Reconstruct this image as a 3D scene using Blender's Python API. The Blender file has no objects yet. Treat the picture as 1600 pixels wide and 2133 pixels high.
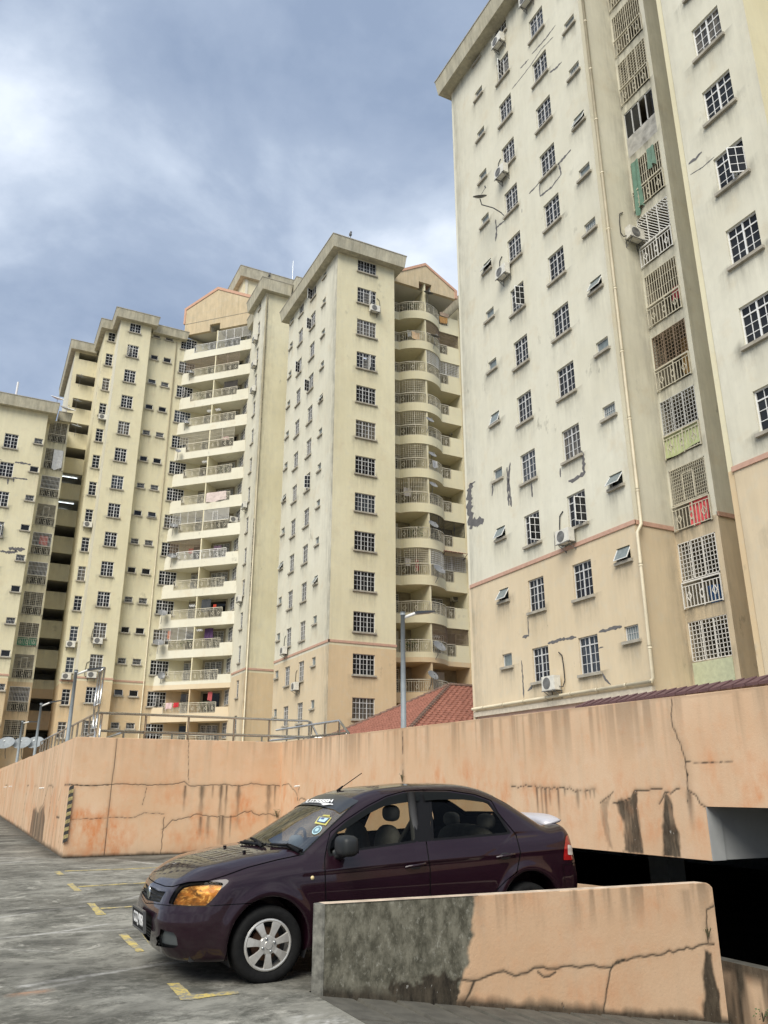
import bpy, bmesh, math, random
import numpy as np
from mathutils import Vector, Matrix
random.seed(7); rng = np.random.default_rng(11)
R = math.radians
scene = bpy.context.scene
COL = scene.collection

# ---------------------------------------------------------------- camera
# world axes run along the walls of the buildings: +X right-away, +Y left-away
F_PX, PITCH, YAW, EYE = 1662.0, 0.33485, 0.465025, 1.45
cam = bpy.data.cameras.new('camera'); cam_o = bpy.data.objects.new('camera', cam); COL.objects.link(cam_o)
cam.sensor_fit = 'VERTICAL'; cam.sensor_height = 24.0; cam.lens = F_PX / 2133 * 24.0
cam.clip_start = 0.05; cam.clip_end = 6000
cam_o.location = (0, 0, EYE); cam_o.rotation_euler = (math.pi / 2 + PITCH, 0, -YAW)
scene.camera = cam_o

# ---------------------------------------------------------------- light
SUN_EL, SUN_AZ = R(47), R(229)           # azimuth measured clockwise from +Y
sun = bpy.data.lights.new('sun', 'SUN'); sun_o = bpy.data.objects.new('sun', sun); COL.objects.link(sun_o)
sun.energy = 1.5; sun.angle = R(40); sun.color = (1.0, 0.945, 0.84)
sd = Vector((math.sin(SUN_AZ) * math.cos(SUN_EL), math.cos(SUN_AZ) * math.cos(SUN_EL), math.sin(SUN_EL)))
sun_o.rotation_euler = sd.to_track_quat('Z', 'Y').to_euler(); sun_o.location = (-30, -10, 60)
scene.view_settings.view_transform = 'Standard'; scene.view_settings.look = 'None'
scene.view_settings.exposure = 1.46; scene.view_settings.gamma = 1.0
scene.view_settings.use_curve_mapping = False

world = bpy.data.worlds.new('World'); scene.world = world; world.use_nodes = True
def build_sky():
    nt = world.node_tree; N = nt.nodes; L = nt.links; N.clear()
    def nd(t, **k):
        n = N.new(t)
        for a, b in k.items(): setattr(n, a, b)
        return n
    out = nd('ShaderNodeOutputWorld'); bg = nd('ShaderNodeBackground'); L.new(bg.outputs[0], out.inputs[0])
    sky = nd('ShaderNodeTexSky', sky_type='NISHITA', sun_disc=False, sun_elevation=SUN_EL, sun_rotation=SUN_AZ)
    tc = nd('ShaderNodeTexCoord'); sep = nd('ShaderNodeSeparateXYZ'); L.new(tc.outputs['Generated'], sep.inputs[0])
    def mth(op, a, b=None, clamp=False):
        n = nd('ShaderNodeMath', operation=op, use_clamp=clamp)
        for i, v in enumerate((a, b)):
            if v is None: continue
            if isinstance(v, (int, float)): n.inputs[i].default_value = v
            else: L.new(v, n.inputs[i])
        return n.outputs[0]
    zc = mth('ADD', mth('MAXIMUM', sep.outputs[2], 0.0), 0.32)
    cmb = nd('ShaderNodeCombineXYZ')
    L.new(mth('DIVIDE', sep.outputs[0], zc), cmb.inputs[0]); L.new(mth('DIVIDE', sep.outputs[1], zc), cmb.inputs[1])
    def noise(scale, det, rough, dist, off):
        mp = nd('ShaderNodeMapping'); L.new(cmb.outputs[0], mp.inputs[0]); mp.inputs['Location'].default_value = off
        n = nd('ShaderNodeTexNoise'); L.new(mp.outputs[0], n.inputs['Vector'])
        n.inputs['Scale'].default_value = scale; n.inputs['Detail'].default_value = det
        n.inputs['Roughness'].default_value = rough; n.inputs['Distortion'].default_value = dist
        return n.outputs['Fac']
    n1 = noise(1.7, 10, 0.55, 0.25, (2.91, 9.10, 0)); n2 = noise(3.6, 7, 0.52, 0.25, (15.42, 14.11, 0))
    mixv = mth('ADD', mth('MULTIPLY', n1, 0.62), mth('MULTIPLY', n2, 0.38))
    r = nd('ShaderNodeValToRGB'); L.new(mixv, r.inputs[0])
    e = r.color_ramp.elements
    e[0].position = 0.40; e[0].color = (0.122, 0.155, 0.215, 1)
    e[1].position = 0.60; e[1].color = (0.345, 0.375, 0.420, 1)
    a = e.new(0.47); a.color = (0.162, 0.196, 0.255, 1)
    a = e.new(0.535); a.color = (0.235, 0.270, 0.325, 1)
    sc = nd('ShaderNodeMixRGB', blend_type='MULTIPLY'); sc.inputs[0].default_value = 1
    L.new(sky.outputs[0], sc.inputs[1]); sc.inputs[2].default_value = (0.05, 0.05, 0.05, 1)
    mx = nd('ShaderNodeMixRGB'); mx.inputs[0].default_value = 0.93
    L.new(sc.outputs[0], mx.inputs[1]); L.new(r.outputs[0], mx.inputs[2])
    L.new(mx.outputs[0], bg.inputs[0]); bg.inputs[1].default_value = 1.0
build_sky()

# ---------------------------------------------------------------- helpers
_fw = Vector((math.sin(YAW) * math.cos(PITCH), math.cos(YAW) * math.cos(PITCH), math.sin(PITCH)))
_rt = Vector((math.cos(YAW), -math.sin(YAW), 0)); _up = _rt.cross(_fw)
CAMP = Vector((0, 0, EYE))
def ray(px, py): return _fw + _rt * ((px - 800) / F_PX) - _up * ((py - 1066.5) / F_PX)
def on(px, py, axis, val):
    """point of the world plane axis=val that the photograph shows at pixel px,py"""
    d = ray(px, py); t = (val - CAMP[axis]) / d[axis]
    return CAMP + d * t
def proj_np(P):
    d = P - np.array(CAMP); z = d @ np.array(_fw)
    return 800 + F_PX * (d @ np.array(_rt)) / z, 1066.5 - F_PX * (d @ np.array(_up)) / z

WORLD = {}                                     # world location of every empty / part that has children
def mesh_of(name, verts, faces, mats=(), smooth=False, mi=None):
    me = bpy.data.meshes.new(name)
    me.from_pydata([tuple(v) for v in verts], [], [tuple(f) for f in faces])
    for m in (mats if isinstance(mats, (list, tuple)) else [mats]): me.materials.append(m)
    if mi is not None: me.polygons.foreach_set('material_index', np.array(mi, dtype=np.int32))
    if smooth: me.polygons.foreach_set('use_smooth', np.ones(len(me.polygons), dtype=bool))
    me.update()
    return me
def mesh_np(name, V, Fq, mat, smooth=True):
    """fast mesh from an (n,3) vertex array and an (m,3|4) face array"""
    me = bpy.data.meshes.new(name); k = Fq.shape[1]
    me.vertices.add(len(V)); me.vertices.foreach_set('co', V.astype(np.float32).ravel())
    me.loops.add(Fq.size); me.loops.foreach_set('vertex_index', Fq.astype(np.int32).ravel())
    me.polygons.add(len(Fq)); me.polygons.foreach_set('loop_start', np.arange(0, Fq.size, k, dtype=np.int32))
    me.polygons.foreach_set('loop_total', np.full(len(Fq), k, dtype=np.int32))
    me.polygons.foreach_set('use_smooth', np.full(len(Fq), smooth, dtype=bool))
    me.materials.append(mat); me.update(calc_edges=True); me.validate()
    return me
def empty(name, loc, label=None, cat=None, group=None, rot=0):
    o = bpy.data.objects.new(name, None); COL.objects.link(o); o.location = loc; o.rotation_euler = (0, 0, rot)
    o.empty_display_size = 0.2; WORLD[o] = (Vector(loc), rot); tag(o, label, cat, group); return o
def tag(o, label=None, cat=None, group=None, kind=None):
    if label: o['label'] = label
    if cat: o['category'] = cat
    if group: o['group'] = group
    if kind: o['kind'] = kind
    return o
def put(name, me, parent=None, loc=(0, 0, 0), rot=0.0, kind=None, label=None):
    """link mesh at WORLD location loc / rotation rot about z, as child of parent"""
    o = bpy.data.objects.new(name, me); COL.objects.link(o); loc = Vector(loc)
    WORLD[o] = (loc.copy(), rot)
    if parent is not None:
        o.parent = parent; pl, pr = WORLD[parent]
        o.location = Matrix.Rotation(-pr, 3, 'Z') @ (loc - pl); o.rotation_euler = (0, 0, rot - pr)
    else:
        o.location = loc; o.rotation_euler = (0, 0, rot)
    if kind: o['kind'] = kind
    if label: o['label'] = label
    return o
class MB:
    """collects simple solids into one mesh"""
    def __init__(s): s.v = []; s.f = []; s.m = []; s.cur = 0
    def add(s, v, f):
        b = len(s.v); s.v += [tuple(p) for p in v]; s.f += [tuple(i + b for i in q) for q in f]; s.m += [s.cur] * len(f); return s
    def box(s, x0, x1, y0, y1, z0, z1):
        return s.add([(x0,y0,z0),(x1,y0,z0),(x1,y1,z0),(x0,y1,z0),(x0,y0,z1),(x1,y0,z1),(x1,y1,z1),(x0,y1,z1)],
                     [(0,3,2,1),(4,5,6,7),(0,1,5,4),(1,2,6,5),(2,3,7,6),(3,0,4,7)])
    def quad(s, a, b, c, d): return s.add([a, b, c, d], [(0, 1, 2, 3)])
    def bar(s, a, b, w, h=None):
        """square bar from a to b"""
        a = Vector(a); b = Vector(b); d = (b - a)
        if d.length < 1e-6: return s
        d.normalize(); up = Vector((0, 0, 1)) if abs(d.z) < 0.95 else Vector((0, 1, 0))
        e = d.cross(up).normalized(); g = e.cross(d); h = h or w; P = []
        for q in (a, b):
            for sx, sz in ((-1,-1),(1,-1),(1,1),(-1,1)): P.append(q + e * (sx * w / 2) + g * (sz * h / 2))
        return s.add(P, [(0,3,2,1),(4,5,6,7),(0,1,5,4),(1,2,6,5),(2,3,7,6),(3,0,4,7)])
    def tube(s, pts, r, n=8, cap=True, r1=None):
        pts = [Vector(p) for p in pts]; b = len(s.v); K = len(pts); P = []; prev = None
        for i, p in enumerate(pts):
            d = ((pts[min(i+1,K-1)] - pts[max(i-1,0)])).normalized()
            if prev is None:
                up = Vector((0, 0, 1)) if abs(d.z) < 0.9 else Vector((1, 0, 0)); e = d.cross(up).normalized()
            else: e = (prev - d * prev.dot(d)).normalized()
            prev = e; g = e.cross(d); rr = r if r1 is None else r + (r1 - r) * i / max(1, K - 1)
            P += [p + e * (math.cos(2*math.pi*j/n) * rr) + g * (math.sin(2*math.pi*j/n) * rr) for j in range(n)]
        f = [(i*n+j, i*n+(j+1)%n, (i+1)*n+(j+1)%n, (i+1)*n+j) for i in range(K-1) for j in range(n)]
        if cap: f += [tuple(range(n)), tuple(range((K-1)*n, K*n))[::-1]]
        return s.add(P, f)
    def lathe(s, prof, c=(0,0,0), n=24, axis='Z'):
        """prof: list of (radius, height)"""
        P = []; c = Vector(c); K = len(prof)
        for r, h in prof:
            for j in range(n):
                a = 2 * math.pi * j / n; x, y = r * math.cos(a), r * math.sin(a)
                P.append(c + (Vector((x, y, h)) if axis == 'Z' else Vector((x, h, y)) if axis == 'Y' else Vector((h, x, y))))
        f = [(i*n+j, i*n+(j+1)%n, (i+1)*n+(j+1)%n, (i+1)*n+j) for i in range(K-1) for j in range(n)]
        return s.add(P, f)
    def prism(s, poly, z0, z1, poly_top=None):
        n = len(poly); t = poly_top or poly
        return s.add([(x, y, z0) for x, y in poly] + [(x, y, z1) for x, y in t],
                     [tuple(range(n))[::-1], tuple(range(n, 2*n))] + [(i, (i+1)%n, n+(i+1)%n, n+i) for i in range(n)])
    def mesh(s, name, mats, smooth=False): return mesh_of(name, s.v, s.f, mats, smooth, s.m if isinstance(mats, (list, tuple)) else None)
    def put(s, name, mats, parent=None, loc=(0,0,0), rot=0.0, smooth=False, kind=None, label=None):
        return put(name, s.mesh(name, mats, smooth), parent, loc, rot, kind, label)

# ---------------------------------------------------------------- materials
class NT:
    def __init__(s, name):
        s.m = bpy.data.materials.new(name); s.m.use_nodes = True; s.t = s.m.node_tree; s.N = s.t.nodes; s.L = s.t.links
        s.b = s.N['Principled BSDF']; s.out = s.N['Material Output']
        s.pos = s.N.new('ShaderNodeNewGeometry').outputs['Position']
    def nd(s, t, **k):
        n = s.N.new(t)
        for a, b in k.items(): setattr(n, a, b)
        return n
    def inp(s, sock, v):
        if hasattr(v, 'is_output') or isinstance(v, bpy.types.NodeSocket): s.L.new(v, sock)
        elif isinstance(v, (tuple, list)) and len(v) == 3 and len(sock.default_value) == 4: sock.default_value = (*v, 1)
        else: sock.default_value = v
    def noise(s, scale, det=4, rough=.55, stretch=(1,1,1), dist=0.0, off=(0,0,0), vec=None):
        mp = s.nd('ShaderNodeMapping'); s.L.new(vec or s.pos, mp.inputs[0]); mp.inputs['Scale'].default_value = stretch
        mp.inputs['Location'].default_value = off
        n = s.nd('ShaderNodeTexNoise'); s.L.new(mp.outputs[0], n.inputs['Vector'])
        n.inputs['Scale'].default_value = scale; n.inputs['Detail'].default_value = det
        n.inputs['Roughness'].default_value = rough; n.inputs['Distortion'].default_value = dist
        return n.outputs['Fac']
    def math(s, op, a, b=None, clamp=False):
        n = s.nd('ShaderNodeMath', operation=op, use_clamp=clamp)
        for i, v in enumerate((a, b)):
            if v is not None: s.inp(n.inputs[i], v)
        return n.outputs[0]
    def map(s, v, a, b, c=0.0, d=1.0):
        n = s.nd('ShaderNodeMapRange'); n.clamp = True; s.inp(n.inputs[0], v)
        for i, q in enumerate((a, b, c, d)): n.inputs[i+1].default_value = q
        return n.outputs[0]
    def mix(s, f, a, b, mode='MIX'):
        n = s.nd('ShaderNodeMixRGB', blend_type=mode); s.inp(n.inputs[0], f); s.inp(n.inputs[1], a); s.inp(n.inputs[2], b)
        return n.outputs[0]
    def attr(s, name): return s.nd('ShaderNodeAttribute', attribute_name=name)
    def bump(s, h, strength=.3, dist=.01):
        n = s.nd('ShaderNodeBump'); s.inp(n.inputs['Height'], h); n.inputs['Strength'].default_value = strength
        n.inputs['Distance'].default_value = dist; s.L.new(n.outputs[0], s.b.inputs['Normal'])
    def set(s, **k):
        for a, v in k.items():
            key = {'color':'Base Color','rough':'Roughness','metal':'Metallic','spec':'Specular IOR Level','coat':'Coat Weight','coatr':'Coat Roughness','alpha':'Alpha','emit':'Emission Color','estr':'Emission Strength','trans':'Transmission Weight'}[a]
            s.inp(s.b.inputs[key], v)
        return s.m
def plain(name, col, rough=.6, metal=0.0, var=.12, scale=6.0, **k):
    t = NT(name); n = t.noise(scale, 5, .6)
    c = t.mix(t.map(n, .3, .7), tuple(x*(1-var) for x in col), tuple(min(1, x*(1+var)) for x in col))
    return t.set(color=c, rough=rough, metal=metal, **k)

def wall_paint(name, upper, lower=None, band=10.6, dirtcol=(.11,.105,.085), amount=1.0, const=0.0):
    """old emulsion on render: blotches, rain streaks and grime driven by the mesh attribute 'dirt'"""
    t = NT(name); sep = t.nd('ShaderNodeSeparateXYZ'); t.L.new(t.pos, sep.inputs[0])
    col = upper
    if lower: col = t.mix(t.map(sep.outputs[2], band - .01, band + .01), lower, upper)
    big = t.noise(.22, 5, .6); fine = t.noise(2.3, 6, .62)
    col = t.mix(t.map(big, .35, .7, 0, .5), col, t.mix(.5, col, (.62,.56,.42), 'MULTIPLY'))
    col = t.mix(t.map(fine, .52, .75, 0, .30), col, (.56,.55,.47)); col = t.mix(t.map(t.noise(.8, 6, .65, off=(8,8,3)), .55, .72, 0, .35), col, (.60,.49,.32))
    streak = t.noise(2.2, 6, .65, (1, 1, .10)); streak2 = t.noise(7., 4, .6, (1, 1, .07), off=(4,2,0))
    d = t.math('MAXIMUM', t.attr('dirt').outputs['Fac'], const)
    sm = t.math('MULTIPLY', t.map(t.math('ADD', t.math('ADD', t.math('MULTIPLY', streak, .35), t.math('MULTIPLY', streak2, .25)), t.math('MULTIPLY', t.noise(1.9, 7, .7, (1,1,.5), off=(2,7,4)), .4)), .37, .60), d, True)
    base = t.map(t.math('MULTIPLY', t.map(streak, .55, .78), t.map(big, .42, .62)), 0, 1, 0, .16 * amount)
    mould = t.math('MULTIPLY', t.map(t.noise(1.1, 8, .68, (1, 1, .55), off=(9,3,1)), .60, .74), t.map(t.noise(.16, 2, .5, off=(2,8,3)), .45, .62))
    spots = t.math('MULTIPLY', t.map(t.noise(5.5, 7, .75, (1,1,.7), off=(3,9,2)), .60, .72), t.map(t.noise(.35, 3, .6, off=(6,1,7)), .45, .65))
    tot = t.math('MAXIMUM', t.math('MAXIMUM', t.math('MULTIPLY', sm, .95), base), t.math('MAXIMUM', t.math('MULTIPLY', mould, .55 * amount), t.math('MULTIPLY', spots, .38 * amount)))
    col = t.mix(tot, col, dirtcol)
    t.bump(t.noise(35, 4, .6), .12, .01)
    return t.set(color=col, rough=.88, spec=.25)

M = {}
M['cream'] = wall_paint('cream_render_cool_lit', (.72,.695,.575), (.69,.575,.405), amount=1.35)  # cooler light on the -X walls is put into this colour
M['cream_r'] = wall_paint('cream_render_warm_lit', (.73,.675,.475), (.66,.515,.325))  # same paint as cream, with the warmer light on -Y walls tinted in
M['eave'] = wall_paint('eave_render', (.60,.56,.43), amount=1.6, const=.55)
M['soffit'] = wall_paint('soffit_paint', (.56,.54,.47), amount=.4)
M['trim'] = plain('pink_trim', (.50,.31,.23), .8)
M['coral'] = plain('coral_gable_trim', (.54,.32,.22), .8)
M['gable'] = wall_paint('gable_render', (.64,.52,.34), const=.35)
M['sill'] = plain('concrete_sill', (.36,.33,.27), .9, var=.25, scale=3)
M['frame'] = plain('aluminium_frame', (.55,.55,.54), .45, .0, .08)
M['frame_w'] = plain('white_frame', (.74,.74,.72), .45, .0, .06)
def glass_dark():
    t = NT('window_glass'); n = t.noise(.9, 2, .5)
    return t.set(color=t.mix(t.map(n, .35, .65), (.006,.006,.007), (.018,.019,.020)), rough=.06, spec=.30)
M['glass'] = glass_dark()
def glass_cloth(name, a, b):
    t = NT(name); n = t.noise(2.2, 3, .6, (3,3,.3)); return t.set(color=t.mix(t.map(n, .4, .6), a, b), rough=.08, spec=.4)
M['glass_curtain'] = glass_cloth('curtained_glass', (.03,.028,.025), (.13,.115,.09)); M['glass_blind'] = glass_cloth('tinted_glass', (.02,.024,.03), (.05,.058,.066))
M['frost'] = plain('frosted_glass', (.17,.20,.20), .3, var=.2)
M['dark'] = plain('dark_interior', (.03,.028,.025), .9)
M['steel'] = plain('galvanised_steel', (.42,.43,.43), .35, .75, .12, 9)
M['stainless'] = plain('stainless_rail', (.56,.54,.50), .22, .9, .08)
M['pole'] = plain('grey_pole_paint', (.22,.245,.255), .55, .1)
M['black'] = plain('black_plastic', (.018,.018,.019), .45)
M['rail'] = plain('cream_railing_paint', (.55,.51,.40), .55, var=.18)
M['railgrey'] = plain('grey_grille_paint', (.50,.50,.48), .5, var=.15)
M['railbrown'] = plain('brown_grille_paint', (.22,.16,.11), .55, var=.25)
M['railwhite'] = plain('white_grille_paint', (.72,.71,.67), .5, var=.08)
M['pipe'] = plain('cream_pipe', (.62,.55,.40), .5, var=.12, scale=2)
M['acw'] = plain('aircon_casing', (.66,.64,.57), .5, var=.14)
M['acg'] = plain('aircon_fan_grey', (.16,.16,.155), .5)
M['patch'] = plain('grey_crack_filler', (.13,.125,.125), .9, var=.2)
M['dish'] = plain('dish_paint', (.20,.205,.21), .45, var=.12)
M['dishgrey'] = plain('weathered_dish_paint', (.24,.26,.27), .6, var=.15)
M['dishdark'] = plain('dark_dish_paint', (.10,.10,.10), .5)
M['lamp'] = plain('lamp_panel', (.05,.055,.06), .3)
def tube_light():
    t = NT('tube_light'); return t.set(color=(.9,.95,1), emit=(.85,.95,1), estr=1.0)
M['tube'] = tube_light()
# ================================================================ SETTING: walls, decks, ramp
def seg_dist(U, Z, pts):
    """distance of every grid point to a polyline"""
    D = np.full(U.shape, 9.0)
    for (a, b), (c, d) in zip(pts[:-1], pts[1:]):
        L2 = (c-a)**2 + (d-b)**2 + 1e-9
        t = np.clip(((U-a)*(c-a) + (Z-b)*(d-b)) / L2, 0, 1)
        D = np.minimum(D, np.hypot(U-a-t*(c-a), Z-b-t*(d-b)))
    return D
def jag(pts, amp, step=.06):
    out = []
    for (a, b), (c, d) in zip(pts[:-1], pts[1:]):
        n = max(1, int(math.hypot(c-a, d-b) / step))
        for i in range(n):
            t = i / n; out.append((a + (c-a)*t + random.uniform(-amp, amp), b + (d-b)*t + random.uniform(-amp, amp)))
    return out + [pts[-1]]
def in_poly(U, Z, poly):
    """signed distance to a polygon, negative inside"""
    ins = np.zeros(U.shape, bool); n = len(poly)
    for i in range(n):
        a, b = poly[i]; c, d = poly[(i+1) % n]
        ins ^= ((b > Z) != (d > Z)) & (U < (c-a) * (Z-b) / (d-b + 1e-12) + a)
    D = seg_dist(U, Z, list(poly) + [poly[0]])
    return np.where(ins, -D, D)
def vnoise(U, Z, su, sz, seed):
    """cheap value noise in numpy"""
    r = np.random.default_rng(seed); T = r.random((64, 64))
    x = U / su; y = Z / sz; i = np.floor(x).astype(int); j = np.floor(y).astype(int)
    fx = x - i; fy = y - j; fx = fx*fx*(3-2*fx); fy = fy*fy*(3-2*fy)
    g = lambda a, b: T[a % 64, b % 64]
    return (g(i,j)*(1-fx) + g(i+1,j)*fx)*(1-fy) + (g(i,j+1)*(1-fx) + g(i+1,j+1)*fx)*fy
def fbm(U, Z, su, sz, seed, oct=4):
    s = 0; a = 1; t = 0
    for k in range(oct): s = s + a*vnoise(U, Z, su/2**k, sz/2**k, seed+k); t += a; a *= .55
    return s / t
class Paint:
    """stain layers of one wall: R dark grime, G rust, B bare concrete / moss, depth of cracks in metres"""
    def __init__(s, U, Z):
        s.U, s.Z = U, Z; s.dark = np.zeros(U.shape); s.rust = np.zeros(U.shape); s.bare = np.zeros(U.shape); s.dep = np.zeros(U.shape)
    def crack(s, pts, w=.012, depth=.012, halo=.05, amp=.012, hal=.35):
        P = jag(pts, amp); d = seg_dist(s.U, s.Z, P)
        w = w*.46; halo = halo*.8; hal = hal*.7; depth = depth*.35
        wv = w * (.35 + 1.3*fbm(s.U, s.Z, .35, .35, int(abs(pts[0][0])*97) % 1000))
        wv = np.maximum(wv, .0105 if w > .0028 else .007); c = np.clip(1.3 - d / wv, 0, 1); s.dark = np.maximum(s.dark, c * .97); s.dep = np.maximum(s.dep, c * depth)
        if halo: s.dark = np.maximum(s.dark, np.exp(-(d/halo)**2) * hal * fbm(s.U, s.Z, .12, .3, 5))
    def drip(s, u, z, ln, w, k=.8, lean=0.0, seed=0):
        t = (z - s.Z) / ln; ww = w * (.55 + .7*vnoise(s.U*0 + u, s.Z, 1, .15, seed+int(u*100) % 900))
        m = np.exp(-((s.U - u - lean*(z - s.Z)) / ww)**2) * np.clip(1.05 - t, 0, 1)**.7 * np.clip((z - s.Z)/.03 + 1, 0, 1) * (t > -.1)
        s.dark = np.maximum(s.dark, k * m * np.clip(.35 + 1.0*fbm(s.U, s.Z, .03, .35, 31 + seed), 0, 1))
def stained_wall(name, mat, O, ud, us, zs, normal, keep, painter, top_z, thick, parent=None, label=None, cat=None):
    """dense sheet with real cracks; O origin, ud direction of u, zs between 0 and 1 of the height or metres"""
    Ug, Zg = np.meshgrid(us, zs, indexing='ij')
    tz = top_z(Ug) if callable(top_z) else top_z + 0*Ug
    Zg = np.where(Zg > tz, tz, Zg)
    P = Paint(Ug, Zg); painter(P)
    P.dep[:, -1] = 0
    O = np.array(O, float); ud = np.array(ud, float); nn = np.array(normal, float)
    V = O + Ug[..., None]*ud + np.array([0, 0, 1.])*Zg[..., None] - nn*P.dep[..., None]
    nu, nz = Ug.shape; idx = np.arange(nu*nz).reshape(nu, nz)
    q = np.stack([idx[:-1,:-1], idx[1:,:-1], idx[1:,1:], idx[:-1,1:]], -1)
    uc = (us[:-1] + us[1:]) / 2; zc = (zs[:-1] + zs[1:]) / 2; UC, ZC = np.meshgrid(uc, zc, indexing='ij')
    q = q[keep(UC, ZC)]
    flip = np.dot(np.cross(ud, [0,0,1.]), nn) < 0
    if flip: q = q[:, ::-1]
    V = V.reshape(-1, 3); used = np.unique(q); rem = np.full(len(V), -1); rem[used] = np.arange(len(used))
    me = mesh_np(name, V[used], rem[q], mat)
    at = me.attributes.new('stain', 'FLOAT_COLOR', 'POINT')
    C = np.stack([P.dark, P.rust, P.bare, np.ones_like(P.dark)], -1).reshape(-1, 4)[used]
    at.data.foreach_set('color', C.astype(np.float32).ravel())
    return put(name, me, parent)

def peach_material():
    t = NT('peach_render'); a = t.attr('stain'); sep = t.nd('ShaderNodeSeparateColor'); t.L.new(a.outputs['Color'], sep.inputs[0])
    big = t.noise(.55, 6, .62); fine = t.noise(4.5, 7, .68); sp = t.noise(38, 5, .7); streak = t.noise(3.2, 6, .65, (1, 1, .10))
    c = t.mix(t.map(big, .3, .7), (.60,.395,.240), (.69,.495,.330))
    c = t.mix(t.map(streak, .5, .72, 0, .38), c, (.50,.385,.265))
    c = t.mix(t.map(fine, .52, .72, 0, .40), c, (.64,.33,.17))
    c = t.mix(t.map(t.noise(1.7, 6, .7, off=(5,5,5)), .55, .75, 0, .35), c, (.72,.56,.42))
    c = t.mix(t.map(sp, .60, .70, 0, .25), c, (.33,.24,.17))
    c = t.mix(t.math('MULTIPLY', sep.outputs[1], t.map(t.noise(6, 6, .7, (1,1,.5)), .35, .62)), c, (.60,.255,.11))
    # bare, weathered concrete with lichen where the paint has gone
    n1 = t.noise(9, 8, .72, (1,1,.6)); n2 = t.noise(26, 6, .7, (1,1,.6)); n3 = t.noise(3, 6, .7, off=(1,2,3))
    bc = t.mix(t.map(n1, .40, .60), (.078,.074,.054), (.200,.190,.145))
    bc = t.mix(t.map(n2, .56, .68, 0, .6), bc, (.36,.35,.29))
    bc = t.mix(t.map(n3, .54, .68, 0, .45), bc, (.040,.040,.028))
    c = t.mix(sep.outputs[2], c, bc)
    dk = t.mix(t.map(t.noise(14, 6, .7, (1,1,.35)), .35, .65), (.020,.017,.013), (.085,.070,.050))
    wf = t.map(t.noise(30, 5, .75, (1,1,.45)), .645, .69)
    dk = t.mix(t.math('MULTIPLY', wf, t.map(sep.outputs[0], .62, .8)), dk, (.42,.41,.37))
    c = t.mix(sep.outputs[0], c, dk)
    h = t.math('ADD', t.math('MULTIPLY', sp, .6), t.math('MULTIPLY', fine, .8))
    t.bump(h, .35, .012)
    return t.set(color=c, rough=.9, spec=.2)
M['peach'] = peach_material()
PX_T = lambda ox, oy, s: (lambda x, y: (ox + x/s, oy + y/s))

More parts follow.
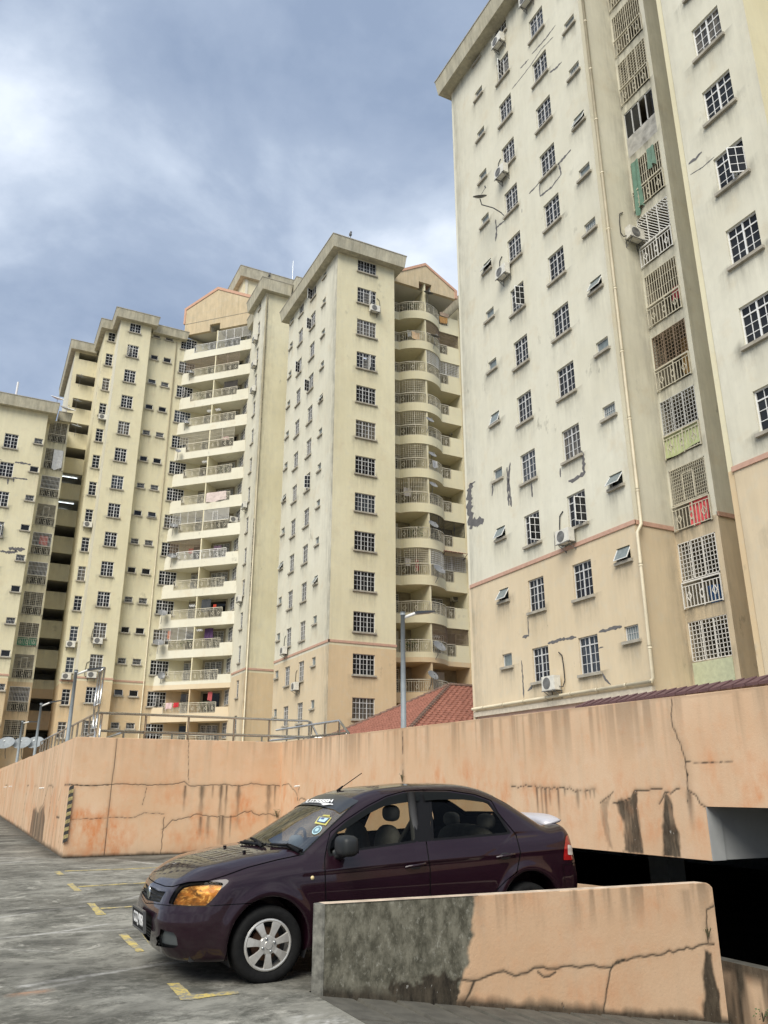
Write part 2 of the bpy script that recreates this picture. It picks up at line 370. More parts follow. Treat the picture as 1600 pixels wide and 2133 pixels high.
# ---- long retaining wall on the right, under the towers (plane x = 7.34)
XW, YB, XL, YN = 7.34, 20.6, 2.27, 6.334
zt = PX_T(1000, 1500, 2.66667); zb = PX_T(0, 1450, 2.162)
def rw(*pts, tr=zt):
    out = []
    for p in pts:
        q = on(*tr(*p), 0, XW); out.append((YB - q.y, q.z))
    return out
def paint_right(P):
    U, Z = P.U, P.Z; top = 2.63 - .0107*U
    d = np.clip(1 - (top - Z) / .75, 0, 1) * np.clip((fbm(U, Z, .13, 2.5, 3) - .45) * 4.5, 0, 1)
    P.dark = np.maximum(P.dark, d * .42)
    P.dark = np.maximum(P.dark, np.clip(1 - (top - Z)/.05, 0, 1) * .30)
    P.rust = np.clip((fbm(U, Z, .5, .6, 8) - .52) * 4, 0, 1) * np.exp(-((Z - 1.45)/.42)**2)
    P.rust = np.maximum(P.rust, np.clip((fbm(U, Z, .22, .5, 18) - .50) * 5, 0, 1) * np.exp(-((Z - 1.25)/.40)**2) * .8)
    P.crack(rw((1062,-120),(1065,0),(1075,40),(1110,130),(1135,220),(1150,300),(1155,390)), .014, .02, .10, .012, .5)
    P.crack(rw((1155,390),(1200,415),(1225,460),(1258,488)), .011, .015, .05)
    P.crack(rw((1135,230),(1250,238),(1400,228)), .004, .004, .02)
    P.crack(rw((180,372),(250,370),(300,375),(350,372),(400,380),(480,385),(560,392),(640,385)), .006, .01, .05, .03, .5)
    P.crack(rw((735,465),(800,450),(840,430),(860,395),(880,385),(920,388),(960,378),(1010,382)), .010, .012, .05)
    P.crack(rw((1000,470),(1012,430),(1030,395),(1060,403),(1110,378)), .010, .012, .05)
    P.crack(rw((665,462),(700,430),(740,398)), .006, .006, .03)
    P.crack(rw((1160,300),(1150,330),(1152,460)), .006, .004, .05)
    for x, y, l, w in ((315,375,.62,.03),(340,375,.8,.035),(362,378,.75,.04),(385,378,.30,.03),(432,378,.55,.035),(470,382,.12,.02),(540,388,.30,.03),(585,388,.16,.03),(610,388,.14,.02),(632,386,.14,.02),(1158,395,.5,.05)):
        u, z = rw((x, y))[0]; P.drip(u, z, l*.8, w, .85, seed=int(x))
    for poly, k in (([(738,458),(800,448),(850,418),(868,396),(878,540),(908,742),(795,736),(797,560),(765,500)], .92),
                    ([(1016,412),(1030,394),(1048,410),(1092,600),(1118,772),(1013,762),(1014,600)], .95),
                    ([(668,455),(718,430),(706,560),(738,722),(712,722),(688,640),(670,540)], .42)):
        s = in_poly(U, Z, rw(*poly)); s = s + (fbm(U, Z, .09, .16, 44) - .5) * .10
        P.dark = np.maximum(P.dark, np.clip(.5 - s/.035, 0, 1) * k * np.clip(.55 + .9*fbm(U, Z, .05, .3, 12), 0, 1))
        P.dep = np.maximum(P.dep, np.clip(.5 - s/.03, 0, 1) * .010 * fbm(U, Z, .05, .09, 77))
    # drain line under the lamp post
    P.crack(rw((838,1512),(839,1560),(838,1600),(840,1625), tr=lambda x, y: (x, y)), .018, .008, .10, .01, .6)
    z2 = zb
    P.crack(rw((1272,402),(1300,396),(1325,425),(1338,440),(1340,470), tr=z2), .008, .01, .04)
    P.crack(rw((1345,500),(1345,470),(1358,458),(1378,470), tr=z2), .012, .01, .05)
    for k in range(26):
        u = random.uniform(0, 13.5); P.drip(u, 2.63-.0107*u, random.uniform(.2, .9), random.uniform(.02, .06), random.uniform(.15, .42), seed=k)
us = np.concatenate([np.arange(0, 7.9, .035), np.arange(7.9, 13.84-.009, .0165), [13.84], np.arange(13.86, 16.2, .02), np.arange(16.2, 24, .08)])
zs = np.unique(np.concatenate([np.arange(0, .727, .04), np.arange(.727, 1.275, .0183), np.arange(1.275, 2.66, .0183), [1.275, 2.66]]).round(4))
keep = lambda U, Z: np.where(U < 8.1, True, np.where(U < 13.84, Z > .727, Z > 1.275))
right_wall = empty('retaining_wall', (XW, YB, 0), 'long peach retaining wall on the right with dark streaked stains over a garage opening', 'wall')
stained_wall('front_face', M['peach'], (XW, YB, 0), (0, -1, 0), us, zs, (-1, 0, 0), keep, paint_right, lambda U: 2.63 - .0107*U, .18, right_wall)
wb = MB()
def slab_poly(ya, yb_, z0, t0, t1, x0=XW+.03, x1=XW+.20):
    wb.add([(x0,ya,z0),(x1,ya,z0),(x1,ya,t0),(x0,ya,t0),(x0,yb_,z0),(x1,yb_,z0),(x1,yb_,t1),(x0,yb_,t1)],
           [(0,1,2,3),(4,7,6,5),(0,4,5,1),(3,2,6,7),(0,3,7,4),(1,5,6,2)])
TZ = lambda y: 2.63 - .0107*(YB - y)
slab_poly(YB, 12.5, 0, TZ(YB)-.002, TZ(12.5)-.002); slab_poly(12.497, 6.762, .727, TZ(12.5)-.002, TZ(6.76)-.002); slab_poly(6.758, -3.4, 1.275, TZ(6.76)-.002, TZ(-3.4)-.002)
wb.add([(XW,YB,TZ(YB)),(XW+.03,YB,TZ(YB)),(XW+.03,-3.4,TZ(-3.4)),(XW,-3.4,TZ(-3.4))], [(0,3,2,1)])
wb.add([(XW,12.5,.727),(XW+.03,12.5,.727),(XW+.03,6.76,.727),(XW,6.76,.727)], [(0,1,2,3)])
wb.add([(XW,6.76,1.275),(XW+.03,6.76,1.275),(XW+.03,-3.4,1.275),(XW,-3.4,1.275)], [(0,1,2,3)])
wb.add([(XW,6.76,.727),(XW,6.76,1.275),(XW+.03,6.76,1.275),(XW+.03,6.76,.727)], [(0,1,2,3)])
wb.put('wall_body', plain('peach_body', (.62,.40,.25), .9, var=.15, scale=3), right_wall)

# ---- wall across the back (plane y = 20.6)
def bw(*pts, tr=zb): return [(lambda q: (q.x - XL, q.z))(on(*tr(*p), 1, YB)) for p in pts]
def paint_back(P):
    U, Z = P.U, P.Z
    P.crack(bw((322,400),(400,403),(500,397),(600,398),(700,402),(780,397),(830,385),(850,405),(920,405),(1010,398),(1070,405),(1130,395),(1200,400),(1272,404)), .015, .02, .07, .014, .5)
    P.crack(bw((322,402),(420,404),(497,399)), .024, .02, .08, .01, .5)
    P.crack(bw((735,600),(780,560),(860,542),(900,530),(940,545),(990,540),(1050,545),(1090,525),(1130,520),(1170,535),(1220,530),(1262,545)), .012, .012, .06, .02, .45)
    P.crack(bw((738,545),(735,600),(730,640),(724,712)), .012, .012, .05)
    P.crack(bw((322,555),(420,552),(500,545),(600,548),(650,525),(740,530)), .005, .004, .05, .01, .4)
    P.crack(bw((527,193),(517,300),(503,400),(485,560),(470,720)), .012, .02, .05, .001, .6)
    P.crack(bw((640,490),(655,440),(662,410)), .004, .004, .03)
    P.crack(bw((850,197),(848,300),(850,390)), .003, .002, .04)
    for x, y, l, w in ((912,404,.95,.06),(998,402,1.0,.05),(1022,402,.85,.035),(1076,402,1.0,.06),(1212,402,.95,.07),(835,405,.6,.04),(1005,540,1.1,.06),(990,545,.8,.04),(940,545,.5,.05),(960,404,.3,.03),(1240,404,.5,.03),(905,545,.45,.05),(1040,540,.5,.03)):
        u, z = bw((x, y))[0]; P.drip(u, z, l, w, .85, seed=int(x))
    for k in range(40):
        u = random.uniform(0, 5.0); P.drip(u, 2.62, random.uniform(.3, 1.1), random.uniform(.03, .12), random.uniform(.08, .22), seed=k)
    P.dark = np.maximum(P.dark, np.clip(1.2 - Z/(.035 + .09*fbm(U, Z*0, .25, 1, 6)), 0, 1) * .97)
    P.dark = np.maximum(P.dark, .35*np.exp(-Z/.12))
    P.rust = np.clip((fbm(U, Z, .6, .8, 28) - .50) * 4, 0, 1) * np.clip(1.9 - Z, .15, 1)
us = np.arange(0, 5.071, .015); us[-1] = 5.07; zs = np.append(np.arange(0, 2.63, .015), 2.63)
back_wall = empty('retaining_wall', (XL, YB, 0), 'cracked peach wall across the back, topped by steel railings and split by long dark cracks', 'wall')
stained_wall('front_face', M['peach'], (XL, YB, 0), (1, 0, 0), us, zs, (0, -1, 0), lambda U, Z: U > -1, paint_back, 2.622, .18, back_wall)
# ---- wall running away on the left (plane x = 2.27)
zl = PX_T(0, 1520, 7.617)
def lw(*pts, tr=zl): return [(lambda q: (q.y - YB, q.z))(on(*tr(*p), 0, XL)) for p in pts]
def paint_left(P):
    U, Z = P.U, P.Z
    P.dark = np.clip((fbm(U, Z, .25, 3, 3) - .52)*3, 0, 1) * .32
    for a, b, w in (((90,880),(45,1370),.03),((440,885),(322,1595),.045),((555,890),(430,1660),.03),((600,890),(560,1250),.02),((770,890),(690,1160),.03),((840,900),(700,1840),.02),((810,900),(780,1400),.014),((980,930),(930,1120),.012),((905,1200),(800,1880),.014),((970,1420),(930,1800),.012),((1060,1000),(1020,1250),.01),((700,1160),(620,1290),.02),((910,300),(820,860),.01),((660,380),(610,800),.01)):
        P.crack(lw(a, b), w*1.0, .01, w*3.5, .02, .5)
    for pts in (((85,880),(130,885)),((430,890),(460,890)),((550,890),(600,885)),((765,895),(810,888),(850,905)),((1020,880),(1130,868)),((890,1390),(945,1390))):
        P.crack(lw(*pts), .03, .012, .08)
    s = in_poly(U, Z, lw((525,1260),(610,1290),(690,1190),(720,1320),(665,1830),(560,1760),(470,1660))) + (fbm(U, Z, .5, .2, 4) - .5)*.3
    P.dark = np.maximum(P.dark, np.clip(.5 - s/.12, 0, 1) * np.clip(.2 + 1.15*fbm(U, Z, .10, 1.5, 9), 0, 1) * .9)
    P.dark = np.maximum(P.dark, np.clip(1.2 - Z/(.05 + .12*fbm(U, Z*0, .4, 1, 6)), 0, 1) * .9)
    P.rust = np.clip((fbm(U, Z, 1.2, .8, 29) - .5)*4, 0, 1) * .6
us = np.concatenate([np.arange(0, 14, .04), np.arange(14, 60, .12)]); zs = np.append(np.arange(0, 2.63, .04), 2.63)
left_wall = empty('retaining_wall', (XL, YB, 0), 'peach wall on the left running away beside the drive, marked with long vertical dark runs', 'wall')
stained_wall('front_face', M['peach'], (XL, YB, 0), (0, 1, 0), us, zs, (-1, 0, 0), lambda U, Z: U > -1, paint_left, lambda U: 2.622 + .005*U, .18, left_wall)
wb = MB(); wb.box(XL+.02, XW-.01, YB+.02, YB+.2, -.1, 2.619); wb.quad((XL,YB,2.622),(XW,YB,2.622),(XW,YB+.2,2.622),(XL,YB+.2,2.622)); wb.put('wall_body', M['peach'], back_wall)
wb = MB()
for k in range(12):
    a, b = YB + .21 + k*5, YB + .21 + (k+1)*5 - .003; wb.box(XL+.012, XL+.2, a, b, -.1, 2.62 + .005*(a-YB))
wb.put('wall_body', M['peach'], left_wall)
# striped guard on the corner
gd = empty('corner_guard', (XL-.03, YB, .3), 'black and yellow striped guard strip on the corner of the peach wall', 'corner guard')
ylw = plain('faded_yellow', (.36,.29,.13), .85, var=.5, scale=16)
blk = plain('worn_black', (.05,.045,.04), .85, var=.5, scale=14)
g0, g1 = .32, 1.52
for k in range(15):
    z0 = g0 + (g1-g0)*k/15; z1 = g0 + (g1-g0)*(k+1)/15 - .001; m = MB(); h = .03
    m.add([(XL-.025,YB-.05,z0),(XL+.06,YB-.05,z0+h),(XL+.06,YB-.05,z1+h),(XL-.025,YB-.05,z1),(XL-.025,YB+.09,z0-h),(XL-.025,YB+.09,z1-h)], [(0,1,2,3),(4,0,3,5)])
    m.put('stripe', ylw if k % 2 else blk, gd)

# ---- low near wall beside the car (plane y = 6.334)
zn = PX_T(640, 1800, 2.424)
def nw(*pts, tr=zn): return [(lambda q: (q.x - 2.6, q.z))(on(*tr(*p), 1, YN)) for p in pts]
def paint_near(P):
    U, Z = P.U, P.Z; top = .61 - .0075*U; bot = -.15*U
    s = in_poly(U, Z, [(-.5, 1), (-.5, -.6)] + nw((740,760),(755,690),(800,560),(828,400),(845,250),(850,150)) + [(1.35, 1)])
    s = s + (fbm(U, Z, .12, .10, 14) - .5)*.10
    P.bare = np.clip(.5 - s/.03, 0, 1);  P.dep = .004*P.bare
    P.dark = np.where(P.bare > .5, np.exp(-((Z - bot)/.08)**2)*.85*np.clip(fbm(U, Z, .09, .08, 2)*2 - .5, 0, 1), 0)
    m = in_poly(U, Z, nw((340,640),(430,600),(520,598),(600,565),(680,560),(770,580),(760,730),(520,705),(440,660))) + (fbm(U, Z, .06, .05, 24) - .5)*.12
    P.dark = np.maximum(P.dark, np.clip(.5 - m/.02, 0, 1)*.99)
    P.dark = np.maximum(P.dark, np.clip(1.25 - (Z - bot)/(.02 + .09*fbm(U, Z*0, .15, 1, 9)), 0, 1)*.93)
    P.dark = np.maximum(P.dark, np.where(P.bare < .5, np.clip(1 - (top - Z)/.35, 0, 1)*np.clip((fbm(U, Z, .10, 1.2, 13) - .47)*5, 0, 1)*.45, 0))
    P.crack(nw((775,578),(850,585),(920,572),(1000,548),(1050,560),(1080,550),(1150,535),(1220,525),(1330,505),(1370,520),(1410,503),(1480,520),(1540,512),(1600,480)) + nw((760,1345),(790,1330),(850,1325),(920,1305),(1020,1295),(1100,1275),(1180,1265),(1250,1245),(1300,1245), tr=zt), .012, .008, .03, .017, .5)
    P.crack(nw((740,1360),(715,1440),(700,1560),(690,1650), tr=zt), .008, .01, .03)
    P.crack(nw((1160,545),(1195,570),(1255,545)), .008, .008, .02)
    P.crack(nw((1283,700),(1300,720),(1315,750)), .02, .01, .03)
    P.crack(nw((850,600),(830,640),(800,690)), .03, .01, .06, .02, .7)
    s = in_poly(U, Z, nw((1245,1270),(1290,1290),(1320,1500),(1345,1700),(1240,1700), tr=zt)) + (fbm(U, Z, .1, .2, 3) - .5)*.08
    P.dark = np.maximum(P.dark, np.clip(.5 - s/.03, 0, 1)*.96)
    P.crack(nw((1300,1030),(1262,1055),(1258,1130),(1268,1235), tr=zt), .022, .01, .06, .006, .6)
    P.drip(*nw((1140,950), tr=zt)[0], .35, .07, .35, seed=3)
    P.rust = np.clip((fbm(U, Z, .5, .3, 28) - .55)*4, 0, 1)*.35
us = np.arange(.065, 4.231, .0125); us[-1] = 4.23; zs = np.append(np.arange(-.72, .61, .0125), .61)
near_wall = empty('parapet_wall', (2.6, YN, 0), 'low peach parapet beside the car with a mossy bare concrete end', 'wall')
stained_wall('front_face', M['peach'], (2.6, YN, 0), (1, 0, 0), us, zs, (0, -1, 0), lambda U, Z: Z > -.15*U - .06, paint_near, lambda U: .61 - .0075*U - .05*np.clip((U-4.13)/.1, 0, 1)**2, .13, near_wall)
cap = MB(); n = 10
for k in range(n):                               # rounded free end
    a0, a1 = math.pi/2 + math.pi/2*0 + math.pi*k/n/1, math.pi/2 + math.pi*(k+1)/n
    c = (2.665, YN + .065); r = .065
    p0 = (c[0] + r*math.cos(a0), c[1] + r*math.sin(a0)); p1 = (c[0] + r*math.cos(a1), c[1] + r*math.sin(a1))
    cap.quad((*p1, -.1), (*p0, -.1), (*p0, .607), (*p1, .607)); cap.add([(*p0, .607), (*c, .61), (*p1, .607)], [(0, 2, 1)])
cap.put('rounded_end', plain('weathered_concrete', (.17,.165,.14), .9, var=.5, scale=14), near_wall, smooth=False)
cp = MB(); cp.add([(2.665,YN,.61),(6.73,YN,.579),(6.73,YN+.13,.579),(2.665,YN+.13,.61)], [(0,1,2,3)]); cp.add([(6.73,YN,.579),(6.83,YN,.528),(6.83,YN+.13,.528),(6.73,YN+.13,.579)], [(0,1,2,3)])
cp.add([(6.83,YN,-.75),(6.83,YN+.13,-.75),(6.83,YN+.13,.528),(6.83,YN,.528)], [(0,1,2,3)])
cp.add([(2.665,YN+.13,-.1),(2.665,YN+.13,.61),(6.73,YN+.13,.579),(6.83,YN+.13,.528),(6.83,YN+.13,-.75)], [(0,1,2,3,4)])
cp.put('coping', plain('worn_coping', (.52,.42,.32), .9, var=.3, scale=7), near_wall)

# ---- parking deck
def deck_material():
    t = NT('worn_concrete_deck'); a = t.attr('stain'); sep = t.nd('ShaderNodeSeparateColor'); t.L.new(a.outputs['Color'], sep.inputs[0])
    big = t.noise(.45, 6, .6, (1,1,1)); st = t.noise(1.3, 10, .78, (1,1.05,1), 0.6); fine = t.noise(11, 8, .76, (.8,1.15,1)); sp = t.noise(60, 4, .7)
    c = t.mix(t.map(st, .40, .57), (.105,.104,.088), (.285,.278,.240))
    c = t.mix(t.map(big, .46, .66, 0, .7), c, (.075,.071,.058))
    c = t.mix(t.map(fine, .50, .66, 0, .7), c, (.33,.315,.27)); c = t.mix(t.map(t.noise(4.2, 9, .8, (.9,1.1,1), off=(3,3,3)), .52, .62, 0, .65), c, (.055,.053,.044))
    c = t.mix(t.map(t.noise(2.2, 10, .78, (.9,1.1,1), .6, off=(4,1,0)), .57, .64, 0, .85), c, (.40,.385,.335))
    c = t.mix(t.map(sp, .62, .72, 0, .35), c, (.05,.05,.045))
    c = t.mix(t.math('MULTIPLY', sep.outputs[1], t.map(fine, .35, .6)), c, (.50,.49,.46))
    c = t.mix(t.math('MULTIPLY', sep.outputs[2], t.map(fine, .35, .6)), c, (.42,.22,.12))
    c = t.mix(t.math('MULTIPLY', sep.outputs[0], .9), c, (.030,.029,.025))
    t.bump(t.math('ADD', fine, t.math('MULTIPLY', sp, .5)), .25, .006)
    return t.set(color=c, rough=.82, spec=.2)
M['deck'] = deck_material()
DECK_Z = lambda X, Y: .010*np.clip(X - 2.75, 0, 3.6) * np.clip((11.5 - Y)/2.5, 0, 1)
def deck_sheet(name, xs, ys, parent=None):
    X, Y = np.meshgrid(xs, ys, indexing='ij'); Z = DECK_Z(X, Y)*(Y > YN + .05)
    nx, ny = X.shape; idx = np.arange(nx*ny).reshape(nx, ny)
    q = np.stack([idx[:-1,:-1], idx[1:,:-1], idx[1:,1:], idx[:-1,1:]], -1).reshape(-1, 4)
    me = mesh_np(name, np.stack([X, Y, Z], -1).reshape(-1, 3), q, M['deck'])
    D = np.zeros(X.shape); W = D.copy(); O = D.copy()
    g = PX_T(0, 1680, 2.424)
    L = lambda *p: [(lambda q: (q.x, q.y))(on(*g(*k), 2, 0)) for k in p]
    for pts, w, k in ((((0,560),(200,530),(440,500)),.03,1.),(((0,665),(250,640),(560,590)),.035,1.),(((250,640),(680,618)),.03,.9),(((120,905),(250,885),(400,862),(600,830),(760,805),(920,783)),.05,1.),(((150,925),(420,880)),.03,.8),(((0,285),(170,275)),.10,.8),(((560,265),(800,292)),.06,.9),(((0,258),(250,262)),.1,.6),(((330,330),(520,350)),.05,.5),(((640,470),(700,450)),.06,.6),(((430,480),(560,470)),.05,.6),(((0,720),(300,735)),.03,.4)):
        d = seg_dist(X, Y, jag(L(*pts), .02, .15)); W = np.maximum(W, k*np.clip(1.3 - d/(w*(.4 + 1.2*fbm(X, Y, .4, .12, 3))), 0, 1))
    d = seg_dist(X, Y, L((85,950),(150,942),(215,932))); O = np.maximum(O, np.exp(-(d/.05)**2))
    d = seg_dist(X, Y, L((1560,1075),(1640,1090),(1720,1130))); W = np.maximum(W, np.clip(1.2 - d/.16, 0, 1)*(fbm(X, Y, .15, .06, 2) > .45))
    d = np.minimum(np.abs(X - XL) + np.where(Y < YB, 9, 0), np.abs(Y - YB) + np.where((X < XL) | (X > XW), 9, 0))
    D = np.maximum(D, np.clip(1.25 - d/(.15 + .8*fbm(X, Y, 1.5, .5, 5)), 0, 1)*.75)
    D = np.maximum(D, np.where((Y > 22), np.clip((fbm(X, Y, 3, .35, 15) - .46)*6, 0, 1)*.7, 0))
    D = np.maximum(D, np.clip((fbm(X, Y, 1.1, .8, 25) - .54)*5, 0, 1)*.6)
    D = np.maximum(D, np.exp(-(((X-2.6)/1.6)**2 + ((Y-7.6)/1.0)**2))*.55)     # soft contact shadow of the car painted into the deck
    at = me.attributes.new('stain', 'FLOAT_COLOR', 'POINT')
    at.data.foreach_set('color', np.stack([D, W, O, np.ones_like(D)], -1).astype(np.float32).ravel())
    return put(name, me, parent, kind='structure')
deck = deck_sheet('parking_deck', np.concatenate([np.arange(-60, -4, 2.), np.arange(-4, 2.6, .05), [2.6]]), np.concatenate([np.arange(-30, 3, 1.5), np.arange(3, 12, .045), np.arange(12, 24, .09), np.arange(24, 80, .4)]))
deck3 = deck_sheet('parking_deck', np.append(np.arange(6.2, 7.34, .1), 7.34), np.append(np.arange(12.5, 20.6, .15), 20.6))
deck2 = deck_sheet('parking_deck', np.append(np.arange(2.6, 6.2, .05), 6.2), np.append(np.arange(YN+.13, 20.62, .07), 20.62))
m = MB(); m.quad((6.2,20.6,-3),(6.2,YN+.1,-3),(6.2,YN+.1,.12),(6.2,20.6,.12)); m.put('deck_edge', M['dark'], deck2)
# parking bay marks, worn yellow paint, 4 mm above the deck
def yellow_material():
    t = NT('worn_yellow_paint'); w = t.noise(26, 7, .75); w2 = t.noise(5, 5, .65)
    c = t.mix(t.map(t.math('ADD', t.math('MULTIPLY', w, .6), t.math('MULTIPLY', w2, .4)), .45, .55), (.54,.42,.12), (.22,.21,.18))
    return t.set(color=c, rough=.8)
M['yellow'] = yellow_material()
gy = PX_T(0, 1680, 2.424)
def mark(polys):
    m = MB()
    for poly in polys:
        P = [on(*gy(*p), 2, .004) for p in poly]; n = len(P); pts = []
        for i in range(n):
            a, b = P[i], P[(i+1) % n]; k = max(1, int((b-a).length/.05))
            for j in range(k):
                q = a.lerp(b, j/k); q.x += random.uniform(-.006, .006); q.y += random.uniform(-.006, .006); pts.append(q)
        m.add(pts, [tuple(range(len(pts)))])
    m.put('bay_marking', M['yellow'], deck)
mark([[(275,330),(302,327),(327,344),(296,347)]]); mark([[(325,324),(640,313),(800,305),(800,308),(640,317),(327,327)]])
mark([[(338,390),(368,387),(411,425),(378,428)]]); mark([[(392,402),(740,382),(740,386),(398,406)]])
mark([[(440,487),(475,487),(536,545),(490,547)]]); mark([[(505,512),(700,499),(700,504),(514,518)]])
mark([[(597,645),(640,640),(732,730),(690,733)]]); mark([[(845,893),(905,890),(970,950),(1080,938),(1200,930),(1206,944),(1080,958),(962,977),(915,978)]])

# ---- ramp in the foreground: jointed concrete slabs falling to the right
M['rampc'] = plain('dark_ramp_concrete', (.088,.083,.068), .85, var=.35, scale=5)
ramp = MB(); M['rampj'] = plain('dark_joint', (.02,.019,.016), .95); ramp.add([(2.6,-4,-.03),(2.6,YN+.05,-.03),(7.36,YN+.05,-.744),(7.36,-4,-.744)], [(0,3,2,1)])
ramp_o = ramp.put('ramp', M['rampj'], kind='structure')
for i in range(14):
    for j in range(6):
        x0 = 2.603 + i*.335; x1 = x0 + .312; y1 = YN - .004 - j*.75; y0 = y1 - .728; z = lambda x: -.15*(x - 2.6) - .004 + .003*((i*7+j*3) % 3)
        b = .014; mm = MB()
        mm.add([(x0,y0,z(x0)-.03),(x1,y0,z(x1)-.03),(x1,y1,z(x1)-.03),(x0,y1,z(x0)-.03),(x0+b,y0+b,z(x0)),(x1-b,y0+b,z(x1)),(x1-b,y1-b,z(x1)),(x0+b,y1-b,z(x0))],
               [(4,5,6,7),(0,1,5,4),(1,2,6,5),(2,3,7,6),(3,0,4,7)])
        mm.put('slab', M['rampc'], ramp_o)
# ---- podium the towers stand on, the basement under it, far terrain
M['podium'] = plain('podium_paving', (.25,.24,.21), .9, var=.2, scale=1)
pd = MB(); pd.box(XW+.21, 90, -12, YB+.2, 1.32, 1.6); pd.box(XL+.21, 90, YB+.203, 160, 1.32, 1.6)
pd.put('podium', M['podium'], kind='structure')
M['soil'] = plain('ground_soil', (.16,.15,.12), .95, var=.3, scale=.5)
gm = MB(); gm.quad((-1500,-1500,-2.7),(1500,-1500,-2.7),(1500,1500,-2.7),(-1500,1500,-2.7)); gm.put('ground', M['soil'], kind='structure')
M['base'] = plain('basement_grey', (.20,.21,.21), .9)
bs = MB(); bs.box(40, 40.2, -12, 60, -2.7, 1.31); bs.box(7.6, 40, -12.2, -12, -2.7, 1.31); bs.box(7.6, 40, 60, 60.2, -2.7, 1.31)  # unseen outer walls added to keep light out of the basement
bs.box(-60, 2.6, -30.2, -30, -2.7, -.01); bs.put('unseen_basement_wall', M['base'], kind='structure')
bm_ = empty('garage_beam', (XW+.2, 6.9, .7), 'plain grey concrete beam above the dark garage entrance', 'beam')
m = MB(); m.box(XW+.035, 22, 6.77, 7.2, .73, 1.318); m.box(XW+.003, XW+.205, 6.750, 6.7575, .727, 1.273); m.put('beam', plain('grey_beam_paint', (.36,.37,.365), .9, var=.12, scale=2), bm_)
q = on(1388, 1812, 0, 13.0)
pc = empty('garage_pillar', (13, q.y, -2.7), 'grey concrete pillar standing inside the dark garage', 'pillar')
m = MB(); m.box(12.8, 13.25, q.y-.26, q.y+.26, -2.7, 1.317); m.put('shaft', M['base'], pc)
lw_ = empty('ramp_wall', (XW, 5, -.8), 'low dark stained wall below the garage opening, bottom right', 'wall')
def paint_low(P):
    P.dark = np.clip((fbm(P.U, P.Z, .10, 1.2, 7) - .30)*3.2, 0, 1)*.95; P.dark = np.maximum(P.dark, np.clip(1 - (-.30 - P.Z)/.12, 0, 1)*.9)
ylo = on(1490, 1997, 0, XW+.02).y
stained_wall('front_face', M['peach'], (XW+.02, 8.5, 0), (0, -1, 0), np.arange(0, 11, .03), np.arange(-1.3, -.2, .03), (-1, 0, 0), lambda U, Z: U > -1, paint_low, on(1490, 1997, 0, XW+.02).z, .15, lw_)
zlo = on(1490, 1997, 0, XW+.02).z
m = MB(); m.box(XW+.05, XW+.17, -2.5, 8.5, -1.3, zlo-.002); m.quad((XW+.02,-2.5,zlo),(XW+.17,-2.5,zlo),(XW+.17,8.5,zlo),(XW+.02,8.5,zlo)); m.put('wall_body', M['rampc'], lw_)
# low parapet end behind the car
st = empty('kerb_wall', (5.9, 8.8, 0), 'small peach kerb wall end showing behind the car tail', 'wall')
m = MB(); qa = on(1197, 1836, 1, 8.8); qb = on(1292, 1851, 1, 8.8)
m.add([(qa.x-.6,8.8,-.3),(qb.x+.6,8.8,-.3),(qb.x+.6,8.8,qb.z-.07),(qa.x-.6,8.8,qa.z+.05),(qa.x-.6,8.93,-.3),(qb.x+.6,8.93,-.3),(qb.x+.6,8.93,qb.z-.07),(qa.x-.6,8.93,qa.z+.05)], [(0,1,2,3),(5,4,7,6),(3,2,6,7),(1,5,6,2),(4,0,3,7)])
m.put('wall_body', M['peach'], st)
# retaining wall and planting bed far left behind the drive
fw = empty('retaining_wall', (-5, 66, 0), 'far peach wall closing the drive behind the steel railings', 'wall')
zf = on(40, 1556, 1, 66).z
m = MB(); m.box(-30, 2.0, 66, 66.3, -.1, zf); m.put('wall_body', M['peach'], fw)
# ================================================================ BUILDINGS
FH = 2.9
_cache = {}
def cached(key, fn):
    if key not in _cache: _cache[key] = fn()
    return _cache[key]
def loc_of(O, rot, u, d=0.0, z=0.0):
    c, s = math.cos(rot), math.sin(rot)
    return (O[0] + u*c - d*s, O[1] + u*s + d*c, z)
ROT_R, ROT_L, ROT_D = 0.0, -math.pi/2, -math.pi/4       # walls facing -Y, -X and the diagonal between

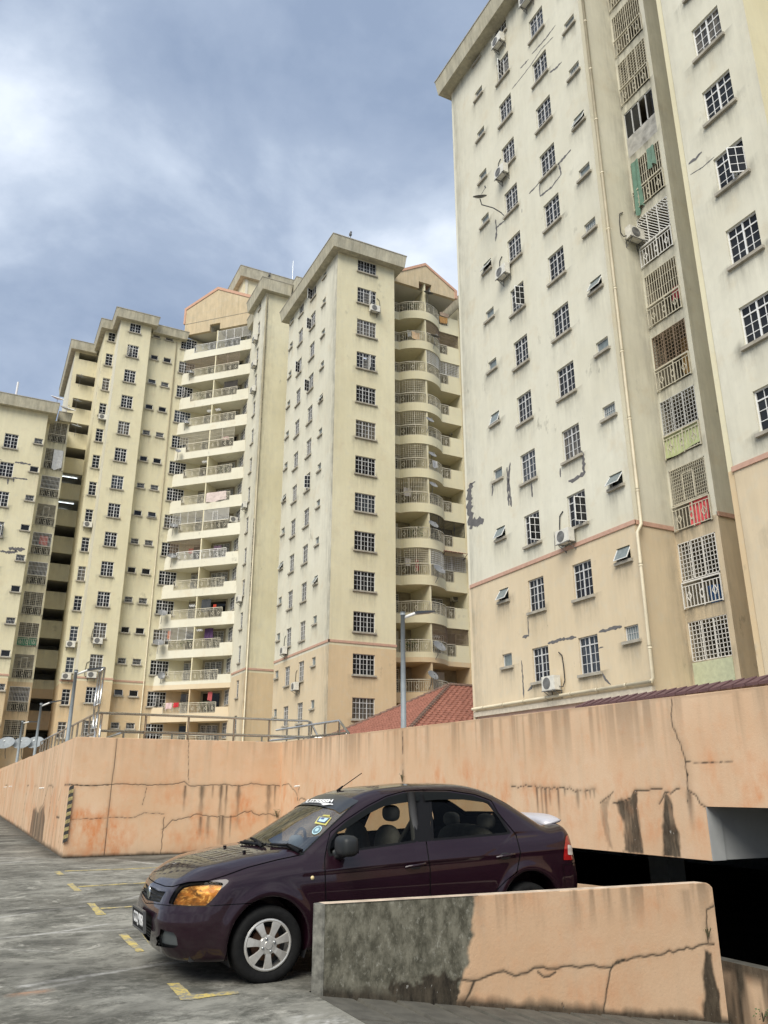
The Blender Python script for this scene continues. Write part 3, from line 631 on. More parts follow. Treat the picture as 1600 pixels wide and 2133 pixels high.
def wall_panel(parent, name, O, rot, U, z0, z1, holes=(), mat=None, depth=.14, eave=0.0, sillk=1.0, edge=(0, 0), step=.45):
    us = [0, U] + [h[0] for h in holes] + [h[1] for h in holes] + list(np.arange(step, U, step))
    zs = [z0, z1] + [h[2] for h in holes] + [h[3] for h in holes] + list(np.arange(z0 + step, z1, step))
    us = np.unique(np.round([u for u in us if -1e-6 <= u <= U + 1e-6], 3)); zs = np.unique(np.round([z for z in zs if z0 - 1e-6 <= z <= z1 + 1e-6], 3))
    Ug, Zg = np.meshgrid(us, zs, indexing='ij'); D = np.full(Ug.shape, .10)
    for a, b, c, d in holes:
        inu = (Ug > a - .18) & (Ug < b + .18)
        D = np.maximum(D, np.where(inu & (Zg <= c + .02), np.exp(-(c - Zg)/.65)*.85*sillk, 0))
    if eave: D = np.maximum(D, np.exp(-(z1 - Zg)/.9)*eave)
    if edge[0]: D = np.maximum(D, np.exp(-Ug/.9)*edge[0])
    if edge[1]: D = np.maximum(D, np.exp(-(U - Ug)/.9)*edge[1])
    nu, nz = Ug.shape; idx = np.arange(nu*nz).reshape(nu, nz)
    keep = np.ones((nu-1, nz-1), bool); uc = (us[:-1]+us[1:])/2; zc = (zs[:-1]+zs[1:])/2
    for a, b, c, d in holes:
        keep[np.ix_((uc > a) & (uc < b), (zc > c) & (zc < d))] = False
    q = np.stack([idx[:-1,:-1], idx[1:,:-1], idx[1:,1:], idx[:-1,1:]], -1)[keep]
    V = np.stack([Ug, 0*Ug, Zg], -1).reshape(-1, 3); dd = D.ravel(); ex = []; exf = []; n = len(V)
    for a, b, c, d in holes:
        k = n + len(ex); ex += [(a,0,c),(b,0,c),(b,0,d),(a,0,d),(a,depth,c),(b,depth,c),(b,depth,d),(a,depth,d)]
        exf += [(k,k+4,k+5,k+1),(k+1,k+5,k+6,k+2),(k+2,k+6,k+7,k+3),(k+3,k+7,k+4,k)]
    if ex: V = np.vstack([V, np.array(ex)]); q = np.vstack([q, np.array(exf)]); dd = np.append(dd, np.full(len(ex), .15))
    used = np.unique(q); rem = np.full(len(V), -1); rem[used] = np.arange(len(used))
    me = mesh_np(name, V[used], rem[q], mat or M['cream'], smooth=False)
    at = me.attributes.new('dirt', 'FLOAT', 'POINT'); at.data.foreach_set('value', dd[used].astype(np.float32))
    return put(name, me, parent, (O[0], O[1], 0), rot)

def frame_mesh(w, h, cols, transom, mull, mat, open_cols=()):
    """aluminium casement: outer frame, mullions, transom and glazing bars, in a reveal 9 cm deep"""
    m = MB(); y0, y1 = .075, .125; f = .045
    m.box(0, f, y0, y1, 0, h); m.box(w-f, w, y0, y1, 0, h); m.box(f, w-f, y0, y1, 0, f); m.box(f, w-f, y0, y1, h-f, h)
    th = h - .33 if transom else h - f
    if transom: m.box(f, w-f, y0, y1, th-.022, th+.022)
    bays = [f + (w-2*f)*i/mull for i in range(mull+1)]
    for b in bays[1:-1]: m.box(b-.028, b+.028, y0-.004, y1-.002, f, h-f)
    per = cols // mull
    for bi in range(mull):
        a, b = bays[bi], bays[bi+1]
        for i in range(1, per):
            x = a + (b-a)*i/per; m.box(x-.011, x+.011, y0+.012, y1-.01, f, (th if bi not in open_cols else f+.002)) if bi not in open_cols else None
            if transom: m.box(x-.011, x+.011, y0+.012, y1-.01, th+.02, h-f)
        if bi not in open_cols:
            for j in range(1, 3):
                z = f + (th - f)*j/3; m.box(a, b, y0+.014, y1-.012, z-.011, z+.011)
        else:
            for i in range(1, 5): x = a + (b-a)*i/5; m.box(x-.007, x+.007, y1-.02, y1-.006, f, th)      # burglar bars behind the open sash
            for j in range(1, 4): z = f + (th-f)*j/4; m.box(a, b, y1-.021, y1-.007, z-.007, z+.007)
    return m.mesh('window', mat)
def pane_list(w, h, cols, transom, mull, open_cols=()):
    f = .045; th = h - .33 if transom else h - f; per = cols // mull; out = []
    for bi in range(mull):
        a, b = f + (w-2*f)*bi/mull, f + (w-2*f)*(bi+1)/mull
        for i in range(per):
            x0, x1 = a + (b-a)*i/per, a + (b-a)*(i+1)/per
            if transom: out.append((x0, x1, th, h-f))
            if bi in open_cols: continue
            for j in range(3): out.append((x0, x1, f + (th-f)*j/3, f + (th-f)*(j+1)/3))
    return out
def pane_quad(m, x0, x1, z0, z1, r):
    e = .004; d = [ .105 + r.uniform(-e, e) for _ in range(4)]
    m.quad((x0,d[0],z0),(x1,d[1],z0),(x1,d[2],z1),(x0,d[0]+d[2]-d[1],z1))
def sash_mesh(w, h, mat):
    m = MB(); f = .032
    m.box(0, f, -.015, .015, 0, h); m.box(w-f, w, -.015, .015, 0, h); m.box(f, w-f, -.015, .015, 0, f); m.box(f, w-f, -.015, .015, h-f, h)
    m.box(w/2-.009, w/2+.009, -.01, .01, f, h-f)
    for j in (1, 2): m.box(f, w-f, -.009, .009, h*j/3-.009, h*j/3+.009)
    return m.mesh('sash', mat)
SILL = lambda w: cached(('sill', round(w, 2)), lambda: MB().box(-.10, w+.10, -.11, .10, -.11, -.002).mesh('sill', M['sill']))
def window(parent, O, rot, u, z, w, h, cols=4, mull=2, transom=True, mat='frame', openb=None, panes=False, sill=True, glass='glass', label=None, hinge=75):
    """openb: (bay index, hinge side -1/1) of an opened sash"""
    oc = (openb[0],) if openb else ()
    me = cached(('wf', w, h, cols, mull, transom, mat, oc), lambda: frame_mesh(w, h, cols, transom, mull, M[mat], oc))
    if glass == 'glass' and random.random() < .22: glass = random.choice(('glass_curtain', 'glass_blind'))
    P = loc_of(O, rot, u, 0, z); o = put('window', me, parent, P, rot, label=label)
    pl = pane_list(w, h, cols, transom, mull, oc); r = random.Random(5)
    if panes:
        for i, (a, b, c, d) in enumerate(pl):
            pm = cached(('pane', w, h, cols, mull, transom, oc, i, int(z) % 2, glass), lambda: (lambda m: (pane_quad(m, a, b, c, d, random.Random(i + int(z))), m.mesh('pane', M[glass]))[1])(MB()))
            put('pane', pm, o, P, rot)
    else:
        def mk():
            m = MB()
            for a, b, c, d in pl: pane_quad(m, a, b, c, d, r)
            return m.mesh('pane', M[glass])
        put('pane', cached(('panes', w, h, cols, mull, transom, oc, glass, int(z*7) % 3), mk), o, P, rot, kind='stuff')
    if sill: put('sill', SILL(w), o, P, rot)
    if openb:
        f = .045; th = h - .33 if transom else h - f; bw_ = (w-2*f)/mull; a = f + bw_*openb[0]; s = openb[1]
        dk = cached(('dk', w, h, oc, mull), lambda: MB().box(a, a+bw_, .30, .31, f, th).mesh('unlit_room_sheet', M['dark'])); put('unlit_room_sheet', dk, o, P, rot)  # dark sheet stands in for the unlit room behind the opened sash
        sw = bw_ - .004; sm = cached(('sash', round(sw,3), round(th-f,3), mat), lambda: sash_mesh(sw, th-f-.004, M['frame_w']))
        def pm():
            m = MB()
            for i in range(2):
                for j in range(3): m.quad((sw*i/2,0,(th-f)*j/3),(sw*(i+1)/2,0,(th-f)*j/3),(sw*(i+1)/2,0,(th-f)*(j+1)/3-.003),(sw*i/2,0,(th-f)*(j+1)/3-.003))
            return m.mesh('pane', M['glass'])
        pmm = cached(('sashp', round(sw,3), round(th-f,3)), pm)
        hx = a if s < 0 else a + bw_; ang = -R(hinge) if s < 0 else R(hinge) + math.pi
        Q = loc_of(O, rot, u + hx, .06, z + f + .002); so = put('sash', sm, o, Q, rot + ang); put('pane', pmm, so, Q, rot + ang) if False else None
        # panes ride with the sash: join as its own part under the window so that the depth stays at three levels
        put('sash_pane', pmm, o, Q, rot + ang)
    return o
def small_window(parent, O, rot, u, z, w, h, tilt=0.0, bars=False, glass='frost', mat='frame', sill=True, label=None):
    def fm():
        m = MB(); f = .04
        m.box(0, f, .07, .12, 0, h); m.box(w-f, w, .07, .12, 0, h); m.box(f, w-f, .07, .12, 0, f); m.box(f, w-f, .07, .12, h-f, h)
        if bars:
            for i in range(1, 6): m.box(w*i/6-.006, w*i/6+.006, .085, .10, f, h-f)
            m.box(f, w-f, .084, .10, h*.5-.006, h*.5+.006)
        return m.mesh('window', M[mat])
    P = loc_of(O, rot, u, 0, z); o = put('window', cached(('sw', w, h, bars, mat), fm), parent, P, rot, label=label)
    def pm():
        m = MB(); f = .04; t = math.tan(tilt); y = .10 if not tilt else .065
        if tilt:
            m.box(f, w-f, .28, .29, f, h-f)
            a = (0, y - h*t, .0 + h*(1-math.cos(tilt)))
            z0 = a[2]; y0 = a[1]
            m.add([(0,y0,z0),(w,y0,z0),(w,y,h),(0,y,h),(0,y0+.02,z0),(w,y0+.02,z0),(w,y+.02,h),(0,y+.02,h)], [(0,1,2,3),(4,7,6,5),(0,4,5,1)])
            return m.mesh('pane', M[glass])
        m.quad((f,y,f),(w-f,y,f),(w-f,y+.004,h-f),(f,y+.004,h-f)); return m.mesh('pane', M[glass])
    put('pane', cached(('swp', w, h, round(tilt, 2), glass), pm), o, P, rot)
    if tilt:
        def tf():
            m = MB(); t = math.tan(tilt); y0 = .060 - h*t; z0 = h*(1-math.cos(tilt))
            for x in (0.012, w-.012): m.bar((x, y0, z0), (x, .06, h), .025)
            m.bar((0, y0, z0), (w, y0, z0), .025); return m.mesh('sash', M['frame_w'])
        put('sash', cached(('swf', w, h, round(tilt,2)), tf), o, P, rot)
    if sill: put('sill', SILL(w), o, P, rot)
    return o

def grille_mesh(w, h, style, mat, path=None):
    """security grille; path maps u -> (x, y) for curved ones"""
    m = MB(); pt = (lambda u, z: (u, .03, z)) if path is None else (lambda u, z: (*path(u), z))
    def hbar(z, t, a=0, b=w):
        n = 1 if path is None else max(1, int((b-a)/.18))
        for i in range(n): m.bar(pt(a+(b-a)*i/n, z), pt(a+(b-a)*(i+1)/n, z), t)
    def vbar(u, t, z0=0, z1=h): m.bar(pt(u, z0), pt(u, z1), t)
    for z in (.015, h-.015): hbar(z, .03)
    for u in (.015, w-.015): vbar(u, .03)
    if style == 'grid':
        n = max(2, int(w/.15)); k = max(2, int(h/.15))
        for i in range(1, n): vbar(w*i/n, .022)
        for j in range(1, k): hbar(h*j/k, .022)
        for u in (w*.33, w*.66): vbar(u, .03)
    elif style == 'vert':
        n = max(2, int(w/.115))
        for i in range(1, n): vbar(w*i/n, .026)
        for j in (1, 2): hbar(h*j/3, .018)
        vbar(w*.5, .035)
    elif style == 'horiz':
        k = max(2, int(h/.11))
        for j in range(1, k): hbar(h*j/k, .022)
        for i in range(1, 4): vbar(w*i/4, .035)
    elif style == 'diag':
        n = int((w+h)/.14)
        for i in range(1, n):
            c = (w+h)*i/n; a = (max(0, c-h), min(h, c)); b = (min(w, c), max(0, c-w)); m.bar(pt(a[0], a[1]), pt(b[0], b[1]), .03)
        for u in (w*.32, w*.66): vbar(u, .04)
        hbar(h*.78, .03)
    elif style == 'fine':
        n = max(2, int(w/.09)); k = max(2, int(h/.12))
        for i in range(1, n): vbar(w*i/n, .018)
        for j in range(1, k): hbar(h*j/k, .018)
        for u in (w*.36, w*.36+.5): vbar(u, .04, h*.05, h*.78)
        hbar(h*.78, .03, w*.36, w*.36+.5)
    return m.mesh('balcony_grille', mat)
def balustrade_mesh(w, h, mat, path=None, diamonds=3):
    m = MB(); pt = (lambda u, z: (u, 0, z)) if path is None else (lambda u, z: (*path(u), z))
    def hbar(z, t):
        n = 1 if path is None else max(1, int(w/.16))
        for i in range(n): m.bar(pt(w*i/n, z), pt(w*(i+1)/n, z), t)
    hbar(h-.03, .055); hbar(h-.17, .028); hbar(.05, .03)
    n = max(3, int(w/.145))
    for i in range(n+1):
        u = w*i/n; m.bar(pt(u, 0 if i % 6 == 0 or i == n else .05), pt(u, h-.03 if i % 6 == 0 or i == n else h-.17), .042 if i % 6 == 0 or i == n else .027)
    for k in range(diamonds):
        u = w*(k+.5)/diamonds; c = (h-.12)/2; a, b = .10, .17
        for p, q in (((-a,0),(0,b)),((0,b),(a,0)),((a,0),(0,-b)),((0,-b),(-a,0))): m.bar(pt(u+p[0], c+p[1]), pt(u+q[0], c+q[1]), .028)
    return m.mesh('balustrade', mat)
M['room'] = plain('shade_tinted_balcony', (.30,.265,.19), .9, var=.3, scale=1.5)  # cream walls darkened, the balcony shade is put into the colour
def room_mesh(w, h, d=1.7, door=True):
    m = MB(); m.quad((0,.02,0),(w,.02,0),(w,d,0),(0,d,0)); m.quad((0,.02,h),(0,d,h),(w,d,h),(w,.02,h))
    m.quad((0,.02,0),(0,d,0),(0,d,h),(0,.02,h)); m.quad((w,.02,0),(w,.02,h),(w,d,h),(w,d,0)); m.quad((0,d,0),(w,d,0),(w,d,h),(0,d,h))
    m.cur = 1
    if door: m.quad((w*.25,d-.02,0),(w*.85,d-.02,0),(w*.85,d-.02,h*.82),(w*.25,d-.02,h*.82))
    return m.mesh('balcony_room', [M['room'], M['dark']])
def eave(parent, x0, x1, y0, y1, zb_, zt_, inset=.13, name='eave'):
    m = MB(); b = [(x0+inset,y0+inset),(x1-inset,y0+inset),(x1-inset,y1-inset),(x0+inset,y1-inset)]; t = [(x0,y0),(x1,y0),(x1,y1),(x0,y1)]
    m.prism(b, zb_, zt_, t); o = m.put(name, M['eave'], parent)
    c = MB(); c.prism([(x0-.03,y0-.03),(x1+.03,y0-.03),(x1+.03,y1+.03),(x0-.03,y1+.03)], zt_+.002, zt_+.07); c.put('roof_edge', M['sill'], parent)
    return o
def band(parent, O, rot, U, z=10.53, h=.16, mat='trim'):
    MB().box(-.045, U+.045 if rot != 9 else U, -.045, .03, z, z+h).put('trim_band', M[mat], parent, (O[0], O[1], 0), rot)
def ribbon(parent, pts3, w, nrm, mat='patch', name='crack_patch', step=.10, amp=.6):
    w = w*.78
    """ragged flat filler strip along a line on a wall, 3 mm proud"""
    P = []; nrm = Vector(nrm)
    for a, b in zip(pts3[:-1], pts3[1:]):
        n = max(1, int((b-a).length/step)); P += [a.lerp(b, i/n) for i in range(n)]
    P.append(pts3[-1]); m = MB(); L = []; Rr = []
    for i, p in enumerate(P):
        d = (P[min(i+1, len(P)-1)] - P[max(i-1, 0)]).normalized(); s = d.cross(nrm).normalized(); k = min(1, .35 + i*.4, .35 + (len(P)-1-i)*.4)
        L.append(p + s*w*k*(.5 + random.uniform(-amp, amp)*.5) + nrm*.004); Rr.append(p - s*w*k*(.5 + random.uniform(-amp, amp)*.5) + nrm*.004)
    n = len(P); m.add(L + Rr, [(i, i+1, n+i+1, n+i) for i in range(n-1)]); return m.put(name, M[mat], parent)

# ---------------------------------------------------------------- right tower
RT = empty('apartment_tower', (24, 26, 1.6), 'tall cream apartment tower on the right with grey filler repairs over its cracks', 'apartment building')
AO, AU = (20.4, 31.4), 10.96
rows = range(13)
colsA = dict(a=(2.32, .70, .55, 6.49), b=(4.46, 1.07, 1.38, 5.60), c=(7.39, 1.10, 1.40, 5.55), d=(9.91, .70, .53, 6.42))
holes = []
for k in rows:
    for key, (u, w, h, z) in colsA.items():
        hh = h if (k < 12 or key in 'ad') else 1.12
        zz = z + FH*k - (.25 if (k == 12 and key in 'ad') else 0)
        holes.append((u, u+w, round(zz, 3), round(zz+hh, 3)))
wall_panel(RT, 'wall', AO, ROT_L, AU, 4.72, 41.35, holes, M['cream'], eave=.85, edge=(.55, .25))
openA = {('b', 2): (1, 1), ('b', 6): (1, 1), ('b', 11): (1, -1), ('c', 2): (1, 1), ('b', 12): None, ('c', 1): None, ('b', 5): None}
for k in rows:
    for key, (u, w, h, z) in colsA.items():
        zz = z + FH*k
        if key in 'bc':
            op = openA.get((key, k)); hh = h if k < 12 else 1.12
            window(RT, AO, ROT_L, u, zz, w, hh, 4, 2, k < 12, 'frame', op, panes=(k < 5))
        else:
            tl = {('a',1):.5,('a',2):.45,('a',4):.3,('a',7):.5,('d',1):.45,('d',2):.55,('d',5):.45,('d',8):.4,('d',11):.5,('d',12):.4}.get((key, k), 0)
            small_window(RT, AO, ROT_L, u, zz - (.25 if k == 12 else 0), w, h, tl, bars=(k % 3 == 0 and key == 'd' and not tl))
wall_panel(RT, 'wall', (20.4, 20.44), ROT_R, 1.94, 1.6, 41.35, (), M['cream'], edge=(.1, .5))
MB().quad((20.46,31.34,1.6),(20.46,20.47,1.6),(20.46,20.47,4.71),(20.46,31.34,4.71)).put('plinth', plain('pink_plinth', (.55,.37,.29), .85, var=.15, scale=2), RT)
MB().box(20.34, 20.5, 20.40, 31.45, 4.55, 4.75).put('plinth_band', plain('pale_band', (.60,.53,.42), .85, var=.15), RT)
band(RT, AO, ROT_L, AU); band(RT, (20.445, 20.44), ROT_R, 1.85)
# recessed kitchen balconies
SO = (22.34, 20.44); holes = [(.09, 1.80, 5.68, 7.08)] + [(.09, 1.80, 7.55+FH*k, 10.0+FH*k) for k in range(11)]
wall_panel(RT, 'wall', SO, ROT_L, 2.02, 1.6, 41.35, holes, M['cream'], depth=.16, sillk=1.2)
MB().box(.09, 1.80, -.02, .01, 4.82, 5.64).put('green_panel', plain('pale_green_panel', (.50,.53,.36), .7), RT, (SO[0], SO[1], 0), ROT_L)
styles = ['grid','grid','fine','grid','grid','vert','diag','vert',None,'grid','vert','grid']
matsS = ['railwhite','railwhite','rail','railgrey','railbrown','rail','railwhite','rail',None,'rail','rail','rail']
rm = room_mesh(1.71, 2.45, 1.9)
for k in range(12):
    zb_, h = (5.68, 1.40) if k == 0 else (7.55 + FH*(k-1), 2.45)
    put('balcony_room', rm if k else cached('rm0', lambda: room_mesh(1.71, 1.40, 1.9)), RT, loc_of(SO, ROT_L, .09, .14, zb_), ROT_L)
    st_, mt = styles[k], matsS[k]
    if k == 0: put('balcony_grille', grille_mesh(1.71, 1.40, 'grid', M['railwhite']), RT, loc_of(SO, ROT_L, .09, 0, zb_), ROT_L); continue
    if st_ is None:                                  # glazed-in balcony with sliding sashes
        m = MB()
        for i in range(5): x = 1.71*i/4; m.box(max(0,x-.025), min(1.71,x+.025), .03, .08, 1.0, 2.45)
        m.box(0,1.71,.03,.08,1.0,1.05); m.box(0,1.71,.03,.08,2.40,2.45); fo = m.put('glazed_screen', M['frame'], RT, loc_of(SO, ROT_L, .09, 0, zb_), ROT_L)
        g = MB()
        for i in (0, 1, 3): x = 1.71*i/4; g.box(x+.02, x+.40, .05+.01*(i%2), .056+.01*(i%2), 1.05, 2.40)
        g.put('pane', M['glass'], fo, loc_of(SO, ROT_L, .09, 0, zb_), ROT_L)
        MB().box(0, 1.71, .0, .10, .0, .99).put('patched_panel', plain('patched_grey_render', (.38,.37,.34), .9, var=.4, scale=2.5), RT, loc_of(SO, ROT_L, .09, 0, zb_), ROT_L); continue
    put('balcony_grille', cached(('g', 1.71, st_, mt), lambda: grille_mesh(1.71, 1.42, st_, M[mt])), RT, loc_of(SO, ROT_L, .09, -.03, zb_+1.02), ROT_L)
    bm2 = 'railwhite' if st_ in ('diag','grid') and mt == 'railwhite' else 'rail'
    put('balustrade', cached(('bal', 1.71, bm2), lambda: balustrade_mesh(1.71, .98, M[bm2])), RT, loc_of(SO, ROT_L, .09, -.05, zb_), ROT_L)
wall_panel(RT, 'wall', (22.34, 18.42), ROT_R, 7, 1.6, 41.35, (), M['cream'], edge=(.4, 0)); band(RT, (22.385, 18.42), ROT_R, 6.9)
# nearer wing of the same tower, at the right border
BO, BU = (19.5, 15.27), 3.15
holes = [(1.07, 2.22, round(5.55+FH*k, 3), round(6.93+FH*k, 3)) for k in range(12)]
wall_panel(RT, 'wall', BO, ROT_L, BU, 1.6, 41.35, holes, M['cream'], edge=(.25, .3))
for k in range(12): window(RT, BO, ROT_L, 1.07, 5.55+FH*k, 1.15, 1.38, 4, 2, True, 'frame_w', (1, 1) if k == 5 else None, panes=k > 2, hinge=55)
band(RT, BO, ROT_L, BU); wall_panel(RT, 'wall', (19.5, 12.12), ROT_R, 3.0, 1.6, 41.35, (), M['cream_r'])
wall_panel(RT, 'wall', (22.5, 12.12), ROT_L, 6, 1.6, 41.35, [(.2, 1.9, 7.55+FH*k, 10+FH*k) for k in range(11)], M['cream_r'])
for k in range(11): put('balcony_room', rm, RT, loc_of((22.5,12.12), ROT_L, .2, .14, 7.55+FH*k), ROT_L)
MB().box(19.53, 40, 15.3, 15.5, 1.6, 41.3).put('rear_wall', M['cream_r'], RT); MB().box(20.42, 40, 31.41, 31.6, 1.6, 41.3).put('rear_wall', M['cream'], RT)
MB().box(29.4, 29.6, 12.2, 31.3, 1.6, 41.3).put('rear_wall', M['cream'], RT)
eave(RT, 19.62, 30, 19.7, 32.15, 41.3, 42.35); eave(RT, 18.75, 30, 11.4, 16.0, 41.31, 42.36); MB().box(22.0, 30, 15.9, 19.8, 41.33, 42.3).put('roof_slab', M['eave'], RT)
# pipes
pp = MB(); pp.tube([(20.62,20.33,41.2),(20.62,20.33,10.75),(20.55,20.27,10.5),(20.3,20.25,10.15),(20.3,20.25,5.0),(20.28,20.35,4.9)], .065, 10); pp.tube([(20.28,20.3,4.9),(20.28,31.45,4.9)], .065, 10)
for z in np.arange(6, 41, 2.9): pp.tube([(20.62,20.33,z),(20.62,20.33,z+.10)] if z > 10.7 else [(20.3,20.25,z),(20.3,20.25,z+.1)], .08, 10)
for y in np.arange(21.5, 31, 1.5): pp.tube([(20.28,y,4.9),(20.28,y+.08,4.9)], .08, 10)
pp.put('drain_pipe', M['pipe'], RT, smooth=True)
z6, z7, z8 = PX_T(900, 0, 2.2857), PX_T(940, 600, 2.424), PX_T(940, 1100, 2.424)
def rib(tr, w, *pts, x=20.4): ribbon(RT, [Vector(on(*tr(*p), 0, x)) for p in pts], w, (-1, 0, 0))
for tr, w, pts in (
    (z6,.10,[(588,120),(540,185),(475,258)]),(z6,.07,[(578,175),(520,235),(470,310),(440,350),(380,425)]),(z6,.12,[(460,282),(440,305),(420,325)]),
    (z6,.14,[(618,295),(590,325),(560,345)]),(z6,.16,[(662,712),(625,755),(598,785)]),(z6,.12,[(603,775),(615,830),(570,890),(515,935),(512,880)]),(z6,.12,[(512,868),(480,905),(462,922)]),
    (z6,.16,[(302,1045),(308,1100),(303,1150)]),(z6,.13,[(305,1085),(345,1050)]),(z6,.12,[(428,995),(428,1012)]),
    (z7,.22,[(660,820),(668,880),(672,930)]),(z7,.24,[(678,925),(640,960),(592,975)]),(z7,.13,[(551,910),(552,955)]),
    (z7,.16,[(298,880),(290,960),(296,1040),(305,1105)]),(z7,.15,[(282,905),(285,1000),(292,1100)]),(z7,.13,[(208,990),(210,1020),(206,1050)]),(z7,.16,[(405,985),(410,1055)]),
    (z7,.55,[(97,985),(92,1060),(95,1130),(105,1215)]),(z7,.45,[(105,1185),(135,1180),(165,1175)]),(z7,.14,[(95,990),(122,978)]),
    (z8,.14,[(745,525),(800,510),(862,497)]),(z8,.14,[(487,583),(560,562),(632,550)]),(z8,.09,[(745,608),(768,600)]),(z8,.10,[(760,725),(780,765),(806,790)]),
    (z8,.08,[(386,450),(390,520),(392,548)]),(z8,.16,[(360,552),(392,542)]),(z8,.10,[(355,668),(362,760),(367,860)]),(z8,.12,[(415,782),(405,805),(386,822)]),
    (z7,.05,[(520,1230),(525,1330)])): rib(tr, w, *pts)
ribbon(RT, [Vector(on(*z6(*p), 0, 19.5)) for p in ((1285,722),(1255,755),(1222,782))], .16, (-1,0,0)); ribbon(RT, [Vector(on(*z6(*p), 0, 19.5)) for p in ((1345,745),(1290,795),(1230,832))], .045, (-1,0,0))

# ---------------------------------------------------------------- middle tower with wavy balconies
MT = empty('apartment_tower', (27, 55, 1.6), 'cream apartment tower in the middle with a hipped eave and bulging curved balconies', 'apartment building')
LO, LU = (20.53, 60.1), 11.0; RO, RU = (20.53, 49.1), 5.04
colsM = dict(a=(.32, .78, .57, 6.67), b=(2.55, 1.05, 1.40, 5.84), c=(5.42, 1.08, 1.40, 5.84), d=(7.98, .70, .57, 6.64))
holes = []
for k in rows:
    for key, (u, w, h, z) in colsM.items():
        hh = h if (k < 12 or key in 'ad') else 1.12; holes.append((u, u+w, round(z+FH*k - (.3 if k == 12 and key in 'ad' else 0), 3), round(z+FH*k+hh - (.3 if k == 12 and key in 'ad' else 0), 3)))
wall_panel(MT, 'wall', LO, ROT_L, LU, 1.6, 41.95, holes, M['cream'], eave=.4, edge=(.2, .85))
openM = {('b', 10): (1, -1), ('c', 9): (0, -1), ('c', 6): (1, 1), ('c', 11): (0, -1), ('c', 12): (0, -1)}
for k in rows:
    for key, (u, w, h, z) in colsM.items():
        if key in 'bc': window(MT, LO, ROT_L, u, z+FH*k, w, h if k < 12 else 1.12, 4, 2, k < 12, 'frame', openM.get((key, k)))
        else: small_window(MT, LO, ROT_L, u, z+FH*k - (.3 if k == 12 else 0), w, h, .45 if (key, k) in (('a',6),('a',4),('d',3),('d',8)) else 0)
holes = [(1.76, 3.42, round(5.82+FH*k, 3), round(5.82+FH*k+(1.40 if k < 12 else 1.14), 3)) for k in rows]
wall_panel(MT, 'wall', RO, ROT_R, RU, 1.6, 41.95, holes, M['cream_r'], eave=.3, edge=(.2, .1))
for k in rows: window(MT, RO, ROT_R, 1.76, 5.82+FH*k, 1.66, 1.40 if k < 12 else 1.14, 6, 3, k < 12, 'frame', (1, 1) if k in (9, 11) else None)
band(MT, LO, ROT_L, LU, 10.78); band(MT, RO, ROT_R, RU, 10.78)
MB().box(25.45, 25.568, 49.13, 54, 1.6, 41.9).put('wall', M['cream_r'], MT); MB().box(20.56, 25.5, 60.0, 60.098, 1.6, 41.9).put('wall', M['cream'], MT)
eave(MT, 19.8, 26.35, 48.35, 60.8, 41.78, 42.8)
# balcony stack
bx0, bx1, bc, yfr = 25.575, 33.45, 29.5, 52.0
def wave(x):
    t = abs(x - bc)
    if t > 1.88: return yfr
    return yfr - .12 - .98*max(0, math.cos(t/1.88*math.pi/2))**.75
wpts = [(x, wave(x)) for x in sorted(set(list(np.linspace(bx0, bx1, 50)) + [bc-1.88, bc+1.88, bc-1.879, bc+1.879]))]
slabM = MB().prism(wpts + [(bx1, 54.2), (bx0, 54.2)], -1.35, -.62).mesh('balcony_slab', M['cream_r'])
def pathR(x0, off=.06): return lambda u: (x0 + u, wave(x0 + u) + off)
gL = {k for k in (12-3, 12-4, 12-5, 12-6, 12-8)}; gR = {12-1: 'railbrown', 12-2: 'railwhite', 12-7: 'black', 12-8: 'railwhite', 12-10: 'railbrown'}
for k in rows:
    zb_ = 5.8 + FH*k; put('balcony_slab', slabM, MT, (0, 0, zb_))
    put('balustrade', cached('waveL', lambda: balustrade_mesh(2.72, .94, M['rail'], pathR(26.70), 4)), MT, (0, 0, zb_ - .62))
    put('balustrade', cached('waveR', lambda: balustrade_mesh(2.66, .94, M['rail'], pathR(29.58), 4)), MT, (0, 0, zb_ - .62))
    put('parapet', cached('wpar', lambda: MB().box(32.3, bx1-.005, yfr+.01, yfr+.12, -.615, .28).mesh('parapet', M['cream_r'])), MT, (0, 0, zb_))
    put('parapet', cached('wpar2', lambda: MB().box(bx0+.005, 26.66, yfr+.01, yfr+.12, -.615, .28).mesh('parapet', M['cream_r'])), MT, (0, 0, zb_))
    if k in gL: put('balcony_grille', cached(('wgl', k == 6), lambda: grille_mesh(2.76, 1.16, 'vert' if k == 6 else 'grid', M['rail'], pathR(26.66, .10))), MT, (0, 0, zb_ + .36))
    if k in gR:
        stl = 'horiz' if gR[k] == 'black' else 'vert' if gR[k] == 'railbrown' else 'grid'
        put('balcony_grille', cached(('wgr', gR[k]), lambda: grille_mesh(3.85, 1.16, stl, M[gR[k]], pathR(29.58, .10))), MT, (0, 0, zb_ + .36))
    # glazed doors with white burglar grilles on the back wall
    for x0 in (26.5, 30.5):
        dm = cached(('door', (k + int(x0)) % 3), lambda: (lambda m: (m.box(0, 1.8, .0, .03, 0, 1.95), setattr(m, 'cur', 1), m.box(.05, .85 if k % 2 else 1.75, -.02, -.004, .05, 1.9), m)[3])(MB()).mesh('balcony_door', [M['frame_w'], M['glass']]))
        do = put('balcony_door', dm, MT, (x0, 53.93, zb_ - .60)); put('door_grille', cached('dg', lambda: grille_mesh(1.75, 1.85, 'grid', M['railwhite'])), do, (x0 + .02, 53.85, zb_ - .55))
MB().box(bc-.07, bc+.07, 50.98, 54, 4, 42.9).put('divider_wall', M['cream_r'], MT)
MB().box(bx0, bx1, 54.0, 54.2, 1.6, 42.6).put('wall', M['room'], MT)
MB().box(bx1, bx1+.2, 52.0, 54.2, 1.6, 43.2).put('wall', M['cream_r'], MT)
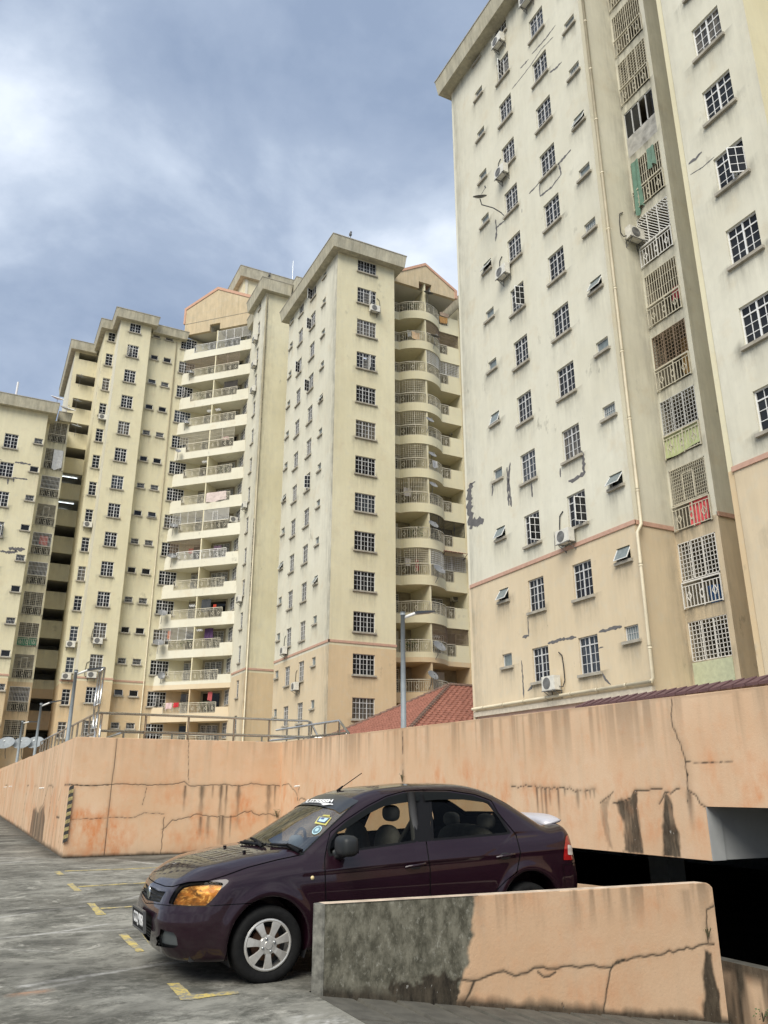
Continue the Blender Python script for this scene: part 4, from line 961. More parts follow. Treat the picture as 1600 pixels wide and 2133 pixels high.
wall_panel(MT, 'wall', (bx1+.2, 52.05), ROT_R, 9, 1.6, 43, (), M['cream_r'])
for k in range(4, 13, 1): MB().box(0, 9, -.03, .02, 5.8+FH*k-1.0, 5.8+FH*k-.92).put('band_line', M['sill'], MT, (bx1+.2, 52.05, 0))  # thin raised grey strips along the wall
pp = MB(); pp.tube([(bx1+.12,51.92,42),(bx1+.12,51.92,2)], .06, 8); pp.put('drain_pipe', M['pipe'], MT, smooth=True)
def gable(parent, O, rot, pts, t, notch, trim_w, matg, zlo_):
    """gable plate with coral verge"""
    m = MB(); n = len(pts); P = [(u, 0, z) for u, z in pts] + [(u, t, z) for u, z in pts]
    m.add(P, [tuple(range(n))[::-1] if False else tuple(range(n)), tuple(range(n, 2*n))[::-1]] + [(i, i+n, (i+1) % n + n, (i+1) % n) for i in range(n)])
    return m.put('gable', matg, parent, (O[0], O[1], 0), rot)
GO = (0, 50.86)
gable(MT, GO, ROT_R, [(26.45,42.13),(28.87,42.13),(28.87,42.84),(30.13,42.84),(30.13,42.13),(32.55,42.13),(32.55,43.0),(29.54,44.75),(26.45,43.0)], .3, None, .2, M['gable'], 42)
m = MB()
for (a, b), (c, d) in (((26.2,42.95),(29.54,44.9)),((29.54,44.9),(32.72,43.02))): m.add([(a,-.06,b-.24),(c,-.06,d-.27),(c,-.06,d),(a,-.06,b),(a,3.3,b-.24),(c,3.3,d-.27),(c,3.3,d),(a,3.3,b)], [(0,1,2,3),(3,2,6,7),(0,4,5,1),(4,7,6,5)])
m.box(32.45, 32.72, -.055, .2, 42.2, 42.98); m.put('verge', M['coral'], MT, (GO[0], GO[1], 0))
m = MB(); m.quad((26.45,.3,42.15),(26.45,3.3,42.15),(32.5,3.3,42.15),(32.5,.3,42.15)); m.box(28.86, 28.88, .3, 3, 42.15, 42.85); m.box(30.12, 30.14, .3, 3, 42.15, 42.85); m.put('soffit', M['soffit'], MT, (GO[0], GO[1], 0))
eave(MT, 33.3, 43, 51.3, 60, 42.1, 43.1)

# ---------------------------------------------------------------- stepped complex on the left
LC = empty('apartment_block', (14, 80, 1.6), 'stepped cream apartment block on the left with corner balconies under a coral edged gable', 'apartment building')
r15 = range(15)
zk = lambda k: 5.8 + FH*k
# pier
PO, PU = (7.77, 76.3), 3.1
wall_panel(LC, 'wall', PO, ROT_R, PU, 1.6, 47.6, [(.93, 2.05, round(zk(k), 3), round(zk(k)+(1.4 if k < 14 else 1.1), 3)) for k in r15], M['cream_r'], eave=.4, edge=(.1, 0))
for k in r15: window(LC, PO, ROT_R, .93, zk(k), 1.12, 1.4 if k < 14 else 1.1, 4, 2, k < 14, 'frame_w', (0, -1) if k in (13,) else (1, 1) if k == 1 else None)
wall_panel(LC, 'wall', (7.77, 79.2), ROT_L, 2.9, 1.6, 47.6, (), M['cream'], edge=(.2, .3)); band(LC, PO, ROT_R, PU, 10.8); band(LC, (7.77, 79.2), ROT_L, 2.85, 10.8)
MB().box(10.75, 10.868, 76.33, 77.3, 1.6, 47.5).put('wall', M['cream'], LC)
# narrow windows beside the pier
NO = (6.65, 79.2)
wall_panel(LC, 'wall', NO, ROT_R, 1.12, 1.6, 47.6, [(.33, 1.05, round(zk(k), 3), round(zk(k)+(1.42 if k < 14 else 1.1), 3)) for k in r15], M['cream_r'], eave=.3)
for k in r15: window(LC, NO, ROT_R, .33, zk(k), .72, 1.42 if k < 14 else 1.1, 2, 1, k < 14, 'frame_w')
wall_panel(LC, 'wall', (6.65, 84.5), ROT_L, 5.3, 1.6, 47.6, [(3.9, 4.3, zk(k)+.2, zk(k)+1.1) for k in range(14)], M['cream_r'])
for k in range(14): MB().box(3.9, 4.3, .12, .13, .2, 1.1).put('slot_pane', M['glass'], LC, loc_of((6.65,84.5), ROT_L, 0, 0, zk(k)), ROT_L)
band(LC, NO, ROT_R, 1.1, 10.8)
# open corridors
CO = (4.26, 84.5)
wall_panel(LC, 'wall', CO, ROT_R, 2.75, 1.6, 47.3, [(.43, 2.53, round(zk(k)-.05-(.1 if k < 14 else -.02), 3), round(zk(k)+1.0 if k < 14 else 47.22, 3)) for k in r15], M['cream_r'], depth=.2, sillk=.6)
crm = room_mesh(2.7, 2.0, 7.0, False)
for k in r15: MB().box(.0, 2.74, .21, .22, 2.02, 2.75).put('corridor_ceiling', M['dark'], LC, (CO[0], CO[1], zk(k)-1.4)) if False else None
m = MB(); m.box(0, 2.74, 5.0, 5.2, 1.6, 47); m.box(2.70, 2.9, .2, 5.2, 1.6, 47); m.box(0, .1, .2, 5.2, 1.6, 47)
for k in r15: m.box(.1, 2.7, .2, 5.0, zk(k)+1.01, zk(k)+1.25)
m.put('corridor', M['soffit'], LC, (CO[0], CO[1], 0))
wall_panel(LC, 'wall', (4.26, 96), ROT_L, 11.5, 1.6, 47.3, (), M['cream'], edge=(0, .2))
for k in (8, 9):
    t = MB(); t.box(.5, 2.0, 1.0, 1.05, zk(k)+.90, zk(k)+.95); t.box(.6, 1.5, 3.4, 3.45, zk(k)+.72, zk(k)+.77); t.put('tube_lamp', M['tube'], LC, (CO[0], CO[1], 0))
# small bathroom windows and the wall with the big window
QO, QU = (10.87, 77.3), 9.53
holes = [h for k in r15 for h in ((.39, 1.13, round(zk(k)+.85 - (.25 if k == 14 else 0), 3), round(zk(k)+1.4 - (.25 if k == 14 else 0), 3)), (1.72, 2.50, round(zk(k)+.85 - (.25 if k == 14 else 0), 3), round(zk(k)+1.4 - (.25 if k == 14 else 0), 3)), (3.38, 5.08, round(zk(k), 3), round(zk(k)+1.38, 3)))]
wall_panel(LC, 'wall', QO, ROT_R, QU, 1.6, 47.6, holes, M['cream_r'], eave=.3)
for k in r15:
    d = .25 if k == 14 else 0
    for u, w in ((.39, .74), (1.72, .78)): small_window(LC, QO, ROT_R, u, zk(k)+.85-d, w, .55, .4 if (k*3+int(u*3)) % 11 == 4 else 0, bars=(k % 2 == 0), glass='glass', mat='frame_w')
    window(LC, QO, ROT_R, 3.38, zk(k), 1.70, 1.38, 6, 3, True, 'frame_w', (1, -1) if k in (1, 12) else None)
pp = MB(); pp.tube([(13.78,77.2,47),(13.78,77.2,2)], .055, 8)
band(LC, QO, ROT_R, 3.0, 10.8)
# wall on the right of the corner balconies and the narrow pier facing left
wall_panel(LC, 'wall', (20.4, 77.3), ROT_L, 8.9, 1.6, 47.6, [(3.75, 5.37, round(zk(k), 3), round(zk(k)+1.38, 3)) for k in r15], M['cream'])
for k in r15: window(LC, (20.4, 77.3), ROT_L, 3.75, zk(k), 1.62, 1.38, 4, 2, True, 'frame_w')
NO2 = (19.54, 68.4)
wall_panel(LC, 'wall', NO2, ROT_L, 3.9, 1.6, 47.6, [(1.65, 2.35, round(zk(k), 3), round(zk(k)+(1.45 if k < 14 else 1.1), 3)) for k in r15], M['cream'], eave=.4, edge=(.1, .7))
for k in r15: window(LC, NO2, ROT_L, 1.65, zk(k), .70, 1.45 if k < 14 else 1.1, 2, 1, k < 14, 'frame')
MB().box(19.57, 20.5, 68.3, 68.398, 1.6, 47.5).put('wall', M['cream'], LC)
wall_panel(LC, 'wall', (19.54, 64.5), ROT_R, 7, 1.6, 47.6, (), M['cream_r'], edge=(.6, 0), eave=.2)
band(LC, NO2, ROT_L, 3.9, 10.8); band(LC, (19.585, 64.5), ROT_R, 6.9, 10.8)
pp.tube([(19.66,64.42,47),(19.66,64.42,2)], .06, 8); pp.put('drain_pipe', M['pipe'], LC, smooth=True)
ribbon(LC, [Vector((19.70,64.5,z)) for z in (47,43,40,36,33)], .13, (0,-1,0), 'dark', 'damp_stain'); ribbon(LC, [Vector((19.62,64.5,z)) for z in (24,22,20,17)], .12, (0,-1,0), 'dark', 'damp_stain')
# diagonal balconies
DO, DU = (14.67, 77.3), 8.10
slabD = MB().prism([(0,0),(DU,0),(DU/2,DU/2)], -1.44, -.70).mesh('balcony_slab', M['cream'])
parD = MB().box(.02, 1.22, .02, .12, -.697, -.10).mesh('parapet', M['cream']); parD2 = MB().box(6.68, DU-.05, .02, .12, -.697, -.22).mesh('parapet', M['cream'])
Lr = 2.72
gset = {14:(None,'horiz','railwhite'),13:('vert','vert','railbrown'),10:('vert','vert','rail'),7:('horiz','fine','railwhite'),6:('vert',None,'railbrown'),3:('horiz',None,'railwhite')}
bmat = ['rail','rail','rail','rail','rail','rail','railwhite','rail','rail','rail','rail','rail','rail','rail','railgrey']
for k in r15:
    z = zk(k); put('balcony_slab', slabD, LC, (DO[0], DO[1], z), ROT_D); put('parapet', parD, LC, (DO[0], DO[1], z), ROT_D); put('parapet', parD2, LC, (DO[0], DO[1], z), ROT_D)
    bme = cached(('dbal', bmat[k]), lambda: balustrade_mesh(Lr, .95, M[bmat[k]], None, 4))
    put('balustrade', bme, LC, loc_of(DO, ROT_D, 1.24, .04, z-.70), ROT_D); put('balustrade', bme, LC, loc_of(DO, ROT_D, 4.0, .04, z-.70), ROT_D)
    if k in gset:
        a, b, mt = gset[k]
        if a: put('balcony_grille', cached(('dg', a, mt), lambda: grille_mesh(3.5, 1.20, a, M[mt])), LC, loc_of(DO, ROT_D, .42, .02, z+.26), ROT_D)
        if b: put('balcony_grille', cached(('dg2', b, mt), lambda: grille_mesh(2.75 if k != 14 else 3.9, 1.20, b, M[mt])), LC, loc_of(DO, ROT_D, 4.0, .02, z+.26), ROT_D)
    for u0, kk in ((1.98, 0), (4.25, 1)):
        dm = cached(('ddoor', (k+kk) % 3), lambda: MB().box(0, 1.75, 0, .03, 0, 1.9).mesh('balcony_door', M['glass']))
        do = put('balcony_door', dm, LC, loc_of(DO, ROT_D, u0, 1.86, z-.68), ROT_D)
        if (k*2+kk) % 3: put('door_grille', cached('ddg', lambda: grille_mesh(1.75, 1.9, 'grid', M['railwhite'])), do, loc_of(DO, ROT_D, u0, 1.80, z-.68), ROT_D)
MB().box(1.9, 6.2, 1.9, 2.0, 1.6, 47.5).put('wall', M['room'], LC, (DO[0], DO[1], 0), ROT_D)
MB().box(3.86, 3.98, .03, 1.9, 4.4, 48).put('divider_wall', M['cream_r'], LC, (DO[0], DO[1], 0), ROT_D)
gable(LC, DO, ROT_D, [(-.22,48.12),(2.92,48.12),(2.92,48.9),(4.16,48.9),(4.16,48.12),(7.65,48.12),(7.65,51.5),(3.56,53.35),(-.22,51.5)], .35, None, .2, M['gable'], 48)
m = MB()
for (a, b), (c, d) in (((-.42,51.55),(3.56,53.52)),((3.56,53.52),(7.86,51.5))): m.add([(a,-.07,b-.32),(c,-.07,d-.36),(c,-.07,d),(a,-.07,b),(a,4,b-.32),(c,4,d-.36),(c,4,d),(a,4,b)], [(0,1,2,3),(3,2,6,7),(0,4,5,1),(4,7,6,5)])
m.box(-.42, -.2, -.065, .30, 49.6, 51.5); m.box(7.62, 7.86, -.065, .30, 49.7, 51.45); m.put('verge', M['coral'], LC, (DO[0], DO[1], 0), ROT_D)
m = MB(); m.quad((-.2,.35,48.14),(2.0,3.9,48.14),(6.0,3.9,48.14),(7.6,.35,48.14)); m.box(2.91, 2.93, .35, 3, 48.14, 48.9); m.box(4.15, 4.17, .35, 3, 48.14, 48.9); m.box(2.7, 4.4, 1.6, 1.7, 48.15, 49.3); m.box(2.6, 4.5, .36, 1.75, 49.05, 49.3); m.put('soffit', M['soffit'], LC, (DO[0], DO[1], 0), ROT_D)
MB().box(-.2, 7.6, -.03, 0, 49.5, 49.53).put('band_line', M['sill'], LC, (DO[0], DO[1], 0), ROT_D)  # thin raised grey strip across the gable
# eaves of the stepped fronts
eave(LC, 7.12, 11.55, 75.65, 84, 47.55, 48.5); eave(LC, 6.03, 7.6, 78.55, 88, 47.553, 48.503); eave(LC, 3.65, 6.6, 83.85, 97, 47.25, 48.2)
eave(LC, 11.0, 14.9, 76.6, 84, 47.3, 48.15); eave(LC, 18.87, 22.0, 63.85, 68.9, 47.2, 48.4); eave(LC, 19.8, 24, 68.95, 71.8, 47.21, 48.3); eave(LC, 22.02, 27, 62.9, 72, 47.22, 48.8)
MB().box(20.06, 27, 75, 82, 48, 55.7).put('lift_house', M['cream_r'], LC); eave(LC, 19.42, 27.6, 74.4, 82.6, 55.65, 56.85); MB().box(20.2, 20.5, 74.9, 74.995, 48, 55.6).put('corner_strip', M['cream'], LC)
MB().box(11, 27, 77.9, 90, 1.6, 48.1).put('core', M['cream_r'], LC)
MB().tube([(25.6,74.6,56.9),(25.6,74.6,59.6)], .03, 6).put('lightning_rod', M['steel'], LC)

# ---------------------------------------------------------------- block at the far left
FL = empty('apartment_block', (-2, 82, 1.6), 'lower cream block at the left edge with a flat eave and barred kitchen balconies', 'apartment building')
FO, FU = (-8, 77.5), 10.3; r10 = range(10)
holes = [h for k in r10 for h in ((6.85, 8.03, round(zk(k)-.05, 3), round(zk(k)+(1.4 if k < 9 else 1.4), 3)), (9.42, 10.17, round(zk(k)+.85, 3), round(zk(k)+1.42, 3)))]
wall_panel(FL, 'wall', FO, ROT_R, FU, 1.6, 36.1, holes, M['cream_r'], eave=.35)
for k in r10:
    window(FL, FO, ROT_R, 6.85, zk(k)-.05, 1.18, 1.45, 4, 2, True, 'frame_w', (1, 1) if k == 6 else None)
    small_window(FL, FO, ROT_R, 9.42, zk(k)+.85, .75, .57, 0, bars=k % 2 == 1, glass='glass', mat='frame_w')
band(FL, FO, ROT_R, FU, 10.8); MB().box(2.2, 2.298, 77.53, 79.7, 1.6, 36).put('wall', M['cream'], FL)
SO2 = (2.3, 79.7)
wall_panel(FL, 'wall', SO2, ROT_R, 2.15, 1.6, 36.4, [(.32, 2.0, round(5.1+FH*k, 3), round(7.28+FH*k, 3)) for k in range(11)], M['cream_r'], depth=.16)
rm3 = room_mesh(1.68, 2.18, 1.8); st2 = ['grid','vert','fine','grid','grid','vert','vert','fine','vert','grid','grid']
for k in range(11):
    z = 5.1 + FH*k; put('balcony_room', rm3, FL, (2.62, 79.84, z))
    put('balcony_grille', cached(('g3', st2[k]), lambda: grille_mesh(1.68, 1.28, st2[k], M['railwhite' if k % 2 else 'rail'])), FL, (2.62, 79.68, z+.9))
    put('balustrade', cached('b3', lambda: balustrade_mesh(1.68, .86, M['rail'])), FL, (2.62, 79.66, z))
MB().box(4.35, 4.448, 79.73, 84.4, 1.6, 36.3).put('wall', M['cream_r'], FL)
eave(FL, -9, 3.15, 76.85, 90, 36.0, 37.05); eave(FL, 3.3, 4.57, 79.05, 90, 36.35, 37.2)
m = MB(); m.add([(-9,77,37.12),(3.0,77,37.12),(3.0,90,37.12),(-9,90,37.12),(-3,83,38.9),(-2,83,38.9)], [(0,1,5,4),(1,2,5),(2,3,4,5),(3,0,4)]); m.put('roof', plain('maroon_roof', (.13,.045,.05), .8), FL)
def ribf(w, *pts): ribbon(FL, [Vector(on(*PX_T(0, 800, 7.2727)(*p), 1, 77.5)) for p in pts], w, (0, -1, 0))
ribf(.22, (0,1145),(25,1155)); ribf(.22, (225,1185),(300,1190),(380,1205),(470,1220)); ribf(.18, (195,1415),(300,1430),(420,1445)); ribf(.2, (125,1425),(115,1520)); ribf(.2, (205,1420),(208,1485))
z1 = PX_T(0, 780, 2.6657)
for w, pts in ((.28, ((0,980),(50,988),(100,985))), (.38, ((48,962),(90,972),(140,970)))): ribbon(FL, [Vector(on(*z1(*p), 1, 77.5)) for p in pts], w, (0,-1,0))

# ---------------------------------------------------------------- tiled pavilion roof
def tile_material():
    t = NT('terracotta_tiles'); n = t.noise(3, 5, .6); f = t.noise(18, 4, .6)
    return t.set(color=t.mix(t.map(f, .5, .7, 0, .5), t.mix(t.map(n, .35, .65), (.21,.080,.052), (.31,.125,.085)), (.12,.05,.035)), rough=.85)
M['tile'] = tile_material()
PV = empty('pavilion', (24, 41, 1.6), 'low pavilion with an orange terracotta tiled hip roof behind the wall', 'pavilion')
yr = 40.0; ap = on(936.8, 1427.7, 1, yr); sl = .52; hx = 7.0
apx, apz = ap.x, ap.z; ez = apz - sl*hx
MB().box(apx-hx+.6, apx+9+hx-.6, yr-hx+.6, yr+hx-.6, 1.6, ez+.1).put('wall', M['cream_r'], PV)
m = MB(); A = Vector((apx, yr, apz-.03)); B = Vector((apx+9, yr, apz-.03)); e = ez-.03
c = [Vector((apx-hx, yr-hx, e)), Vector((apx+9+hx, yr-hx, e)), Vector((apx+9+hx, yr+hx, e)), Vector((apx-hx, yr+hx, e))]
m.add([*c, A, B], [(0,1,5,4),(1,2,5),(2,3,4,5),(3,0,4)]); m.put('roof', M['tile'], PV)
# overlapping tile courses
tm = MB(); course = .30; nC = int(hx*math.hypot(1, sl)/course)
for face in ('front', 'left'):
    for i in range(nC):
        d0, d1 = hx*i/nC, hx*(i+1)/nC; zz0, zz1 = ez + sl*d0, ez + sl*d1
        if face == 'front': L0, L1 = apx - hx + d0, apx + 9 + hx - d0
        else: L0, L1 = yr - hx + d0, yr + hx - d0
        n = int((L1 - L0)/.32)
        for j in range(n):
            a, b = L0 + (L1-L0)*j/n, L0 + (L1-L0)*(j+1)/n; h = random.uniform(.035, .05); mid = (a+b)/2
            if face == 'front': f = lambda s, dd, z: (s, yr - hx + dd, z)
            else: f = lambda s, dd, z: (apx - hx + dd, s, z)
            tm.add([f(a,d0-.03,zz0+.01),f(mid,d0-.03,zz0+h+.03),f(b,d0-.03,zz0+.01),f(a,d1,zz1+.005),f(mid,d1,zz1+.045),f(b,d1,zz1+.005)], [(0,1,4,3),(1,2,5,4),(0,2,1)] if face == 'front' else [(3,4,1,0),(4,5,2,1),(1,2,0)])
tm.put('roof_tiles', M['tile'], PV, kind='stuff')
hm = MB(); n = 26
for s, (ex, ey) in enumerate((( apx-hx, yr-hx), (apx-hx, yr+hx))):
    for i in range(n):
        t0, t1 = i/n, (i+1)/n; P0 = Vector((ex, ey, ez)).lerp(Vector((apx, yr, apz)), t0); P1 = Vector((ex, ey, ez)).lerp(Vector((apx, yr, apz)), t1)
        hm.tube([P0 + Vector((0,0,.05)), P1 + Vector((0,0,.03))], .13, 7, True, .10)
hm.tube([(apx,yr,apz+.03),(apx+9,yr,apz+.03)], .12, 7); hm.put('ridge_cap', plain('ridge_tiles', (.16,.10,.075), .9, var=.3), PV)

# tiled coping of a low wall just behind the long peach wall
TC = empty('tiled_wall', (12, 14, 1.6), 'low wall with a dark maroon tiled coping at the foot of the right tower', 'wall')
q0 = on(1209, 1467, 0, 12.0); q1 = on(1600, 1413, 0, 12.0)
MB().box(12.1, 12.3, 2, q0.y, 1.6, q0.z-.05).put('wall', M['trim'], TC)
nn = 46; M['maroon'] = plain('maroon_tiles', (.11,.055,.055), .8, var=.25)
for i in range(nn):
    ya, yb_ = q0.y + (2-q0.y)*i/nn, q0.y + (2-q0.y)*(i+1)/nn; z0 = q0.z
    m = MB(); m.add([(11.85,ya,z0-.10),(11.85,yb_+.02,z0-.10),(12.2,yb_+.02,z0+.06),(12.2,ya,z0+.04),(11.85,ya,z0-.06),(11.85,yb_+.02,z0-.04),(12.2,yb_+.02,z0+.10),(12.2,ya,z0+.08)], [(0,1,2,3),(4,7,6,5),(0,4,5,1),(1,5,6,2),(3,2,6,7),(0,3,7,4)]); m.put('coping_tile', M['maroon'], TC)
# ================================================================ CAR
def car_paint():
    t = NT('maroon_car_paint'); n = t.noise(600, 2, .5); d = t.noise(3, 6, .65, (1,1,1.5))
    c = t.mix(t.map(n, .4, .6), (.007,.0020,.0045), (.022,.0065,.013)); c = t.mix(t.map(d, .55, .75, 0, .06), c, (.10,.09,.08))
    t.b.inputs['Coat IOR'].default_value = 1.42; return t.set(color=c, rough=.38, metal=.10, coat=1.0, coatr=.02, spec=.12)
M['paint'] = car_paint()
def car_glass(name, tint, refl):
    m = bpy.data.materials.new(name); m.use_nodes = True; nt = m.node_tree; N = nt.nodes; N.clear()
    out = N.new('ShaderNodeOutputMaterial'); mx = N.new('ShaderNodeMixShader'); tr = N.new('ShaderNodeBsdfTransparent'); gl = N.new('ShaderNodeBsdfGlossy')
    fr = N.new('ShaderNodeFresnel'); fr.inputs[0].default_value = refl; tr.inputs[0].default_value = (*tint, 1); gl.inputs['Roughness'].default_value = .01
    ge = N.new('ShaderNodeNewGeometry'); mu = N.new('ShaderNodeMath'); mu.operation = 'SUBTRACT'; mu.use_clamp = True; nt.links.new(fr.outputs[0], mu.inputs[0]); nt.links.new(ge.outputs['Backfacing'], mu.inputs[1]); nt.links.new(mu.outputs[0], mx.inputs[0]); nt.links.new(tr.outputs[0], mx.inputs[1]); nt.links.new(gl.outputs[0], mx.inputs[2]); nt.links.new(mx.outputs[0], out.inputs[0])
    return m
M['wscreen'] = car_glass('windscreen_glass', (.30,.34,.34), 2.6); M['sidegl'] = car_glass('tinted_side_glass', (.66,.66,.60), 1.22)
M['amber'] = car_glass('amber_lens', (.92,.72,.48), 1.16)
M['chrome'] = plain('chrome', (.75,.75,.74), .12, 1.0, .05)
M['rubber'] = plain('tyre_rubber', (.009,.009,.009), .8, var=.3, scale=30, spec=.2)
M['alloy'] = plain('silver_hubcap', (.60,.58,.54), .36, .55, .12, 25)
M['rust'] = plain('rusty_disc', (.13,.065,.035), .7, .4, .4, 20)
M['seat'] = plain('grey_seat_fabric', (.07,.068,.065), .9, var=.2, scale=20)
M['dash'] = plain('dark_dashboard', (.035,.035,.036), .75)
M['whitep'] = plain('white_paint', (.75,.75,.74), .5, var=.03)
M['trimblk'] = plain('black_trim', (.008,.008,.009), .5, spec=.12)
M['visor'] = plain('smoked_visor', (.006,.007,.007), .5, spec=.12)
CX, CY, CZ, CP = 2.41, 7.70, -.012, R(2.0)
CARM = Matrix.Translation((CX, CY, CZ)) @ Matrix.Rotation(-CP, 4, 'Y'); CARI = CARM.inverted()
car = empty('parked_car', (CX, CY, CZ), 'dark maroon sedan parked nose out beside the low mossy parapet', 'car'); car.rotation_euler = (0, -CP, 0)
def cput(name, me, parent=None, loc=(0,0,0), label=None, rot=(0,0,0)):
    o = bpy.data.objects.new(name, me); COL.objects.link(o); o.parent = parent or car; o.location = loc; o.rotation_euler = rot
    if label: o['label'] = label
    return o
smax = lambda a, b, k: np.maximum(a, b) + np.maximum(k - np.abs(a-b), 0)**2 / (4*k)
smin = lambda a, b, k: -smax(-a, -b, k)
def curve(xs, ys):
    """smooth (Catmull-Rom-like) interpolation by dense pre-blurred table"""
    t = np.linspace(xs[0], xs[-1], 600); v = np.interp(t, xs, ys); k = 31; ker = np.hanning(k+2)[1:-1]; ker /= ker.sum()
    vp = np.concatenate([v[0] + (v[0]-v[1])*np.arange(k//2, 0, -1), v, v[-1] + (v[-1]-v[-2])*np.arange(1, k//2+1)]); v = np.convolve(vp, ker, 'valid')
    return lambda x: np.interp(x, t, v)
c_top = curve([-1.1,-.92,-.80,-.62,-.40,-.1,.15,.6,1.5,2.4,2.9,3.1,3.25,3.45,3.56,3.8], [.62,.70,.775,.865,.925,.975,.998,1.005,1.02,1.035,1.045,1.06,1.068,1.055,1.03,.93])
c_fp = curve([.0,.15,.22,.30,.38,.48,.56,.62,.70,.78,.88,1.0], [.30,.16,.095,.04,.012,0,.018,.04,.075,.13,.26,.5])
c_rp = curve([.0,.2,.32,.45,.55,.70,.85,.95,1.02,1.1], [.25,.13,.05,.01,0,.02,.04,.055,.075,.14])
c_roof = curve([.3,.7,.9,1.2,1.6,2.0,2.4,2.8,3.3], [1.27,1.375,1.415,1.452,1.470,1.463,1.435,1.375,1.25])
def sdf(x, y, z):
    a = np.abs(y)
    W = .862 - .05*np.clip(-x/.9, 0, 1.3)**2 - .045*np.clip((x-2.6)/.95, 0, 1.3)**2
    for xw in (0, 2.6): W = W + .020*np.exp(-((np.hypot(x-xw, z-.30)-.37)/.045)**2)
    tb = .062*np.clip((z-.60)/.38, 0, 1.5)**2 + .05*np.clip((.50-z)/.32, 0, 1.2)**2 - .006*np.exp(-((z-.80)/.02)**2)*(x > .3)
    side = a - (W - tb)
    fx = -.840 + .045*(a/.6)**2 + .26*np.clip((a-.42)/.42, 0, 1.25)**2.3 + c_fp(z)
    rx = 3.325 - .015*(a/.6)**2 - .11*np.clip((a-.54)/.32, 0, 1.25)**2.4 - c_rp(z)
    top = z - (c_top(x) - .045*(a/.7)**2 - .055*np.clip((a-.55)/.25, 0, 1.3)**2)
    low = smax(side, top, .09); low = smax(low, (fx-x)*.93, .09); low = smax(low, (x-rx)*.96, .09); low = smax(low, .195 + .03*np.clip((x-1)/2, 0, 1) - z, .05)
    s1 = .25*(a/.7)**2; ws = (-(x-.10-s1)*.39 + (z-1.0)*.74)/.836
    s2 = .16*(a/.6)**2; rg = ((x-2.53+s2)*.31 + (z-1.375)*.52)/.605
    roof = z - (c_roof(x) - .038*(a/.55)**2)
    ys = .800 - (z-.92)*.44 - .28*np.clip(z-.92, 0, 1)**2 - .03*((x-1.5)/1.2)**2
    cab = smax(smax(ws, roof, .10), rg, .14); cab = smax(cab, (a-ys)*.9, .085); cab = smax(cab, .8 + .17*np.clip((x-2.05)/.5, 0, 1) - z, .02)
    b = smin(low, cab, .035)
    for xw in (0, 2.6):
        cyl = np.maximum(np.hypot(x-xw, z-.30) - .335, .52 - a); b = smax(b, -cyl, .012)
    return b
def surface_nets(x0, x1, y0, y1, z0, z1, h):
    xs, ys, zs = np.arange(x0, x1, h), np.arange(y0, y1, h), np.arange(z0, z1, h)
    X, Y, Z = np.meshgrid(xs, ys, zs, indexing='ij'); D = sdf(X, Y, Z); S = D < 0
    nx, ny, nz = D.shape
    c = np.zeros((nx-1, ny-1, nz-1), int)
    for i in (0,1):
        for j in (0,1):
            for k in (0,1): c += S[i:nx-1+i, j:ny-1+j, k:nz-1+k]
    act = (c > 0) & (c < 8); ids = np.full(act.shape, -1); ids[act] = np.arange(act.sum()); I = np.argwhere(act)
    V = np.stack([xs[I[:,0]] + h/2, ys[I[:,1]] + h/2, zs[I[:,2]] + h/2], -1); F = []
    for ax in range(3):
        sl0 = [slice(1,-1)]*3; sl0[ax] = slice(0,-1); sl1 = [slice(1,-1)]*3; sl1[ax] = slice(1,None)
        A, B = S[tuple(sl0)], S[tuple(sl1)]; E = np.argwhere(A != B); fl = A[A != B]
        o = E.copy(); b, cc = [q for q in range(3) if q != ax]; o[:, b] += 1; o[:, cc] += 1
        def g(db, dc): p = o.copy(); p[:, b] -= db; p[:, cc] -= dc; return ids[p[:,0], p[:,1], p[:,2]]
        q = np.stack([g(1,1), g(0,1), g(0,0), g(1,0)], -1)
        fl2 = fl if ax != 1 else ~fl
        q[~fl2] = q[~fl2][:, ::-1]; F.append(q)
    return V, np.vstack(F)
def grad(V, e=.002):
    x, y, z = V.T; g = np.stack([sdf(x+e,y,z)-sdf(x-e,y,z), sdf(x,y+e,z)-sdf(x,y-e,z), sdf(x,y,z+e)-sdf(x,y,z-e)], -1)/(2*e); return g
CV, CF = surface_nets(-1.0, 3.72, -.99, .991, .10, 1.56, .018)
for _ in range(5):
    g = grad(CV); d = sdf(*CV.T); CV = CV - g*np.clip(d/np.maximum((g*g).sum(1), .2), -.02, .02)[:, None]
CN = grad(CV); CN /= np.linalg.norm(CN, axis=1)[:, None] + 1e-9
CT = np.vstack([CF[:, [0,1,2]], CF[:, [0,2,3]]])
CMX = np.array(CARM)
def px_of(V):
    """photo pixel of each point, right half mirrored onto the left"""
    P = V.copy(); P[:, 1] = -np.abs(P[:, 1]); Pw = P @ CMX[:3, :3].T + CMX[:3, 3]; return (*proj_np(Pw), Pw)
def facing(V, N):
    n = N.copy(); s = np.where(V[:, 1] > 0, -1, 1); n[:, 1] *= s; _, _, Pw = px_of(V); d = np.array(CAMP) - Pw; d /= np.linalg.norm(d, axis=1)[:, None]
    return ((n @ CMX[:3, :3].T)*d).sum(1)
def poly_field(poly):
    def f(V, N):
        px, py, _ = px_of(V); s = in_poly(px, py, poly); return np.maximum(s, -(facing(V, N) + .02)*200)
    return f
